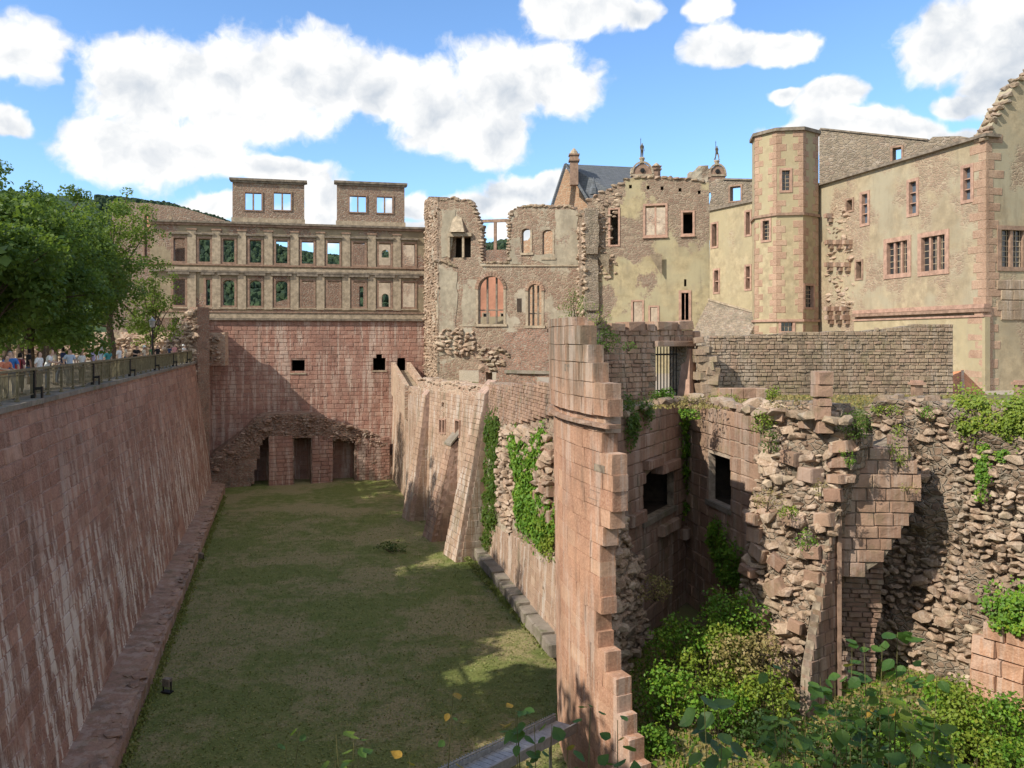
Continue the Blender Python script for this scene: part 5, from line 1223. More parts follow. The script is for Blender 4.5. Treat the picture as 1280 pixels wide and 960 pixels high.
# ------------------------------------------------------------ far palace roofs
def background():
    g = Plane((600, 106), (740, 103)); t = thing('gabled_palace', 'steep brick gable with slate roof rising behind the ruins', 'building', g.M)
    slab('gable_wall', g, g.pts([(636, 430), (760, 430), (760, 262), (736, 252), (722, 226), (706, 209), (690, 256), (684, 290), (670, 286), (660, 300), (636, 304)]), [], .8, MAT['orange_brick'], t)
    a = [P(707, 205, 103.5), P(795, 209, 110), P(806, 262, 100), P(740, 262, 101.5)]; up = Vector((0, 0, .3)); m = MB()
    m.add([v[:] for v in a] + [(v + Vector((.3, 1.5, -.5)))[:] for v in a], [(0, 3, 2, 1), (4, 5, 6, 7), (0, 1, 5, 4), (1, 2, 6, 5), (2, 3, 7, 6), (3, 0, 4, 7)]); m.build('roof', MAT['slate'], t, Matrix.Identity(4))
    m = MB(); m.beam(P(690, 257, 102), P(707, 205, 102.6), .4, .3); m.beam(P(707, 205, 102.6), P(738, 254, 101), .4, .3); m.build('verge', MAT['slate'], t, Matrix.Identity(4))
    p = P(742, 243, 100); M = Matrix.Translation(p); m = MB(); m.lathe([(.55, 0), (.5, .7), (.3, 1.0), (.02, 2.2)], 6, M); m.build('roof_spirelet', MAT['slate'], t, Matrix.Identity(4))
    def chimney(px, y0, y1, Y, w, lab):
        p = P(px, y1, Y); h = (y1 - y0) * Y / F; M = Matrix.Translation(p); c = thing('chimney', lab, 'chimney', p)
        m = MB(); m.box(-w, -w, -1, w, w, h * .55, M); m.build('shaft', MAT['trim_brown'], c, Matrix.Identity(4))
        m = MB(); m.box(-w * 1.35, -w * 1.35, h * .55, w * 1.35, w * 1.35, h * .62, M); m.box(-w * 1.1, -w * 1.1, h * .621, w * 1.1, w * 1.1, h * .75, M); m.box(-w * 1.35, -w * 1.35, h * .751, w * 1.35, w * 1.35, h * .8, M); m.build('collar', MAT['trim_brown'], c, Matrix.Identity(4))
        m = MB(); m.lathe([(w * 1.1, h * .8), (w * .9, h * .9), (w * .3, h), (.02, h * 1.03)], 8, M); m.build('cap', MAT['trim_tan'], c, Matrix.Identity(4))
    chimney(717.5, 186, 222, 102, .5, 'tall ornate chimney on the slate roof beside the brick gable')
    chimney(820.5, 204, 224, 98, .42, 'short chimney on the roofline right of the scrolled gable')
    def scroll_gable(px, yb, w, h, Y, lab):
        p = P(px, yb, Y); s = thing('scrolled_gable', lab, 'gable', p); M = Matrix.Translation(p); m = MB()
        pr = [(-w, -1), (w, -1), (w, .25 * h), (w * .92, .45 * h), (w * .7, .7 * h), (w * .35, .88 * h), (0, .95 * h), (-w * .35, .88 * h), (-w * .7, .7 * h), (-w * .92, .45 * h), (-w, .25 * h)]
        m.prism(pr, -.3, .3, M); m.build('gable_front', MAT['trim_brown'], s, Matrix.Identity(4))
        m = MB(); m.box(-w * 1.15, -.42, .08 * h, w * 1.15, .42, .2 * h, M)
        arc = [(w * 1.02 * math.cos(math.pi * i / 10), .25 * h + .78 * h * math.sin(math.pi * i / 10)) for i in range(11)]
        for a_, b_ in zip(arc, arc[1:]): m.beam(M @ Vector((a_[0], -.32, a_[1])), M @ Vector((b_[0], -.32, b_[1])), .22, .2)
        m.build('moulding', MAT['trim_tan'], s, Matrix.Identity(4))
        m = MB(); m.lathe([(.28, 0), (.28, .1), (.12, .12)], 10, M @ Matrix.Translation((0, -.34, h * .45)) @ Matrix.Rotation(math.pi / 2, 4, 'X')); m.build('roundel', MAT['metal'], s, Matrix.Identity(4))
        m = MB(); m.lathe([(.34, .9 * h), (.22, 1.05 * h), (.28, 1.2 * h), (.36, 1.3 * h), (.3, 1.38 * h)], 8, M); m.build('pedestal', MAT['trim_tan'], s, Matrix.Identity(4))
        for q in (-w, w):
            m = MB(); m.lathe([(.16, .25 * h), (.2, .35 * h), (.1, .45 * h), (.14, .55 * h), (.02, .65 * h)], 6, M @ Matrix.Translation((q * 1.05, 0, 0))); m.build('finial', MAT['trim_tan'], s, Matrix.Identity(4))
        return p + Vector((0, 0, 1.38 * h))
    global STATUE_AT
    STATUE_AT = [scroll_gable(802.5, 222, 1.2, 1.75, 96, 'round topped scrolled gable carrying a dark statue above the middle ruin'), scroll_gable(896, 222, .95, 1.5, 96, 'smaller broken gable carrying a statue, near the stair tower')]
    # red house seen through the arched windows
    h = Plane((560, 118), (700, 116)); k = thing('red_house', 'red walled house seen through the arched windows of the broken wing', 'house', h.M)
    w = [h.rect(604 + i * 22, 392, 611 + i * 22, 402) for i in range(4)]
    slab('wall', h, h.pts([(540, 430), (700, 430), (700, 330), (655, 318), (540, 336)]), [rp(r) for r in w], .5, MAT['redhouse'], k)
    for r in w: window(h, r, k, .15, .05, 'trim_tan', glass='glass_dark')
    a = P(604, 392, 100); m = MB(); m.box(-1.5, -.1, 12.2 - a.z + a.z, 0, 0, 12.3); 
    mr = Plane((560, 108), (700, 106)); r_ = thing('pale_garden_wall', 'pale low wall below the red house, seen at the bottom of the arched windows', 'wall', mr.M)
    slab('masonry', mr, mr.pts([(560, 430), (700, 430), (700, 394), (560, 397)]), [], .5, MAT['rbuild'], r_)
background()

# ------------------------------------------------------------ people
def body_template(pose):
    """one skinned figure, 1.75 m, facing -y; returns mesh data and the regions of clothing"""
    J = {'pel': (0, 0, .95), 'waist': (0, 0, 1.08), 'chest': (0, -.01, 1.32), 'neck': (0, 0, 1.47), 'head': (0, -.02, 1.56), 'crown': (0, -.02, 1.70),
         'shL': (.17, 0, 1.41), 'shR': (-.17, 0, 1.41), 'hipL': (.09, 0, .9), 'hipR': (-.09, 0, .9), 'knL': (.1, -.02, .5), 'knR': (-.1, -.02, .5), 'anL': (.11, .02, .08), 'anR': (-.11, .02, .08), 'toL': (.12, -.16, .04), 'toR': (-.12, -.16, .04)}
    if pose == 'stand': J.update(elL=(.25, .02, 1.13), elR=(-.25, .02, 1.13), haL=(.24, -.08, .9), haR=(-.24, -.08, .9))
    if pose == 'lean': J.update(elL=(.26, -.12, 1.17), elR=(-.26, -.12, 1.17), haL=(.14, -.38, 1.14), haR=(-.14, -.38, 1.14), chest=(0, -.09, 1.30), neck=(0, -.13, 1.44), head=(0, -.17, 1.53), crown=(0, -.18, 1.67), shL=(.17, -.09, 1.39), shR=(-.17, -.09, 1.39))
    if pose == 'walk': J.update(elL=(.25, .1, 1.16), elR=(-.25, -.06, 1.14), haL=(.22, .12, .92), haR=(-.22, -.26, 1.02), knL=(.1, -.2, .53), anL=(.1, -.22, .1), toL=(.11, -.4, .07), knR=(-.1, .08, .5), anR=(-.1, .34, .14), toR=(-.11, .2, .04))
    rad = {'pel': .15, 'waist': .125, 'chest': .15, 'neck': .055, 'head': .088, 'crown': .07, 'shL': .062, 'shR': .062, 'hipL': .09, 'hipR': .09, 'knL': .058, 'knR': .058, 'anL': .042, 'anR': .042, 'toL': .035, 'toR': .035, 'elL': .043, 'elR': .043, 'haL': .03, 'haR': .03}
    E = [('pel', 'waist'), ('waist', 'chest'), ('chest', 'neck'), ('neck', 'head'), ('head', 'crown'), ('chest', 'shL'), ('chest', 'shR'), ('shL', 'elL'), ('shR', 'elR'), ('elL', 'haL'), ('elR', 'haR'), ('pel', 'hipL'), ('pel', 'hipR'), ('hipL', 'knL'), ('hipR', 'knR'), ('knL', 'anL'), ('knR', 'anR'), ('anL', 'toL'), ('anR', 'toR')]
    names = list(J); V = [J[n] for n in names]; Rd = [rad[n] for n in names]; Ed = [(names.index(a), names.index(b)) for a, b in E]
    for sgn, h in ((1, 'haL'), (-1, 'haR')):      # five fingers on each hand
        hp = Vector(J[h]); el = Vector(J['el' + h[-1]]); d = (hp - el).normalized(); s = d.cross(Vector((1, 0, 0))).normalized()
        for k in range(5):
            base = hp + d * .045 + s * (.022 * (k - 1.5)) if k < 4 else hp + s * -.04
            tip = base + d * (.07, .08, .075, .06, .045)[k] + (Vector((0, 0, -.015)) if k < 4 else s * -.02)
            V += [base[:], tip[:]]; Rd += [.0095, .0075]; n = len(V); Ed += [(names.index(h), n - 2), (n - 2, n - 1)]
    me = bpy.data.meshes.new('person_skin'); me.from_pydata(V, Ed, []); o = bpy.data.objects.new('person_skin', me); COL.objects.link(o)
    md = o.modifiers.new('s', 'SKIN'); sv = me.skin_vertices[0].data
    for i, r in enumerate(Rd): sv[i].radius = (r, r * (.72 if names[i] in ('chest', 'pel', 'waist') else 1)) if i < len(names) else (r, r)
    sv[0].use_root = True; s2 = o.modifiers.new('ss', 'SUBSURF'); s2.levels = 1; s2.render_levels = 1
    dg = bpy.context.evaluated_depsgraph_get(); ev = o.evaluated_get(dg); m2 = bpy.data.meshes.new_from_object(ev)
    bpy.data.objects.remove(o)
    vs = np.array([v.co[:] for v in m2.vertices]); ns = np.array([v.normal[:] for v in m2.vertices]); fs = [tuple(p.vertices) for p in m2.polygons]; bpy.data.meshes.remove(m2)
    hc = Vector(J['head']); # face: nose, brow and chin by pulling vertices
    for i, v in enumerate(vs):
        d = v - np.array(hc)
        if np.linalg.norm(d) < .16 and d[2] > -.06:
            if d[1] < -.03 and abs(d[0]) < .025 and -.03 < d[2] < .05: vs[i, 1] -= .022
            elif d[1] < -.03 and abs(abs(d[0]) - .035) < .02 and .01 < d[2] < .06: vs[i, 1] += .008
            if abs(d[0]) > .07 and abs(d[1]) < .03 and abs(d[2]) < .04: vs[i, 0] *= 1.12
    return vs, ns, fs, J
def region(vs, ns, fs, fn, off):
    keep = [f for f in fs if all(fn(vs[i]) for i in f)]; used = sorted({i for f in keep for i in f}); mp = {k: n for n, k in enumerate(used)}
    return vs[used] + ns[used] * off, [tuple(mp[i] for i in f) for f in keep]
TPL = {}
def people():
    for nm, c in (('skin', (.55, .36, .27)), ('skin_dark', (.33, .2, .14))): MAT[nm] = simple(nm, c, .6, .08, 20, 0)
    cl = dict(orange=(.62, .22, .13), blue=(.05, .18, .48), maroon=(.18, .05, .06), black=(.02, .02, .022), white=(.78, .78, .76), grey=(.3, .3, .31), navy=(.03, .045, .10), lavender=(.52, .46, .66), paleblue=(.45, .55, .68), teal=(.06, .26, .28), beige=(.6, .52, .4), pink=(.6, .3, .3), denim=(.08, .12, .2), khaki=(.33, .28, .2), brownhair=(.08, .045, .025), blackhair=(.015, .012, .01), blond=(.42, .3, .14), greyhair=(.4, .39, .38), red=(.5, .06, .05), green=(.1, .2, .08))
    for k, c in cl.items(): MAT['c_' + k] = simple('cloth_' + k if 'hair' not in k and k != 'blond' else k, c, .85, .15, 25, .002)
    for pose in ('stand', 'lean', 'walk'):
        vs, ns, fs, J = body_template(pose); hd = np.array(J['head']); cr = np.array(J['crown']); nk = J['neck'][2]
        body = mesh_arr('body', vs, fs)
        sh = region(vs, ns, fs, lambda v: v[2] < nk - .005 and v[2] > .92 and not (abs(v[0]) > .2 and v[2] < 1.22 and True) and np.linalg.norm(v[:2] - hd[:2]) < .36 and not (v[1] < -.24), .014)
        tr = region(vs, ns, fs, lambda v: .12 < v[2] < 1.0 and abs(v[0]) < .205, .012)
        ha = region(vs, ns, fs, lambda v: np.linalg.norm(v - (hd + cr) / 2) < .17 and v[2] > hd[2] - .05 and (v[1] > hd[1] - .035 or v[2] > hd[2] + .1), .02)
        so = region(vs, ns, fs, lambda v: v[2] < .13, .01)
        TPL[pose] = [body] + [mesh_arr(n, *q) for n, q in (('shirt', sh), ('trousers', tr), ('hair', ha), ('shoes', so))]
        for m in TPL[pose]:
            m.polygons.foreach_set('use_smooth', [True] * len(m.polygons)); m.materials.append(MAT['skin'])
people()
def person(loc, rz, label, pose='stand', shirt='white', trousers='denim', hair='brownhair', skin='skin', h=1.0, cat='person', group=None, extra=None):
    M = Matrix.Translation(loc) @ Matrix.Rotation(rz, 4, 'Z') @ Matrix.Scale(h, 4)
    t = thing('person', label, cat, M, group)
    for me, mt in zip(TPL[pose], (skin, 'c_' + shirt, 'c_' + trousers, 'c_' + hair, 'c_black')):
        o = bpy.data.objects.new(me.name.split('.')[0], me); place(o, M, t); o.material_slots[0].link = 'OBJECT'; o.material_slots[0].material = MAT[mt]
    if extra == 'backpack':
        m = MB(); m.box(-.15, .1, 1.0, .15, .28, 1.42); m.box(-.12, .28, 1.02, .12, .34, 1.25); m.build('backpack', MAT['c_red'], t, M)
    if extra == 'cap':
        hd = (0, -.02, 1.67); m = MB(); m.lathe([(.105, 1.63), (.11, 1.66), (.09, 1.735), (.03, 1.765), (.005, 1.77)], 12); m.box(-.07, -.21, 1.635, .07, -.08, 1.648); m.build('cap', MAT['c_white'], t, M)
    return t
def crowd():
    g = 'visitors strolling along the terrace railing'
    # (picture x, distance, set back from the wall edge, facing, pose, shirt, trousers, hair, extra, label)
    L = [(4, .9, 1.35, 'lean', 'orange', 'khaki', 'brownhair', None, 'person in an orange shirt leaning on the railing, cut off by the left edge'),
         (13, .8, .4, 'stand', 'blue', 'denim', 'greyhair', None, 'grey haired person in a bright blue shirt behind the railing'),
         (25, 1.1, 2.8, 'stand', 'maroon', 'black', 'blackhair', 'backpack', 'person in a dark maroon top with a red backpack'),
         (36, 2.2, -1.2, 'walk', 'black', 'denim', 'blackhair', None, 'person in black walking behind the others, right of the maroon top'),
         (49, .8, 1.6, 'stand', 'white', 'khaki', 'brownhair', None, 'person in a white shirt standing upright near the blue shirt'),
         (59, .9, 1.9, 'lean', 'white', 'denim', 'blond', None, 'blond person in white bending over the railing'),
         (68, 1.8, 2.4, 'stand', 'beige', 'khaki', 'brownhair', None, 'person in a beige shirt left of the one in a dark navy jacket'),
         (79, 1.4, -1.4, 'walk', 'navy', 'denim', 'blackhair', None, 'person in a dark navy jacket beside one in pale clothes'),
         (87, .9, .9, 'stand', 'paleblue', 'grey', 'brownhair', None, 'person in pale blue looking over the moat under the thick trunk'),
         (102, .8, 1.3, 'stand', 'white', 'black', 'blackhair', None, 'dark haired person in a loose white shirt under the trees'),
         (116, .9, 1.8, 'stand', 'lavender', 'denim', 'brownhair', None, 'person in a lavender shirt at the middle of the railing'),
         (121, 2.4, -1.6, 'walk', 'white', 'khaki', 'blackhair', None, 'person in white walking away behind the lavender shirt'),
         (127, 1.5, 2.6, 'stand', 'paleblue', 'beige', 'greyhair', None, 'grey haired person in pale blue beside the lavender shirt'),
         (135, .8, 1.2, 'stand', 'teal', 'black', 'brownhair', None, 'person in a teal top at the railing'),
         (149, .9, 1.6, 'stand', 'white', 'grey', 'blond', None, 'blond person in white right of the teal top'),
         (157, 2.6, -1.3, 'walk', 'beige', 'denim', 'brownhair', None, 'person in beige walking near the lamp post'),
         (169, .8, 1.2, 'lean', 'black', 'black', 'blackhair', None, 'person in black bending over the railing toward its far end'),
         (180, .9, 1.7, 'stand', 'beige', 'khaki', 'greyhair', 'cap', 'person in beige with a white cap near the far end'),
         (188, 2.0, 2.0, 'stand', 'green', 'denim', 'brownhair', None, 'person in green standing back near the far end'),
         (197, .7, 1.3, 'stand', 'black', 'navy', 'blackhair', None, 'dark dressed person against the far end of the railing'),
         (212, 1.0, 2.6, 'stand', 'navy', 'black', 'brownhair', None, 'person in navy beside the one in a pink shirt'),
         (218, .8, 1.0, 'stand', 'pink', 'beige', 'brownhair', None, 'person in a pink shirt close to the broken wall stub'),
         (229, .7, 1.4, 'lean', 'white', 'grey', 'greyhair', 'cap', 'last person at the railing, in white with a cap')]
    for i, (px, back, rz, pose, s, tr, hr, ex, lab) in enumerate(L):
        q = (px - 640) / F; Y = (9 + back + .25) / (-.28 - q) if False else (9 + back) / (-(q) - .28); Y = min(Y, 74.5); x = q * Y
        person((x, Y, TER), rz, lab, pose, s, tr, hr, 'skin_dark' if i % 7 == 3 else 'skin', .94 + .012 * (i * 5 % 9), group=g, extra=ex)
crowd()
def statues():
    for p, lab, ps in ((STATUE_AT[0], 'small dark statue of a standing figure on top of the round scrolled gable', 'stand'), (STATUE_AT[1], 'small dark statue with a bent arm on the smaller gable near the stair tower', 'walk')):
        M = Matrix.Translation(p - Vector((0, 0, .05))) @ Matrix.Rotation(.5, 4, 'Z') @ Matrix.Scale(1.05, 4); t = thing('statue', lab, 'statue', M)
        for me in (TPL[ps][0], TPL[ps][1], TPL[ps][2]):
            o = bpy.data.objects.new({'body': 'figure', 'shirt': 'cloak', 'trousers': 'robe'}[me.name.split('.')[0]], me); place(o, M, t); o.material_slots[0].link = 'OBJECT'; o.material_slots[0].material = MAT['trim_dark']
        m = MB(); m.lathe([(.03, 0), (.03, 2.0), (.05, 2.02), (.004, 2.25)], 6, M @ Matrix.Translation((-.3, -.15, 0))); m.build('spear', MAT['metal'], t, Matrix.Identity(4))
statues()
# ------------------------------------------------------------ the blown up round tower, near right
TC = (14.6, 30.3); CY = Cyl(TC, 13.0, math.atan2(.68, -12.98))
def round_tower():
    t = thing('broken_round_tower', 'curved shell of a blown up round tower, pink cut blocks with a jagged right edge', 'tower', (TC[0], TC[1], 0))
    edge = [(716,399),(717,414),(727,415),(728,436),(735,437),(736,450),(741,451),(742,471),(752,473),(753,489),(760,490),(760,511),(748,513),(748,524),(757,531),(757,541),(752,542),(753,554),(765,573),(766,592),(767,620),(764,650),(755,655),(754,680),(750,690),(751,740),(752,760),(746,765),(745,790),(750,805),(757,815),(758,840),(770,850),(772,890),(776,900),(784,930),(790,950),(800,985)]
    e = CY.pts(edge); e.append((e[-1][0], -.3)); poly = [(-3.0, -.3), (-3.0, 15.75)] + e
    core = [(-3.0, -.3), (-3.0, 15.7)] + [(u - .25, z - .1) for u, z in e]
    rough_face('shell_core', CY, core, [], .4, .03, MAT['trim_brown'], t, thick=.55, relief=lambda u, z: -.16)
    it = courses(CY, [poly], .56, 1.05, proud=.0, depth=.55, gap=.007, jit=.35, seed=21, pj=.005)
    emit(it, MAT['pink_block'], t, 'stone_block', 300, kind='t', rest='stone_courses')
    # moulding under the top courses
    u = -3.0; um = CY.uv(746, 520)[0]
    while u < um:
        M = CY.frame(u + .45, 12.36, -.05); o = bpy.data.objects.new('moulding_stone', vmesh('b', int(u * 7) % 8, MAT['brown_block'])); place(o, M @ Matrix.Diagonal((.93, .5, .13, 1)), t); u += .9
    # mason's recesses in the face
    for q in ((706, 459, 711, 464), (743, 579, 756, 592), (738, 612, 750, 616), (736, 622, 748, 626), (706, 455, 712, 459)):
        u0, z1 = CY.uv(q[0], q[1]); u1, z0 = CY.uv(q[2], q[3]); m = MB(); m.box(-.5, -.5, -.5, .5, .5, .5)
        m.build('mortar_recess', MAT['mortar_dark'], t, CY.frame((u0 + u1) / 2, (z0 + z1) / 2, .0) @ Matrix.Translation((0, .28, 0)) @ Matrix.Diagonal((u1 - u0, .58, z1 - z0, 1)))
    # block ends and torn rubble of the broken edge, running back into the tower
    E = Plane((733, 25.8), (818, 32.4)); up = E.pts([(720, 402), (737, 404), (752, 430), (764, 470), (775, 500), (778, 560), (783, 600), (779, 650), (764, 655), (758, 600), (750, 560), (755, 500), (742, 470), (728, 430)])
    dn = E.pts([(755, 650), (779, 645), (790, 690), (806, 702), (800, 760), (816, 790), (824, 830), (816, 872), (806, 900), (818, 985), (790, 985), (776, 900), (768, 850), (757, 815), (745, 790), (750, 760), (751, 690)])
    rough_face('torn_edge', E, ragged(dn, .08, .6, 2, True), [], .16, .1, MAT['rubble_core'], t, thick=.2, seed=6)
    0 and emit(courses(E, [up], .5, .7, proud=.06, depth=.35, gap=.02, seed=22, pj=.08), MAT['tower_in'], t, 'edge_block', 60, rest='edge_blocks')
    emit(rubble(E, dn, .32, .26, seed=9, flat=.7, out=.0, big=.25), MAT['rubble'], t, 'torn_stone', 220, kind='r', rest='torn_stones', min_px=5)
    # remains of the core still standing on the inner side of each course: thick blocks reaching back
    rnd = random.Random(5); items = []
    for (x, y0, y1) in ((716, 400, 414), (726, 415, 436), (734, 437, 450), (740, 451, 471), (751, 473, 489), (759, 490, 511), (756, 528, 541), (764, 572, 592), (766, 594, 618), (763, 622, 648), (757, 818, 840), (770, 852, 888), (780, 902, 930)):
        u, z1 = CY.uv(x, y0); _, z0 = CY.uv(x, y1); items.append((CY.frame(u - .33, (z0 + z1) / 2, -.36) @ Matrix.Diagonal((.66, .68, (z1 - z0) * .96, 1)), .7, z1 - z0))
    items = []
    # the chamber inside: two walls meeting in a dark corner, each with a deep opening
    A = Plane((770, 29.6), (858, 36.5)); B = Plane((858, 36.5), (950, 29.8))
    hA = A.rect(803, 581, 842, 642); hB = B.rect(886, 570, 914, 630)
    zt = 12.35
    pa = [(0, 2), (A.len, 2), (A.len, zt - .1), (0, zt - .1)]; pb = [(0, 2), (B.len, 2), (B.len, zt + .1), (0, zt - .1)]
    arcA = [(hA[0], hA[1]), (hA[2], hA[1]), (hA[2], hA[3] - .35), ((hA[0] + hA[2]) / 2 + .3, hA[3]), ((hA[0] + hA[2]) / 2 - .3, hA[3]), (hA[0], hA[3] - .35)]
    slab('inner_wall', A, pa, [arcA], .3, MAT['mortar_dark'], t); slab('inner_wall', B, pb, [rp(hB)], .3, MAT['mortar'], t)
    niche('recess', A, hA, 3, MAT['dark'], t, off=-.1); niche('recess', B, hB, 3, MAT['dark'], t, off=-.1)  # dark lining colour keeps these openings black where sun would enter
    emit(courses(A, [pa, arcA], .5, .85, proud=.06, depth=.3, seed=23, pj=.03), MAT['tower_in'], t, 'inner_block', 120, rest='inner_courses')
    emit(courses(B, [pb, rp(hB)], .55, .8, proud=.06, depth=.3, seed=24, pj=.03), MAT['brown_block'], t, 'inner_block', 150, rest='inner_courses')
    for pl, r in ((A, hA), (B, hB)):
        m = MB(); m.box(r[0] - .1, -.14, r[1] - .22, r[2] + .1, .24, r[1] - .002); m.build('sill', MAT['coping'], t, pl.M)
    items = []
    for q in ((803, 573, 820, 584), (821, 576, 843, 588), (782, 640, 800, 655), (850, 655, 870, 668), (820, 652, 842, 664)):
        r = A.rect(*q); items.append((A.M @ Matrix.Translation(((r[0] + r[2]) / 2, -.05, (r[1] + r[3]) / 2)) @ Matrix.Diagonal((r[2] - r[0], .6, r[3] - r[1], 1)), .8, .4))
    emit(items, MAT['tower_in'], t, 'corbel', 10, min_px=2)
    return t
round_tower()
block_ground('tower_platform', [(2.4, 33.5), (3.6, 32.2), (4.6, 31.9), (8.0, 37.8), (10.0, 31.2), (13, 29.4), (14, 31.2), (20.8, 23.0), (40, 20), (60, 30), (60, 40.3), (2.2, 40.3)], 11.3, 12.25, MAT['earth'])

def gate_wall():
    G = Plane((728, 34.5), (872, 38.5)); t = thing('gate_wall', 'dark stone wall on the tower platform, pierced by the barred gateway and topped with loose blocks', 'wall', G.M)
    h = G.rect(819.5, 433, 857.5, 489); h = (h[0], 12.2, h[2], h[3])
    poly = ragged([(0, 12)] + G.pts([(728, 408), (740, 410), (760, 414), (782, 412), (800, 413), (866, 413), (868, 430), (870, 470)]) + [(G.len, 12)], .06, .6, 3)
    slab('masonry', G, poly, [rp(h)], 1.1, MAT['greymas'], t)
    emit([q for q in courses(G, [poly], .22, .42, proud=.05, depth=.3, gap=.03, jit=.5, seed=31, pj=.04, tilt=.05, hv=.35) if not (h[0] - .25 < (G.M.inverted() @ q[0].translation).x < h[2] + .25 and (G.M.inverted() @ q[0].translation).z < h[3] + .2)], MAT['brown_block'], t, 'stone', 120, rest='small_stones')
    items = []
    for q in ((762, 404, 780, 414), (784, 402, 806, 414), (807, 405, 818, 414), (820, 402, 846, 413), (847, 401, 866, 412), (866, 414, 874, 428), (741, 401, 758, 411)):
        r = G.rect(*q); items.append((G.M @ Matrix.Translation(((r[0] + r[2]) / 2, .35, (r[1] + r[3]) / 2)) @ Matrix.Rotation(.04 * math.sin(q[0]), 4, 'Y') @ Matrix.Diagonal((r[2] - r[0], .9, r[3] - r[1], 1)), .8, .4))
    r = G.rect(817, 426, 868, 433); items.append((G.M @ Matrix.Translation(((r[0] + r[2]) / 2, .15, (r[1] + r[3]) / 2)) @ Matrix.Diagonal((r[2] - r[0], .7, r[3] - r[1], 1)), 1.5, .3))
    emit(items, MAT['brown_block'], t, 'top_block', 12, min_px=2)
    # tapering lit jamb
    m = MB(); a = G.uv(852, 487)[0]; b = G.uv(868, 487)[0]; z0, z1 = 12.2, G.uv(860, 436)[1]
    m.add([(a, -.5, z0), (b, -.15, z0), (b, .3, z0), (a, .3, z0), ((a + b) / 2 - .05, -.15, z1), (b, -.1, z1), (b, .3, z1), ((a + b) / 2, .3, z1)], [(4,5,6,7),(0,1,5,4),(1,2,6,5),(2,3,7,6),(3,0,4,7)]); m.build('jamb', MAT['trim'], t, G.M)
    g = thing('iron_gate', 'dark iron gate of upright bars closing the gateway on the tower platform', 'gate', G.frame((h[0] + h[2]) / 2, 12.3))
    n = 9
    for i in range(n):
        u = h[0] + .06 + (h[2] - h[0] - .35) * i / (n - 1); m = MB(); m.tube([(u, .35, 12.25), (u, .35, h[3] - .02)], .028, 6); m.build('bar', MAT['metal'], g, G.M)
    m = MB(); m.box(h[0], .31, 12.6, h[2] - .25, .345, 12.66); m.box(h[0], .31, h[3] - .42, h[2] - .25, .345, h[3] - .34); m.build('crossbar', MAT['metal'], g, G.M)
    # toothed broken end beside the gate
    b = thing('broken_wall_end', 'toothed stump of dark stones between the gateway and the long grey wall', 'wall', Matrix.Identity(4)); items = []; rnd = random.Random(4)
    for (x, y, w) in ((873, 425, 12), (880, 437, 14), (876, 448, 14), (882, 458, 20), (888, 464, 18), (886, 474, 22), (882, 484, 20), (890, 490, 18), (884, 497, 22), (878, 470, 16), (874, 440, 12), (890, 449, 12), (878, 500, 16)):
        for dd in (0, .5): p = P(x, y, 37.6 + dd); s = w * .038; items.append((Matrix.Translation(p) @ Matrix.Rotation(rnd.uniform(-.3, .3), 4, 'Z') @ Matrix.Rotation(rnd.uniform(-.2, .2), 4, 'Y') @ Matrix.Diagonal((s, .7, s * .6, 1)), s, s * .6))
    emit(items, MAT['grey_rubble'], b, 'stone', 30, min_px=2)
gate_wall()
def grey_wall():
    G = Plane((883, 40), (1191, 40.6)); t = thing('long_grey_wall', 'long wall of small grey brown stones behind the tower platform', 'wall', G.M)
    poly = [(0, 12)] + ragged(G.pts([(883, 428), (887, 420), (960, 418), (1000, 415), (1070, 414), (1120, 410), (1138, 407), (1191, 406)]), .04, .5, 3) + [(G.len, 12)]
    slab('masonry', G, poly, [], .9, MAT['greymas'], t)
    emit(courses(G, [poly], .19, .36, proud=.05, depth=.3, gap=.03, jit=.55, seed=41, pj=.035, tilt=.05, hv=.35), MAT['grey_rubble'], t, 'stone', 300, rest='small_stones')
    l = thing('low_block_row', 'short row of low square blocks in front of the grey wall, near the broken stump', 'wall', P(905, 500, 37)); items = []
    for i in range(4):
        p = P(905 + i * 15, 494, 37.2); items.append((Matrix.Translation((p.x, p.y, 12.52)) @ Matrix.Diagonal((.56, .5, .5, 1)), .56, .45))
    emit(items, MAT['brown_block'], l, 'stone_block', 6)
grey_wall()

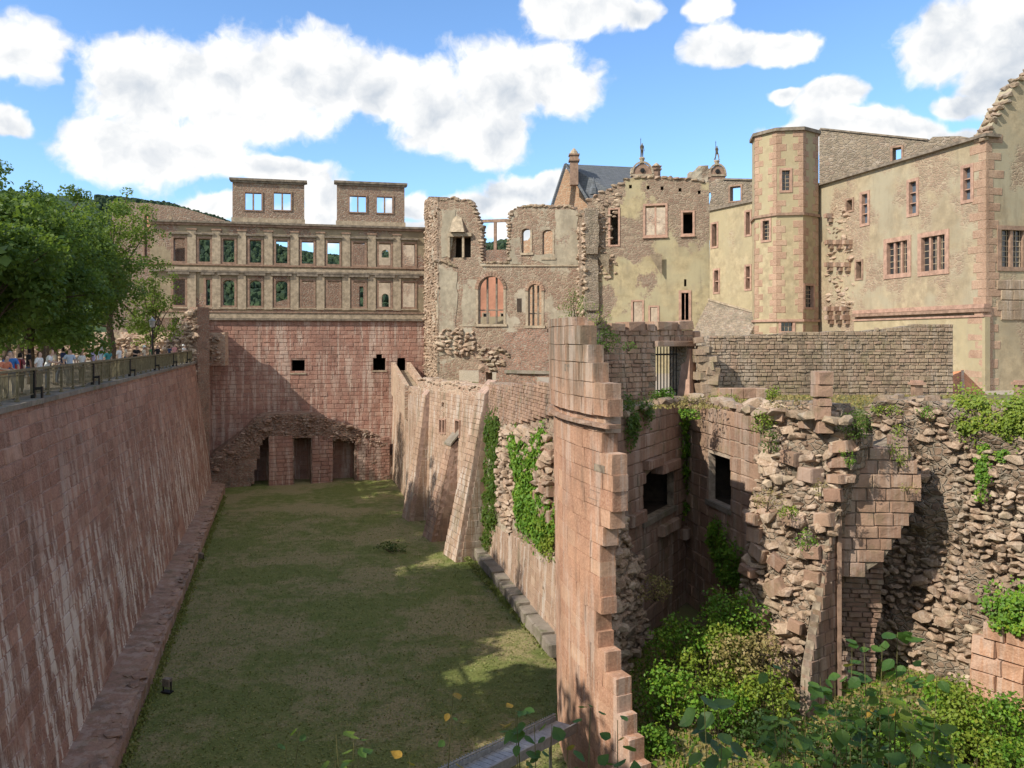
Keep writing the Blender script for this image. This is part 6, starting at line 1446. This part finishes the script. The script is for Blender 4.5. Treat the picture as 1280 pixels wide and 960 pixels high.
FP = Plane((922, 29.3), (1062, 26.0))
def rubble_fin():
    t = thing('rubble_fin', 'sunlit torn wall core of tumbled pink stones between the tower chamber and dark recess', 'ruin', FP.M)
    out = [(928, 503), (932, 520), (946, 545), (938, 570), (944, 600), (930, 640), (934, 670), (934, 700), (924, 740), (930, 800), (950, 830), (968, 870), (985, 905), (990, 985), (1002, 985), (1004, 900), (1004, 820), (1022, 740), (1030, 700), (1040, 660), (1047, 610), (1052, 590), (1060, 548), (1040, 536), (1036, 508), (1000, 505), (960, 502)]
    poly = FP.pts(out)[::-1]
    rel = lambda u, z: -.10 * max(0, z - 6) + .25 * math.sin(u * .9) 
    rough_face('core', FP, ragged(poly, .06, .7, 3, True), [], .14, .2, MAT['rubble_core'], t, thick=1.6, seed=11, relief=rel)
    emit(rubble(FP, poly, .36, .28, seed=14, flat=.7, out=-.02, big=.25, relief=rel), MAT['rubble'], t, 'stone', 300, kind='r', rest='small_stones', min_px=6)
    # big squared blocks stuck in the core
    rnd = random.Random(7); items = []
    for (x, y, w, h, a) in ((986, 573, 30, 20, .1), (1008, 594, 28, 20, 0), (1042, 560, 30, 16, -.2), (1040, 580, 28, 14, -.15), (945, 668, 24, 22, 0), (952, 690, 30, 20, .35), (975, 700, 24, 18, .6), (976, 732, 30, 22, -.55), (1035, 620, 24, 18, -.1), (1028, 650, 26, 18, -.15), (942, 648, 26, 16, 0), (940, 712, 24, 14, .2), (938, 755, 22, 20, .1), (1014, 690, 26, 18, -.1), (1018, 720, 24, 16, 0), (1003, 780, 22, 16, .1), (1040, 600, 26, 12, -.1), (960, 640, 26, 14, .3), (955, 770, 26, 16, 0), (975, 800, 24, 16, .2), (990, 840, 22, 16, 0), (992, 650, 28, 16, .1), (1005, 530, 30, 16, 0), (965, 520, 22, 14, .1)):
        u, z = FP.uv(x, y); o = .0 + rel(u, z) + rnd.uniform(-.06, .08); items.append((FP.frame(u, z, o) @ Matrix.Rotation(a, 4, 'Y') @ Matrix.Rotation(rnd.uniform(-.35, .35), 4, 'Z') @ Matrix.Diagonal((w * .024, .6, h * .024, 1)), w * .027, h * .027))
    emit(items, MAT['brown_block'], t, 'squared_block', 30)
    # side of the same core, running back to the chamber wall
    p = thing('block_pillar', 'small pillar of four stacked square blocks rising above the rubble, in front of the grey wall', 'pillar', P(1027, 540, 27))
    for (x0, y0, x1, y1) in ((1018, 464, 1038, 481), (1017, 481, 1038, 496), (1020, 497, 1036, 507), (1016, 507, 1035, 525), (1020, 525, 1039, 541)):
        c = P((x0 + x1) / 2, (y0 + y1) / 2, 26.9); o = bpy.data.objects.new('block', vmesh('b', x0 % 8, MAT['brown_block'])); place(o, Matrix.Translation(c) @ Matrix.Rotation(.04 * (y0 % 5 - 2), 4, 'Z') @ Matrix.Diagonal(((x1 - x0) * .0269, .6, (y1 - y0) * .0262, 1)), p)
rubble_fin()
AP = Plane((990, 27.2), (1160, 27.0))
def ashlar_remnant():
    t = thing('ashlar_remnant', 'stepped remnant of smooth square blocks with a diagonal shadow, right of the rubble fin', 'wall', AP.M)
    out = [(1044, 545), (1072, 540), (1088, 548), (1100, 560), (1114, 556), (1116, 549), (1135, 550), (1136, 572), (1141, 574), (1141, 583), (1151, 585), (1151, 628), (1143, 630), (1143, 644), (1137, 646), (1136, 656), (1127, 658), (1126, 672), (1115, 674), (1114, 684), (1106, 686), (1105, 703), (1082, 705), (1081, 717), (1043, 721)]
    poly = AP.pts(out)
    core = AP.pts([(1044, 548), (1100, 562), (1134, 552), (1148, 590), (1140, 640), (1104, 700), (1080, 715), (1044, 718)])
    slab('core', AP, core, [], 1.4, MAT['mortar_dark'], t)
    emit(courses(AP, [poly], .44, .62, proud=.06, depth=.5, gap=.014, jit=.25, seed=52, pj=.02), MAT['brown_block'], t, 'stone_block', 200, rest='stone_courses')
    S2 = Plane((999, 25.7), (1046, 27.05)); s2 = thing('fin_side_wall', 'shaded reddish side wall of smooth blocks along the right edge of the rubble fin', 'wall', S2.M)
    sp = S2.pts([(1041, 640), (1047, 560), (1048, 960), (1005, 960), (1012, 840), (1028, 745)])
    slab('core', S2, sp, [], .3, MAT['mortar_dark'], s2)
    emit(courses(S2, [sp], .4, .6, proud=.05, depth=.3, gap=.014, seed=57, pj=.02), MAT['tower_in'], s2, 'stone_block', 60, rest='stone_courses')
    m = MB(); u0, z1 = AP.uv(1043, 560); m.box(u0, -.34, 2.0, u0 + .12, -.1, z1); m.build('corner_strip', MAT['trim_brown'], t, AP.M)
    # pillar of thin stones under it
    b = Plane((1040, 28.0), (1106, 27.8)); t2 = thing('thin_stone_pier', 'shaded pier of thin layered stones below the stepped smooth blocks', 'pier', b.M)
    pp = ragged(b.pts([(1040, 712), (1104, 705), (1102, 760), (1092, 800), (1094, 860), (1098, 960), (1040, 960)]), .06, .5, 3, True)
    slab('core', b, pp, [], 1.0, MAT['mortar_dark'], t2)
    emit(courses(b, [pp], .17, .5, proud=.1, depth=.4, gap=.03, jit=.5, seed=53, pj=.08, tilt=.03), MAT['tower_in'], t2, 'thin_stone', 120, rest='thin_stones', min_px=5)
ashlar_remnant()
RW = Plane((13.56, 30.0), (20.05, 21.87), world=True)
def rubble_wall():
    t = thing('torn_rubble_wall', 'great torn wall face of rough stones and pale mortar filling the right side, topped with plants', 'ruin', RW.M)
    poly = [(0, 1.5), (RW.len, 1.5), (RW.len, 12.9), (RW.len * .45, 12.85), (RW.len * .22, 12.7), (RW.len * .1, 12.9), (0, 12.6)]
    rel = lambda u, z: .35 * noise.noise(Vector((u * .5, z * .5, 3.3))) + .10 * (z - 9 if z > 9 else 0)
    rough_face('core', RW, poly, [], .14, .34, MAT['rubble_core'], t, thick=2.2, seed=17, relief=rel, scale=.9)
    emit(rubble(RW, poly, .33, .25, seed=18, flat=.7, out=-.01, big=.16, relief=rel), MAT['rubble'], t, 'stone', 300, kind='r', rest='small_stones', min_px=6)
    b = RW.pts([(1222, 785), (1330, 770), (1330, 900), (1215, 910)])
    emit(courses(RW, [b], .55, .8, proud=.55, depth=.9, gap=.015, seed=55, pj=.04), MAT['pink_block'], t, 'squared_block', 40, rest='squared_blocks')
    # crown of weathered blocks along the platform edge
    items = []; rnd = random.Random(12)
    for pl, u0, u1, z in ((RW, 0, RW.len, 12.75), (FP, .2, FP.len, 12.35), (Plane((858, 36.5), (950, 29.8)), 0, 9.5, 12.35), (Plane((770, 29.6), (858, 36.5)), 0, 7.5, 12.3)):
        u = u0
        while u < u1:
            w = rnd.uniform(.35, .85); items.append((pl.frame(u + w / 2, z + rnd.uniform(-.08, .12), -.2 + rnd.uniform(-.2, .2)) @ Matrix.Rotation(rnd.uniform(-.2, .2), 4, 'Z') @ Matrix.Rotation(rnd.uniform(-.15, .15), 4, 'Y') @ Matrix.Diagonal((w * 1.15, .8, rnd.uniform(.3, .5), 1)), w, .4)); u += w
    emit(items, MAT['grey_rubble'], t, 'crown_stone', 80, kind='r', rest='crown_stones', min_px=4)
rubble_wall()

# ------------------------------------------------------------ slope inside the tower and the bank below the viewpoint
def slopes():
    def hf(name, x0, x1, y0, y1, n, m_, fn, mat):
        xs = np.linspace(x0, x1, n); ys = np.linspace(y0, y1, m_); V = [(x, y, fn(x, y)) for y in ys for x in xs]; Fc = []
        for j in range(m_ - 1):
            for i in range(n - 1): a = j * n + i; Fc.append((a, a + 1, a + n + 1, a + n))
        tag(part(name, mesh_arr(name, V, np.array(Fc)), mat, smooth=True), kind='structure')
    global SLOPE
    SLOPE = lambda x, y: .9 + .22 * (y - 18) + .35 * noise.noise(Vector((x * .35, y * .35, 1))) + .14 * noise.noise(Vector((x * 1.4, y * 1.4, 8))) + .06 * max(0, x - 11)
    hf('rubble_slope', 2.9, 26, 14, 37, 90, 90, lambda x, y: min(SLOPE(x, y), 3.1 + .1 * noise.noise(Vector((x, y, 3)))) if not (x < 4.2 and y < 25) else min(SLOPE(x, y), 3.1) - (4.2 - x) * 3, MAT['earth'])
    def bank(x, y): 
        b = 13.2 if y < 2.2 else 13.2 - (y - 2.2) * 1.42
        return b + (.12 * noise.noise(Vector((x, y, 5))) if y > 2.4 else 0)
    hf('grassy_bank', -30, 40, -14, 11.5, 120, 70, bank, MAT['earth'])
    global BANK; BANK = bank
slopes()
def footbridge():
    a, b = P(548, 972, 21.5), P(694, 901, 26.5); t = thing('steel_stair', 'grey steel stair with a toothed edge, leading up to the foot of the round tower', 'stair', a)
    d = (b - a).normalized(); s = d.cross(Vector((0, 0, 1))).normalized(); I = Matrix.Identity(4)
    m = MB(); m.beam(a, b, .06, .30); m.build('stringer', MAT['steel'], t, I)
    m = MB(); m.beam(a + s * .8, b + s * .8, .06, .30); m.build('stringer', MAT['steel'], t, I)
    m = MB(); m.tube([a + Vector((0, 0, .22)), b + Vector((0, 0, .22))], .025, 6); m.build('handrail', MAT['steel'], t, I)
    m = MB(); n = 46
    for i in range(n): p = a.lerp(b, i / n); m.box(p.x - .014, p.y - .014, p.z + .1, p.x + .014, p.y + .014, p.z + .28)
    m.build('tooth_bars', MAT['steel'], t, I, kind='stuff')
    for i in range(22):
        p = a.lerp(b, (i + .5) / 22); m = MB(); m.beam(p + s * .04, p + s * .78, .2, .035); m.build('tread', MAT['steel'], t, I)
    for q in (.25, .95):
        p = a.lerp(b, q); m = MB(); m.tube([(p.x, p.y, 0), p[:]], .05, 6); m.build('support_post', MAT['steel'], t, I)
footbridge()

# ------------------------------------------------------------ growth on the ruin
def shrub(px, py, Y, w, h, label, mat='leaf_ivy', n=26, per=420, size=.09, seed=1, z=None, dens=1.0, stems=True, depth=None, name='shrub', cat='shrub', group=None, droop=False):
    """px,py: middle of its crown in the picture; w,h in metres"""
    c = P(px, py, Y); rnd = random.Random(seed); base = Vector((c.x, c.y, (c.z - h / 2) if z is None else z)); t = thing(name, label, cat, base, group); dp = depth or w * .6
    cen = []; rad = []
    for i in range(n):
        d = Vector((rnd.gauss(0, 1), rnd.gauss(0, 1), rnd.gauss(0, 1))).normalized() * rnd.uniform(.3, 1) ** .6; cen.append(c + Vector((d.x * w / 2, d.y * dp / 2, d.z * h / 2))); rad.append(rnd.uniform(.13, .26) * min(w, h) + .05)
    V, Fc = clumps(cen, rad, per * dens / (min(1.4, max(.35, min(w, h))) ** 1), size, seed, squash=.85); part('foliage', mesh_arr('foliage', V, Fc), MAT[mat], t, Matrix.Identity(4))
    if stems:
        m = MB()
        for i in range(0, n, 3):
            p = cen[i]; b = base + Vector((rnd.uniform(-.1, .1) * w, 0, 0)); m.tube([b, b.lerp(p, .5) + Vector((rnd.uniform(-.05, .05), 0, .05)), p], [.02, .013, .005], 5, cap=False)
        m.build('stem', MAT['bark'], t, Matrix.Identity(4))
    return t
def hanging(pl, pxpoly, n, size, label, mat, seed, out=.3, nblob=60, br=(.15, .4), name='ivy', off=.12):
    q = pl.pts(pxpoly); us = [p[0] for p in q]; zs = [p[1] for p in q]; g = random.Random(seed); C_ = []; Nn = []; blob = []
    while len(blob) < nblob:
        b = (g.uniform(min(us), max(us)), g.uniform(min(zs), max(zs)), g.uniform(*br))
        if inside(q, b[0], b[1]): blob.append(b)
    on = -pl.i
    for _ in range(n):
        bu, bz, r = g.choice(blob); u = bu + g.gauss(0, r * .5); z = bz + g.gauss(0, r * .6); dd = math.hypot(u - bu, z - bz) / r
        C_.append(pl.world(u, z, off + out * max(0, 1 - dd * .8) * g.uniform(.4, 1.1))[:]); v = Vector((on.x, on.y, .4)) + Vector((g.gauss(0, .45), g.gauss(0, .45), g.gauss(0, .45))); Nn.append(v[:])
    V, Fc = leaf_cloud(np.array(C_), np.array(Nn), size, seed); return tag(part(name, mesh_arr(name, V, Fc), MAT[mat]), label, 'creeper' if name == 'creeper' else 'ivy')
def growth():
    shrub(718, 385, 31.5, 1.25, 1.3, 'feathery bright green shrub growing on top of the round tower shell', 'leaf_light', size=.07, seed=1, n=24, per=260)
    shrub(749, 393, 33, 1.1, .9, 'thin yellow green shrub beside the feathery one on the tower top', 'leaf_yellow', size=.06, seed=2, n=20, per=200)
    shrub(716, 419, 30.3, .8, .4, 'small cushion of yellow green leaves on the topmost steps of the tower shell', 'leaf_yellow', size=.06, seed=3, n=14, per=300)
    shrub(758, 424, 33.2, 1.0, 1.2, 'dark low bush in the shade behind the tower edge', 'leaf_tree', size=.08, seed=4)
    shrub(786, 433, 34, .7, .4, 'tiny green tuft on the dark wall left of the gateway', 'leaf_ivy', size=.06, seed=41, n=10)
    shrub(828, 494, 34.5, .95, .65, 'bright green low bush at the foot of the iron gate', 'leaf_ivy', size=.09, seed=5)
    shrub(1071, 532, 26.3, 1.1, 1.0, 'round dark green bush in front of the platform edge', 'leaf_tree', size=.07, seed=6, n=34, per=420)
    shrub(862, 517, 32.6, 1.2, .5, 'green leafy mat overhanging the edge above the chamber corner', 'leaf_ivy', size=.09, seed=7)
    shrub(966, 494, 28.6, .5, .9, 'slender upright green plant in front of the grey wall', 'leaf_yellow', size=.07, seed=8, n=14)
    shrub(990, 506, 28.2, 1.9, .6, 'straw coloured dry bush left of the block pillar', 'leaf_dry', size=.06, seed=9, n=30)
    shrub(952, 528, 27.9, .8, .8, 'pale green plant at the upper left corner of the rubble fin', 'leaf_yellow', size=.07, seed=10, n=16)
    shrub(962, 550, 27.4, .6, .9, 'small dark creeping plant below the pale green one on the rubble fin', 'leaf_tree', size=.07, seed=42, n=14)
    shrub(870, 500, 34, 2.0, .35, 'dry reddish grass along the platform edge beside the gate bush', 'leaf_dry', size=.06, seed=11, n=24)
    shrub(905, 497, 34.5, 1.8, .35, 'yellow tufts along the platform edge right of the broken stump', 'leaf_yellow', size=.06, seed=12, n=20)
    shrub(987, 640, 26.3, .7, .5, 'yellow flowering tuft half way up the rubble fin', 'leaf_yellow', size=.07, seed=13, n=14)
    shrub(960, 625, 26.6, 1.0, .8, 'dry orange brown tuft on the upper left of the rubble fin', 'leaf_dry', size=.06, seed=14, n=18)
    shrub(1008, 676, 25.9, .6, .7, 'small green plant in the middle of the rubble fin', 'leaf_ivy', size=.07, seed=15, n=12)
    shrub(1025, 610, 25.8, .4, .8, 'small dry plant beside the right edge of the rubble fin', 'leaf_dry', size=.05, seed=43, n=10)
    shrub(1125, 560, 27.0, .8, 1.5, 'green plant at the stepped top of the smooth blocks', 'leaf_yellow', size=.07, seed=16, n=22)
    shrub(1060, 570, 26.2, .45, .7, 'little green plant in the notch between rubble fin and smooth blocks', 'leaf_ivy', size=.06, seed=17, n=10)
    shrub(1136, 612, 26.6, .6, .35, 'thin grassy tuft hanging from a joint of the smooth blocks', 'leaf_dry', size=.05, seed=44, n=10)
    shrub(1110, 512, 28.2, 1.4, .4, 'low yellow green weeds on the wall crown right of the dark bush', 'leaf_yellow', size=.06, seed=18, n=20)
    shrub(1165, 515, 27.8, 1.0, .5, 'small green weeds on the crown of the torn rubble wall', 'leaf_ivy', size=.06, seed=19, n=14)
    hanging(RW, [(1205, 500), (1330, 500), (1330, 530), (1280, 534), (1215, 534)], 6500, .10, 'thick yellow green ivy cushion on the wall crown at the right edge', 'leaf_yellow', 21, out=.5, nblob=50, br=(.3, .5), off=.45)
    hanging(RW, [(1226, 530), (1240, 530), (1240, 600), (1236, 625), (1230, 625), (1228, 590)], 900, .10, 'long thin ivy strand hanging down the torn rubble wall', 'leaf_ivy', 22, out=.2, nblob=26, br=(.12, .22), off=.4)
    hanging(RW, [(1252, 530), (1275, 530), (1270, 560), (1256, 572)], 700, .10, 'short ivy fringe below the yellow green cushion', 'leaf_ivy', 23, out=.2, nblob=20, br=(.15, .25), off=.4)
    hanging(RW, [(1240, 745), (1330, 735), (1330, 790), (1250, 785)], 2600, .12, 'green bush growing out of the torn wall above the squared blocks', 'leaf_ivy', 24, out=.6, nblob=30, br=(.3, .5), off=.3)
    B = Plane((858, 36.5), (950, 29.8)); A = Plane((770, 29.6), (858, 36.5))
    hanging(B, [(893, 658), (930, 665), (932, 740), (918, 735), (900, 700)], 2300, .13, 'bright ivy climbing at the right side of the tower chamber', 'leaf_ivy', 25, out=.5, nblob=30, br=(.25, .45))
    hanging(A, [(848, 510), (857, 510), (857, 600), (852, 640), (848, 560)], 1300, .13, 'narrow ivy strand hanging in the corner of the tower chamber', 'leaf_ivy', 26, out=.25, nblob=30, br=(.15, .3))
    hanging(A, [(775, 500), (815, 505), (800, 540), (780, 560)], 1500, .11, 'dark creeper in the shade below the chamber top', 'leaf_tree', 27, out=.3, nblob=24, br=(.2, .4), name='creeper')
    shrub(820, 735, 29.6, 1.3, 1.0, 'withered brown bush clinging to the torn tower edge', 'leaf_dry', size=.08, seed=30, n=22)
    # the slope inside the tower: many bushes, each on its own spot
    L = [(850, 800, 27.5, 1.7, 1.0, 'leaf_ivy', 'bright green bush directly below the dark chamber corner'), (915, 770, 28, 1.8, 1.5, 'leaf_ivy', 'tall bright green bush at the foot of the chamber ivy'), (935, 820, 26.5, 2.0, 1.2, 'leaf_dry', 'brownish bush half in shade beside the foot of the rubble fin'),
         (880, 838, 26.5, 2.2, 1.0, 'leaf_yellow', 'wide yellow green bush in the middle of the tower slope'), (835, 870, 25.5, 1.3, 1.4, 'leaf_ivy', 'green bush against the bottom of the torn tower edge'), (900, 880, 25.2, 1.7, .9, 'leaf_ivy', 'green bush low on the tower slope, above the bare ground'),
         (955, 870, 25.5, 1.5, 1.1, 'leaf_yellow', 'yellow green bush at the lower end of the rubble fin'), (960, 915, 24.6, 1.5, .9, 'leaf_dark', 'dark bush at the bottom of the rubble fin'), (815, 925, 24.5, 1.0, .8, 'leaf_ivy', 'small green bush at the bottom next to the tower wall'),
         (905, 800, 27.2, 1.2, .8, 'leaf_yellow', 'small yellow green bush between the two bright ones on the slope'),
         (1150, 935, 23.2, 2.0, 1.0, 'leaf_ivy', 'green bush at the bottom, left of the bright corner thicket'), (1205, 900, 24, 1.7, 1.5, 'leaf_yellow', 'bright yellow green bush in the sun below the torn rubble wall'), (1262, 905, 23.5, 2.0, 1.3, 'leaf_ivy', 'leafy bush below the squared blocks at the right edge'),
         (1215, 950, 22.5, 2.4, 1.0, 'leaf_yellow', 'dense yellow green thicket in the lower right corner'), (1275, 955, 22.3, 1.8, 1.0, 'leaf_ivy', 'green thicket at the extreme lower right'), (1110, 955, 22.8, 1.6, .9, 'leaf_dark', 'dark green bush in the shade at the bottom of the recess'), (1180, 870, 25, 1.0, .7, 'leaf_ivy', 'little sunlit bush at the edge of the deep shadow'),
         (1080, 900, 24.5, 1.4, .9, 'leaf_dark', 'dark bush in the shade under the thin stone pier'), (1040, 935, 23.6, 1.5, .8, 'leaf_dark', 'dark bush in the shade at the foot of the smooth strip')]
    for i, (x, y, Y, w, h, mt, lab) in enumerate(L): shrub(x, y, Y, w * 1.25, h * 1.35, lab, mt, n=46, per=330, size=.12, seed=60 + i, z=min(SLOPE((x - 640) * Y / F, Y), 3.1), group='bushes on the slope at the tower foot')
    shrub(491, 683, 56.5, 2.5, .9, 'low dark green mound of growth on the lawn near the middle buttress', 'leaf_dark', n=40, per=120, size=.14, seed=90, z=0)
    # tufts of grass over lawn, slope and platform
    g = np.random.default_rng(5); C_ = []; 
    def tufts(name, xs, ys, zf, n, size, mat):
        x = g.uniform(*xs, n); y = g.uniform(*ys, n); z = np.array([zf(a, b) for a, b in zip(x, y)]); nn = g.normal(size=(n, 3)); nn[:, 2] *= .25
        V, Fc = leaf_cloud(np.stack([x, y, z + size * .3], 1), nn, size, 5); tag(part(name, mesh_arr(name, V, Fc), MAT[mat]), kind='stuff')
    tufts('slope_weeds', (3.5, 18), (20, 33), lambda a, b: min(SLOPE(a, b), 3.1), 16000, .16, 'leaf_dry')
    tufts('slope_herbs', (3.5, 18), (20, 33), lambda a, b: min(SLOPE(a, b), 3.1), 14000, .15, 'leaf_ivy')
    tufts('platform_weeds', (4.5, 22), (31.5, 39.5), lambda a, b: 12.25, 5000, .12, 'leaf_dry')
    def lz(a, b): return .12 * noise.noise(Vector((a * .25, b * .25, 0))) + .05 * noise.noise(Vector((a * 1.3, b * 1.3, 4)))
    yy = g.uniform(22, 76, 5000); xx = -9 - .28 * yy + 1.35 + 1.95 - .007 * (yy - 12) + abs(g.normal(size=5000)) * .16; nn = g.normal(size=(5000, 3)); nn[:, 2] *= .4; V, Fc = leaf_cloud(np.stack([xx, yy, .05 + g.uniform(0, .25, 5000)], 1), nn, .13, 8); tag(part('ledge_weeds', mesh_arr('ledge_weeds', V, Fc), MAT['leaf_grass']), kind='stuff')
    q = g.uniform(0, 1, 4000); xx = -1.6 + q * 5.0 - 1.5 - abs(g.normal(size=4000)) * .2; yy = 55 - q * 16.5; nn = g.normal(size=(4000, 3)); nn[:, 2] *= .4; V, Fc = leaf_cloud(np.stack([xx, yy, .05 + g.uniform(0, .3, 4000)], 1), nn, .13, 9); tag(part('wall_foot_weeds', mesh_arr('wall_foot_weeds', V, Fc), MAT['leaf_grass']), kind='stuff')
    n = 60000; y = 20 + 50 * g.random(n) ** 1.5; x = g.uniform(0, 1, n) * 24 + (-7 - .28 * y); z = np.array([lz(a, b) for a, b in zip(x, y)]); nn = g.normal(size=(n, 3)); nn[:, 2] = abs(nn[:, 2]) + 1.0
    ok = (x < 2.5) | (y > 60); V, Fc = leaf_cloud(np.stack([x, y, z + .02], 1)[ok], nn[ok], .09, 6); tag(part('lawn_grass', mesh_arr('lawn_grass', V, Fc), MAT['leaf_grass']), kind='stuff')
MAT['leaf_grass'] = leaf_mat('grass_blades', [(.15, .19, .045), (.21, .235, .07), (.31, .28, .12), (.17, .20, .055)], .2)
growth()

# ------------------------------------------------------------ plants close to the viewer, each leaf its own
def big_leaf(k):
    rnd = random.Random(k); pts = [(0, 0), (.2, .08), (.36, .25), (.40, .42), (.30, .66), (.15, .85), (0, 1.0)]; V = []; n = len(pts)
    for i, (x, y) in enumerate(pts): V.append((0, y, -.10 * math.sin(y * 3)))
    for s in (-1, 1):
        for i, (x, y) in enumerate(pts[1:-1]): V.append((s * x * rnd.uniform(.88, 1.1), y + rnd.uniform(-.02, .02), .09 * (x / .4) - .10 * math.sin(y * 3) + rnd.uniform(-.02, .03)))
    Fc = []; m = n - 2
    for s in (0, 1):
        b = n + s * m; Fc.append((0, b, 1) if s else (0, 1, b))
        for i in range(m - 1): q = (1 + i, b + i, b + i + 1, 2 + i); Fc.append(q if s else q[::-1])
        Fc.append((n - 2, b + m - 1, n - 1))
    return V, Fc
BL = {}
for mt in ('leaf_fg', 'leaf_autumn', 'leaf_dark', 'leaf_light'):
    for k in range(4):
        V, Fc = big_leaf(k); me = mesh_arr('leaf', V, Fc); me.materials.append(MAT[mt]); BL[(mt, k)] = me
def near_plant(px, py_top, Y, label, n, size, wpx, hpx, mat='leaf_fg', seed=1, autumn=0, branches=4, cat='plant'):
    rnd = random.Random(seed); top = P(px, py_top, Y); gx = top.x + rnd.uniform(-.3, .3); gy = Y - .3; base = Vector((gx, gy, BANK(gx, gy) - .1)); n = int(n * 1.7); t = thing('leafy_plant', label, cat, base); I = Matrix.Identity(4)
    sc = Y / F; tips = []
    for b in range(branches):
        e = top + Vector((rnd.uniform(-.5, .5) * wpx * sc, rnd.uniform(-.5, .5), -rnd.uniform(0, 1) * hpx * sc)) if b else top
        a = base + Vector((rnd.uniform(-.1, .1), rnd.uniform(-.1, .1), 0)); mid = a.lerp(e, .55) + Vector((rnd.uniform(-.12, .12), 0, rnd.uniform(0, .1))); m = MB(); m.tube([a, mid, a.lerp(e, .8) + Vector((rnd.uniform(-.04, .04), 0, 0)), e], [.012, .009, .006, .003], 5, cap=False); m.build('stem', MAT['stem'], t, I)
        tips.append((a, mid, e))
    for i in range(n):
        a, mid, e = tips[i % branches]; q = rnd.uniform(0, 1) ** .8; p0 = mid.lerp(e, q) if i >= branches else e
        dz = top.z - p0.z
        if dz > hpx * sc: p0 = e.lerp(mid, rnd.uniform(0, .3))
        az = rnd.uniform(0, 2 * math.pi); s = size * rnd.uniform(.6, 1.15)
        M = Matrix.Translation(p0 + Vector((math.cos(az), math.sin(az) * .6, rnd.uniform(-.2, .3))) * .07) @ Matrix.Rotation(az - math.pi / 2, 4, 'Z') @ Matrix.Rotation(rnd.uniform(-.9, .5), 4, 'X') @ Matrix.Rotation(rnd.uniform(-.5, .5), 4, 'Y') @ Matrix.Scale(s, 4)
        mt = 'leaf_autumn' if rnd.random() < autumn else mat
        place(bpy.data.objects.new('leaf', BL[(mt, rnd.randrange(4))]), M, t)
def near_growth():
    near_plant(358, 932, 7, 'two leaved sprig at the bottom edge, leftmost of the near plants', 5, .15, 40, 20, seed=1, branches=2)
    near_plant(420, 918, 7, 'small upright sprig with pale leaves above the dark lawn', 6, .13, 30, 30, 'leaf_light', seed=2, branches=2)
    near_plant(448, 945, 7.5, 'dim low sprig right of the pale one at the bottom edge', 5, .13, 30, 15, seed=3, branches=2)
    near_plant(567, 862, 6, 'single thin arching shoot with a small yellow leaf, in front of the lawn', 3, .085, 6, 14, 'leaf_fg', seed=4, branches=1, autumn=.4)
    near_plant(512, 948, 7, 'tiny sprig with an orange leaf at the bottom edge', 4, .1, 18, 10, seed=5, branches=1, autumn=.6)
    near_plant(645, 890, 6.5, 'sprig of rounded leaves in front of the steel stair', 9, .12, 34, 50, seed=6, branches=3, autumn=.1)
    near_plant(690, 905, 6.5, 'sprig with orange and yellow leaves left of the round tower foot', 11, .13, 50, 50, seed=7, branches=4, autumn=.35)
    near_plant(738, 885, 6.2, 'thin stem with round dark leaves in front of the round tower', 8, .12, 30, 80, 'leaf_fg', seed=8, branches=2)
    near_plant(772, 900, 6.2, 'second thin stem of round leaves, right of the first in front of the tower', 8, .13, 30, 50, 'leaf_fg', seed=9, branches=2, autumn=.1)
    near_plant(880, 872, 6.8, 'big dark leaves on a short stem in front of the tower slope', 10, .19, 60, 60, 'leaf_dark', seed=10, branches=3)
    near_plant(915, 935, 6.8, 'cluster of mid green leaves at the bottom edge below the slope', 14, .16, 70, 30, seed=11, branches=4)
    near_plant(1006, 850, 8, 'tall leafy shoot at the left of the big foreground bush', 28, .17, 80, 110, seed=12, branches=5)
    near_plant(1065, 810, 8.2, 'dense middle shoots of the big foreground bush, with a red brown leaf', 50, .17, 130, 150, seed=13, branches=8, autumn=.02)
    near_plant(1122, 790, 8, 'tallest slender shoots at the right of the big foreground bush', 36, .17, 100, 170, seed=14, branches=6)
    near_plant(1050, 900, 7.5, 'low broad leaves at the base of the big foreground bush', 34, .18, 190, 60, seed=15, branches=8)
    near_plant(1140, 880, 7.8, 'sunlit pale leaves behind the right shoots of the foreground bush', 26, .16, 90, 80, 'leaf_light', seed=16, branches=6)
    near_plant(980, 925, 7.2, 'pale bottom leaves left of the big foreground bush', 18, .15, 70, 40, 'leaf_light', seed=17, branches=4)
    near_plant(1190, 925, 7.6, 'small leafy shoot between the foreground bush and the corner thicket', 16, .14, 60, 40, 'leaf_fg', seed=18, branches=4)
near_growth()
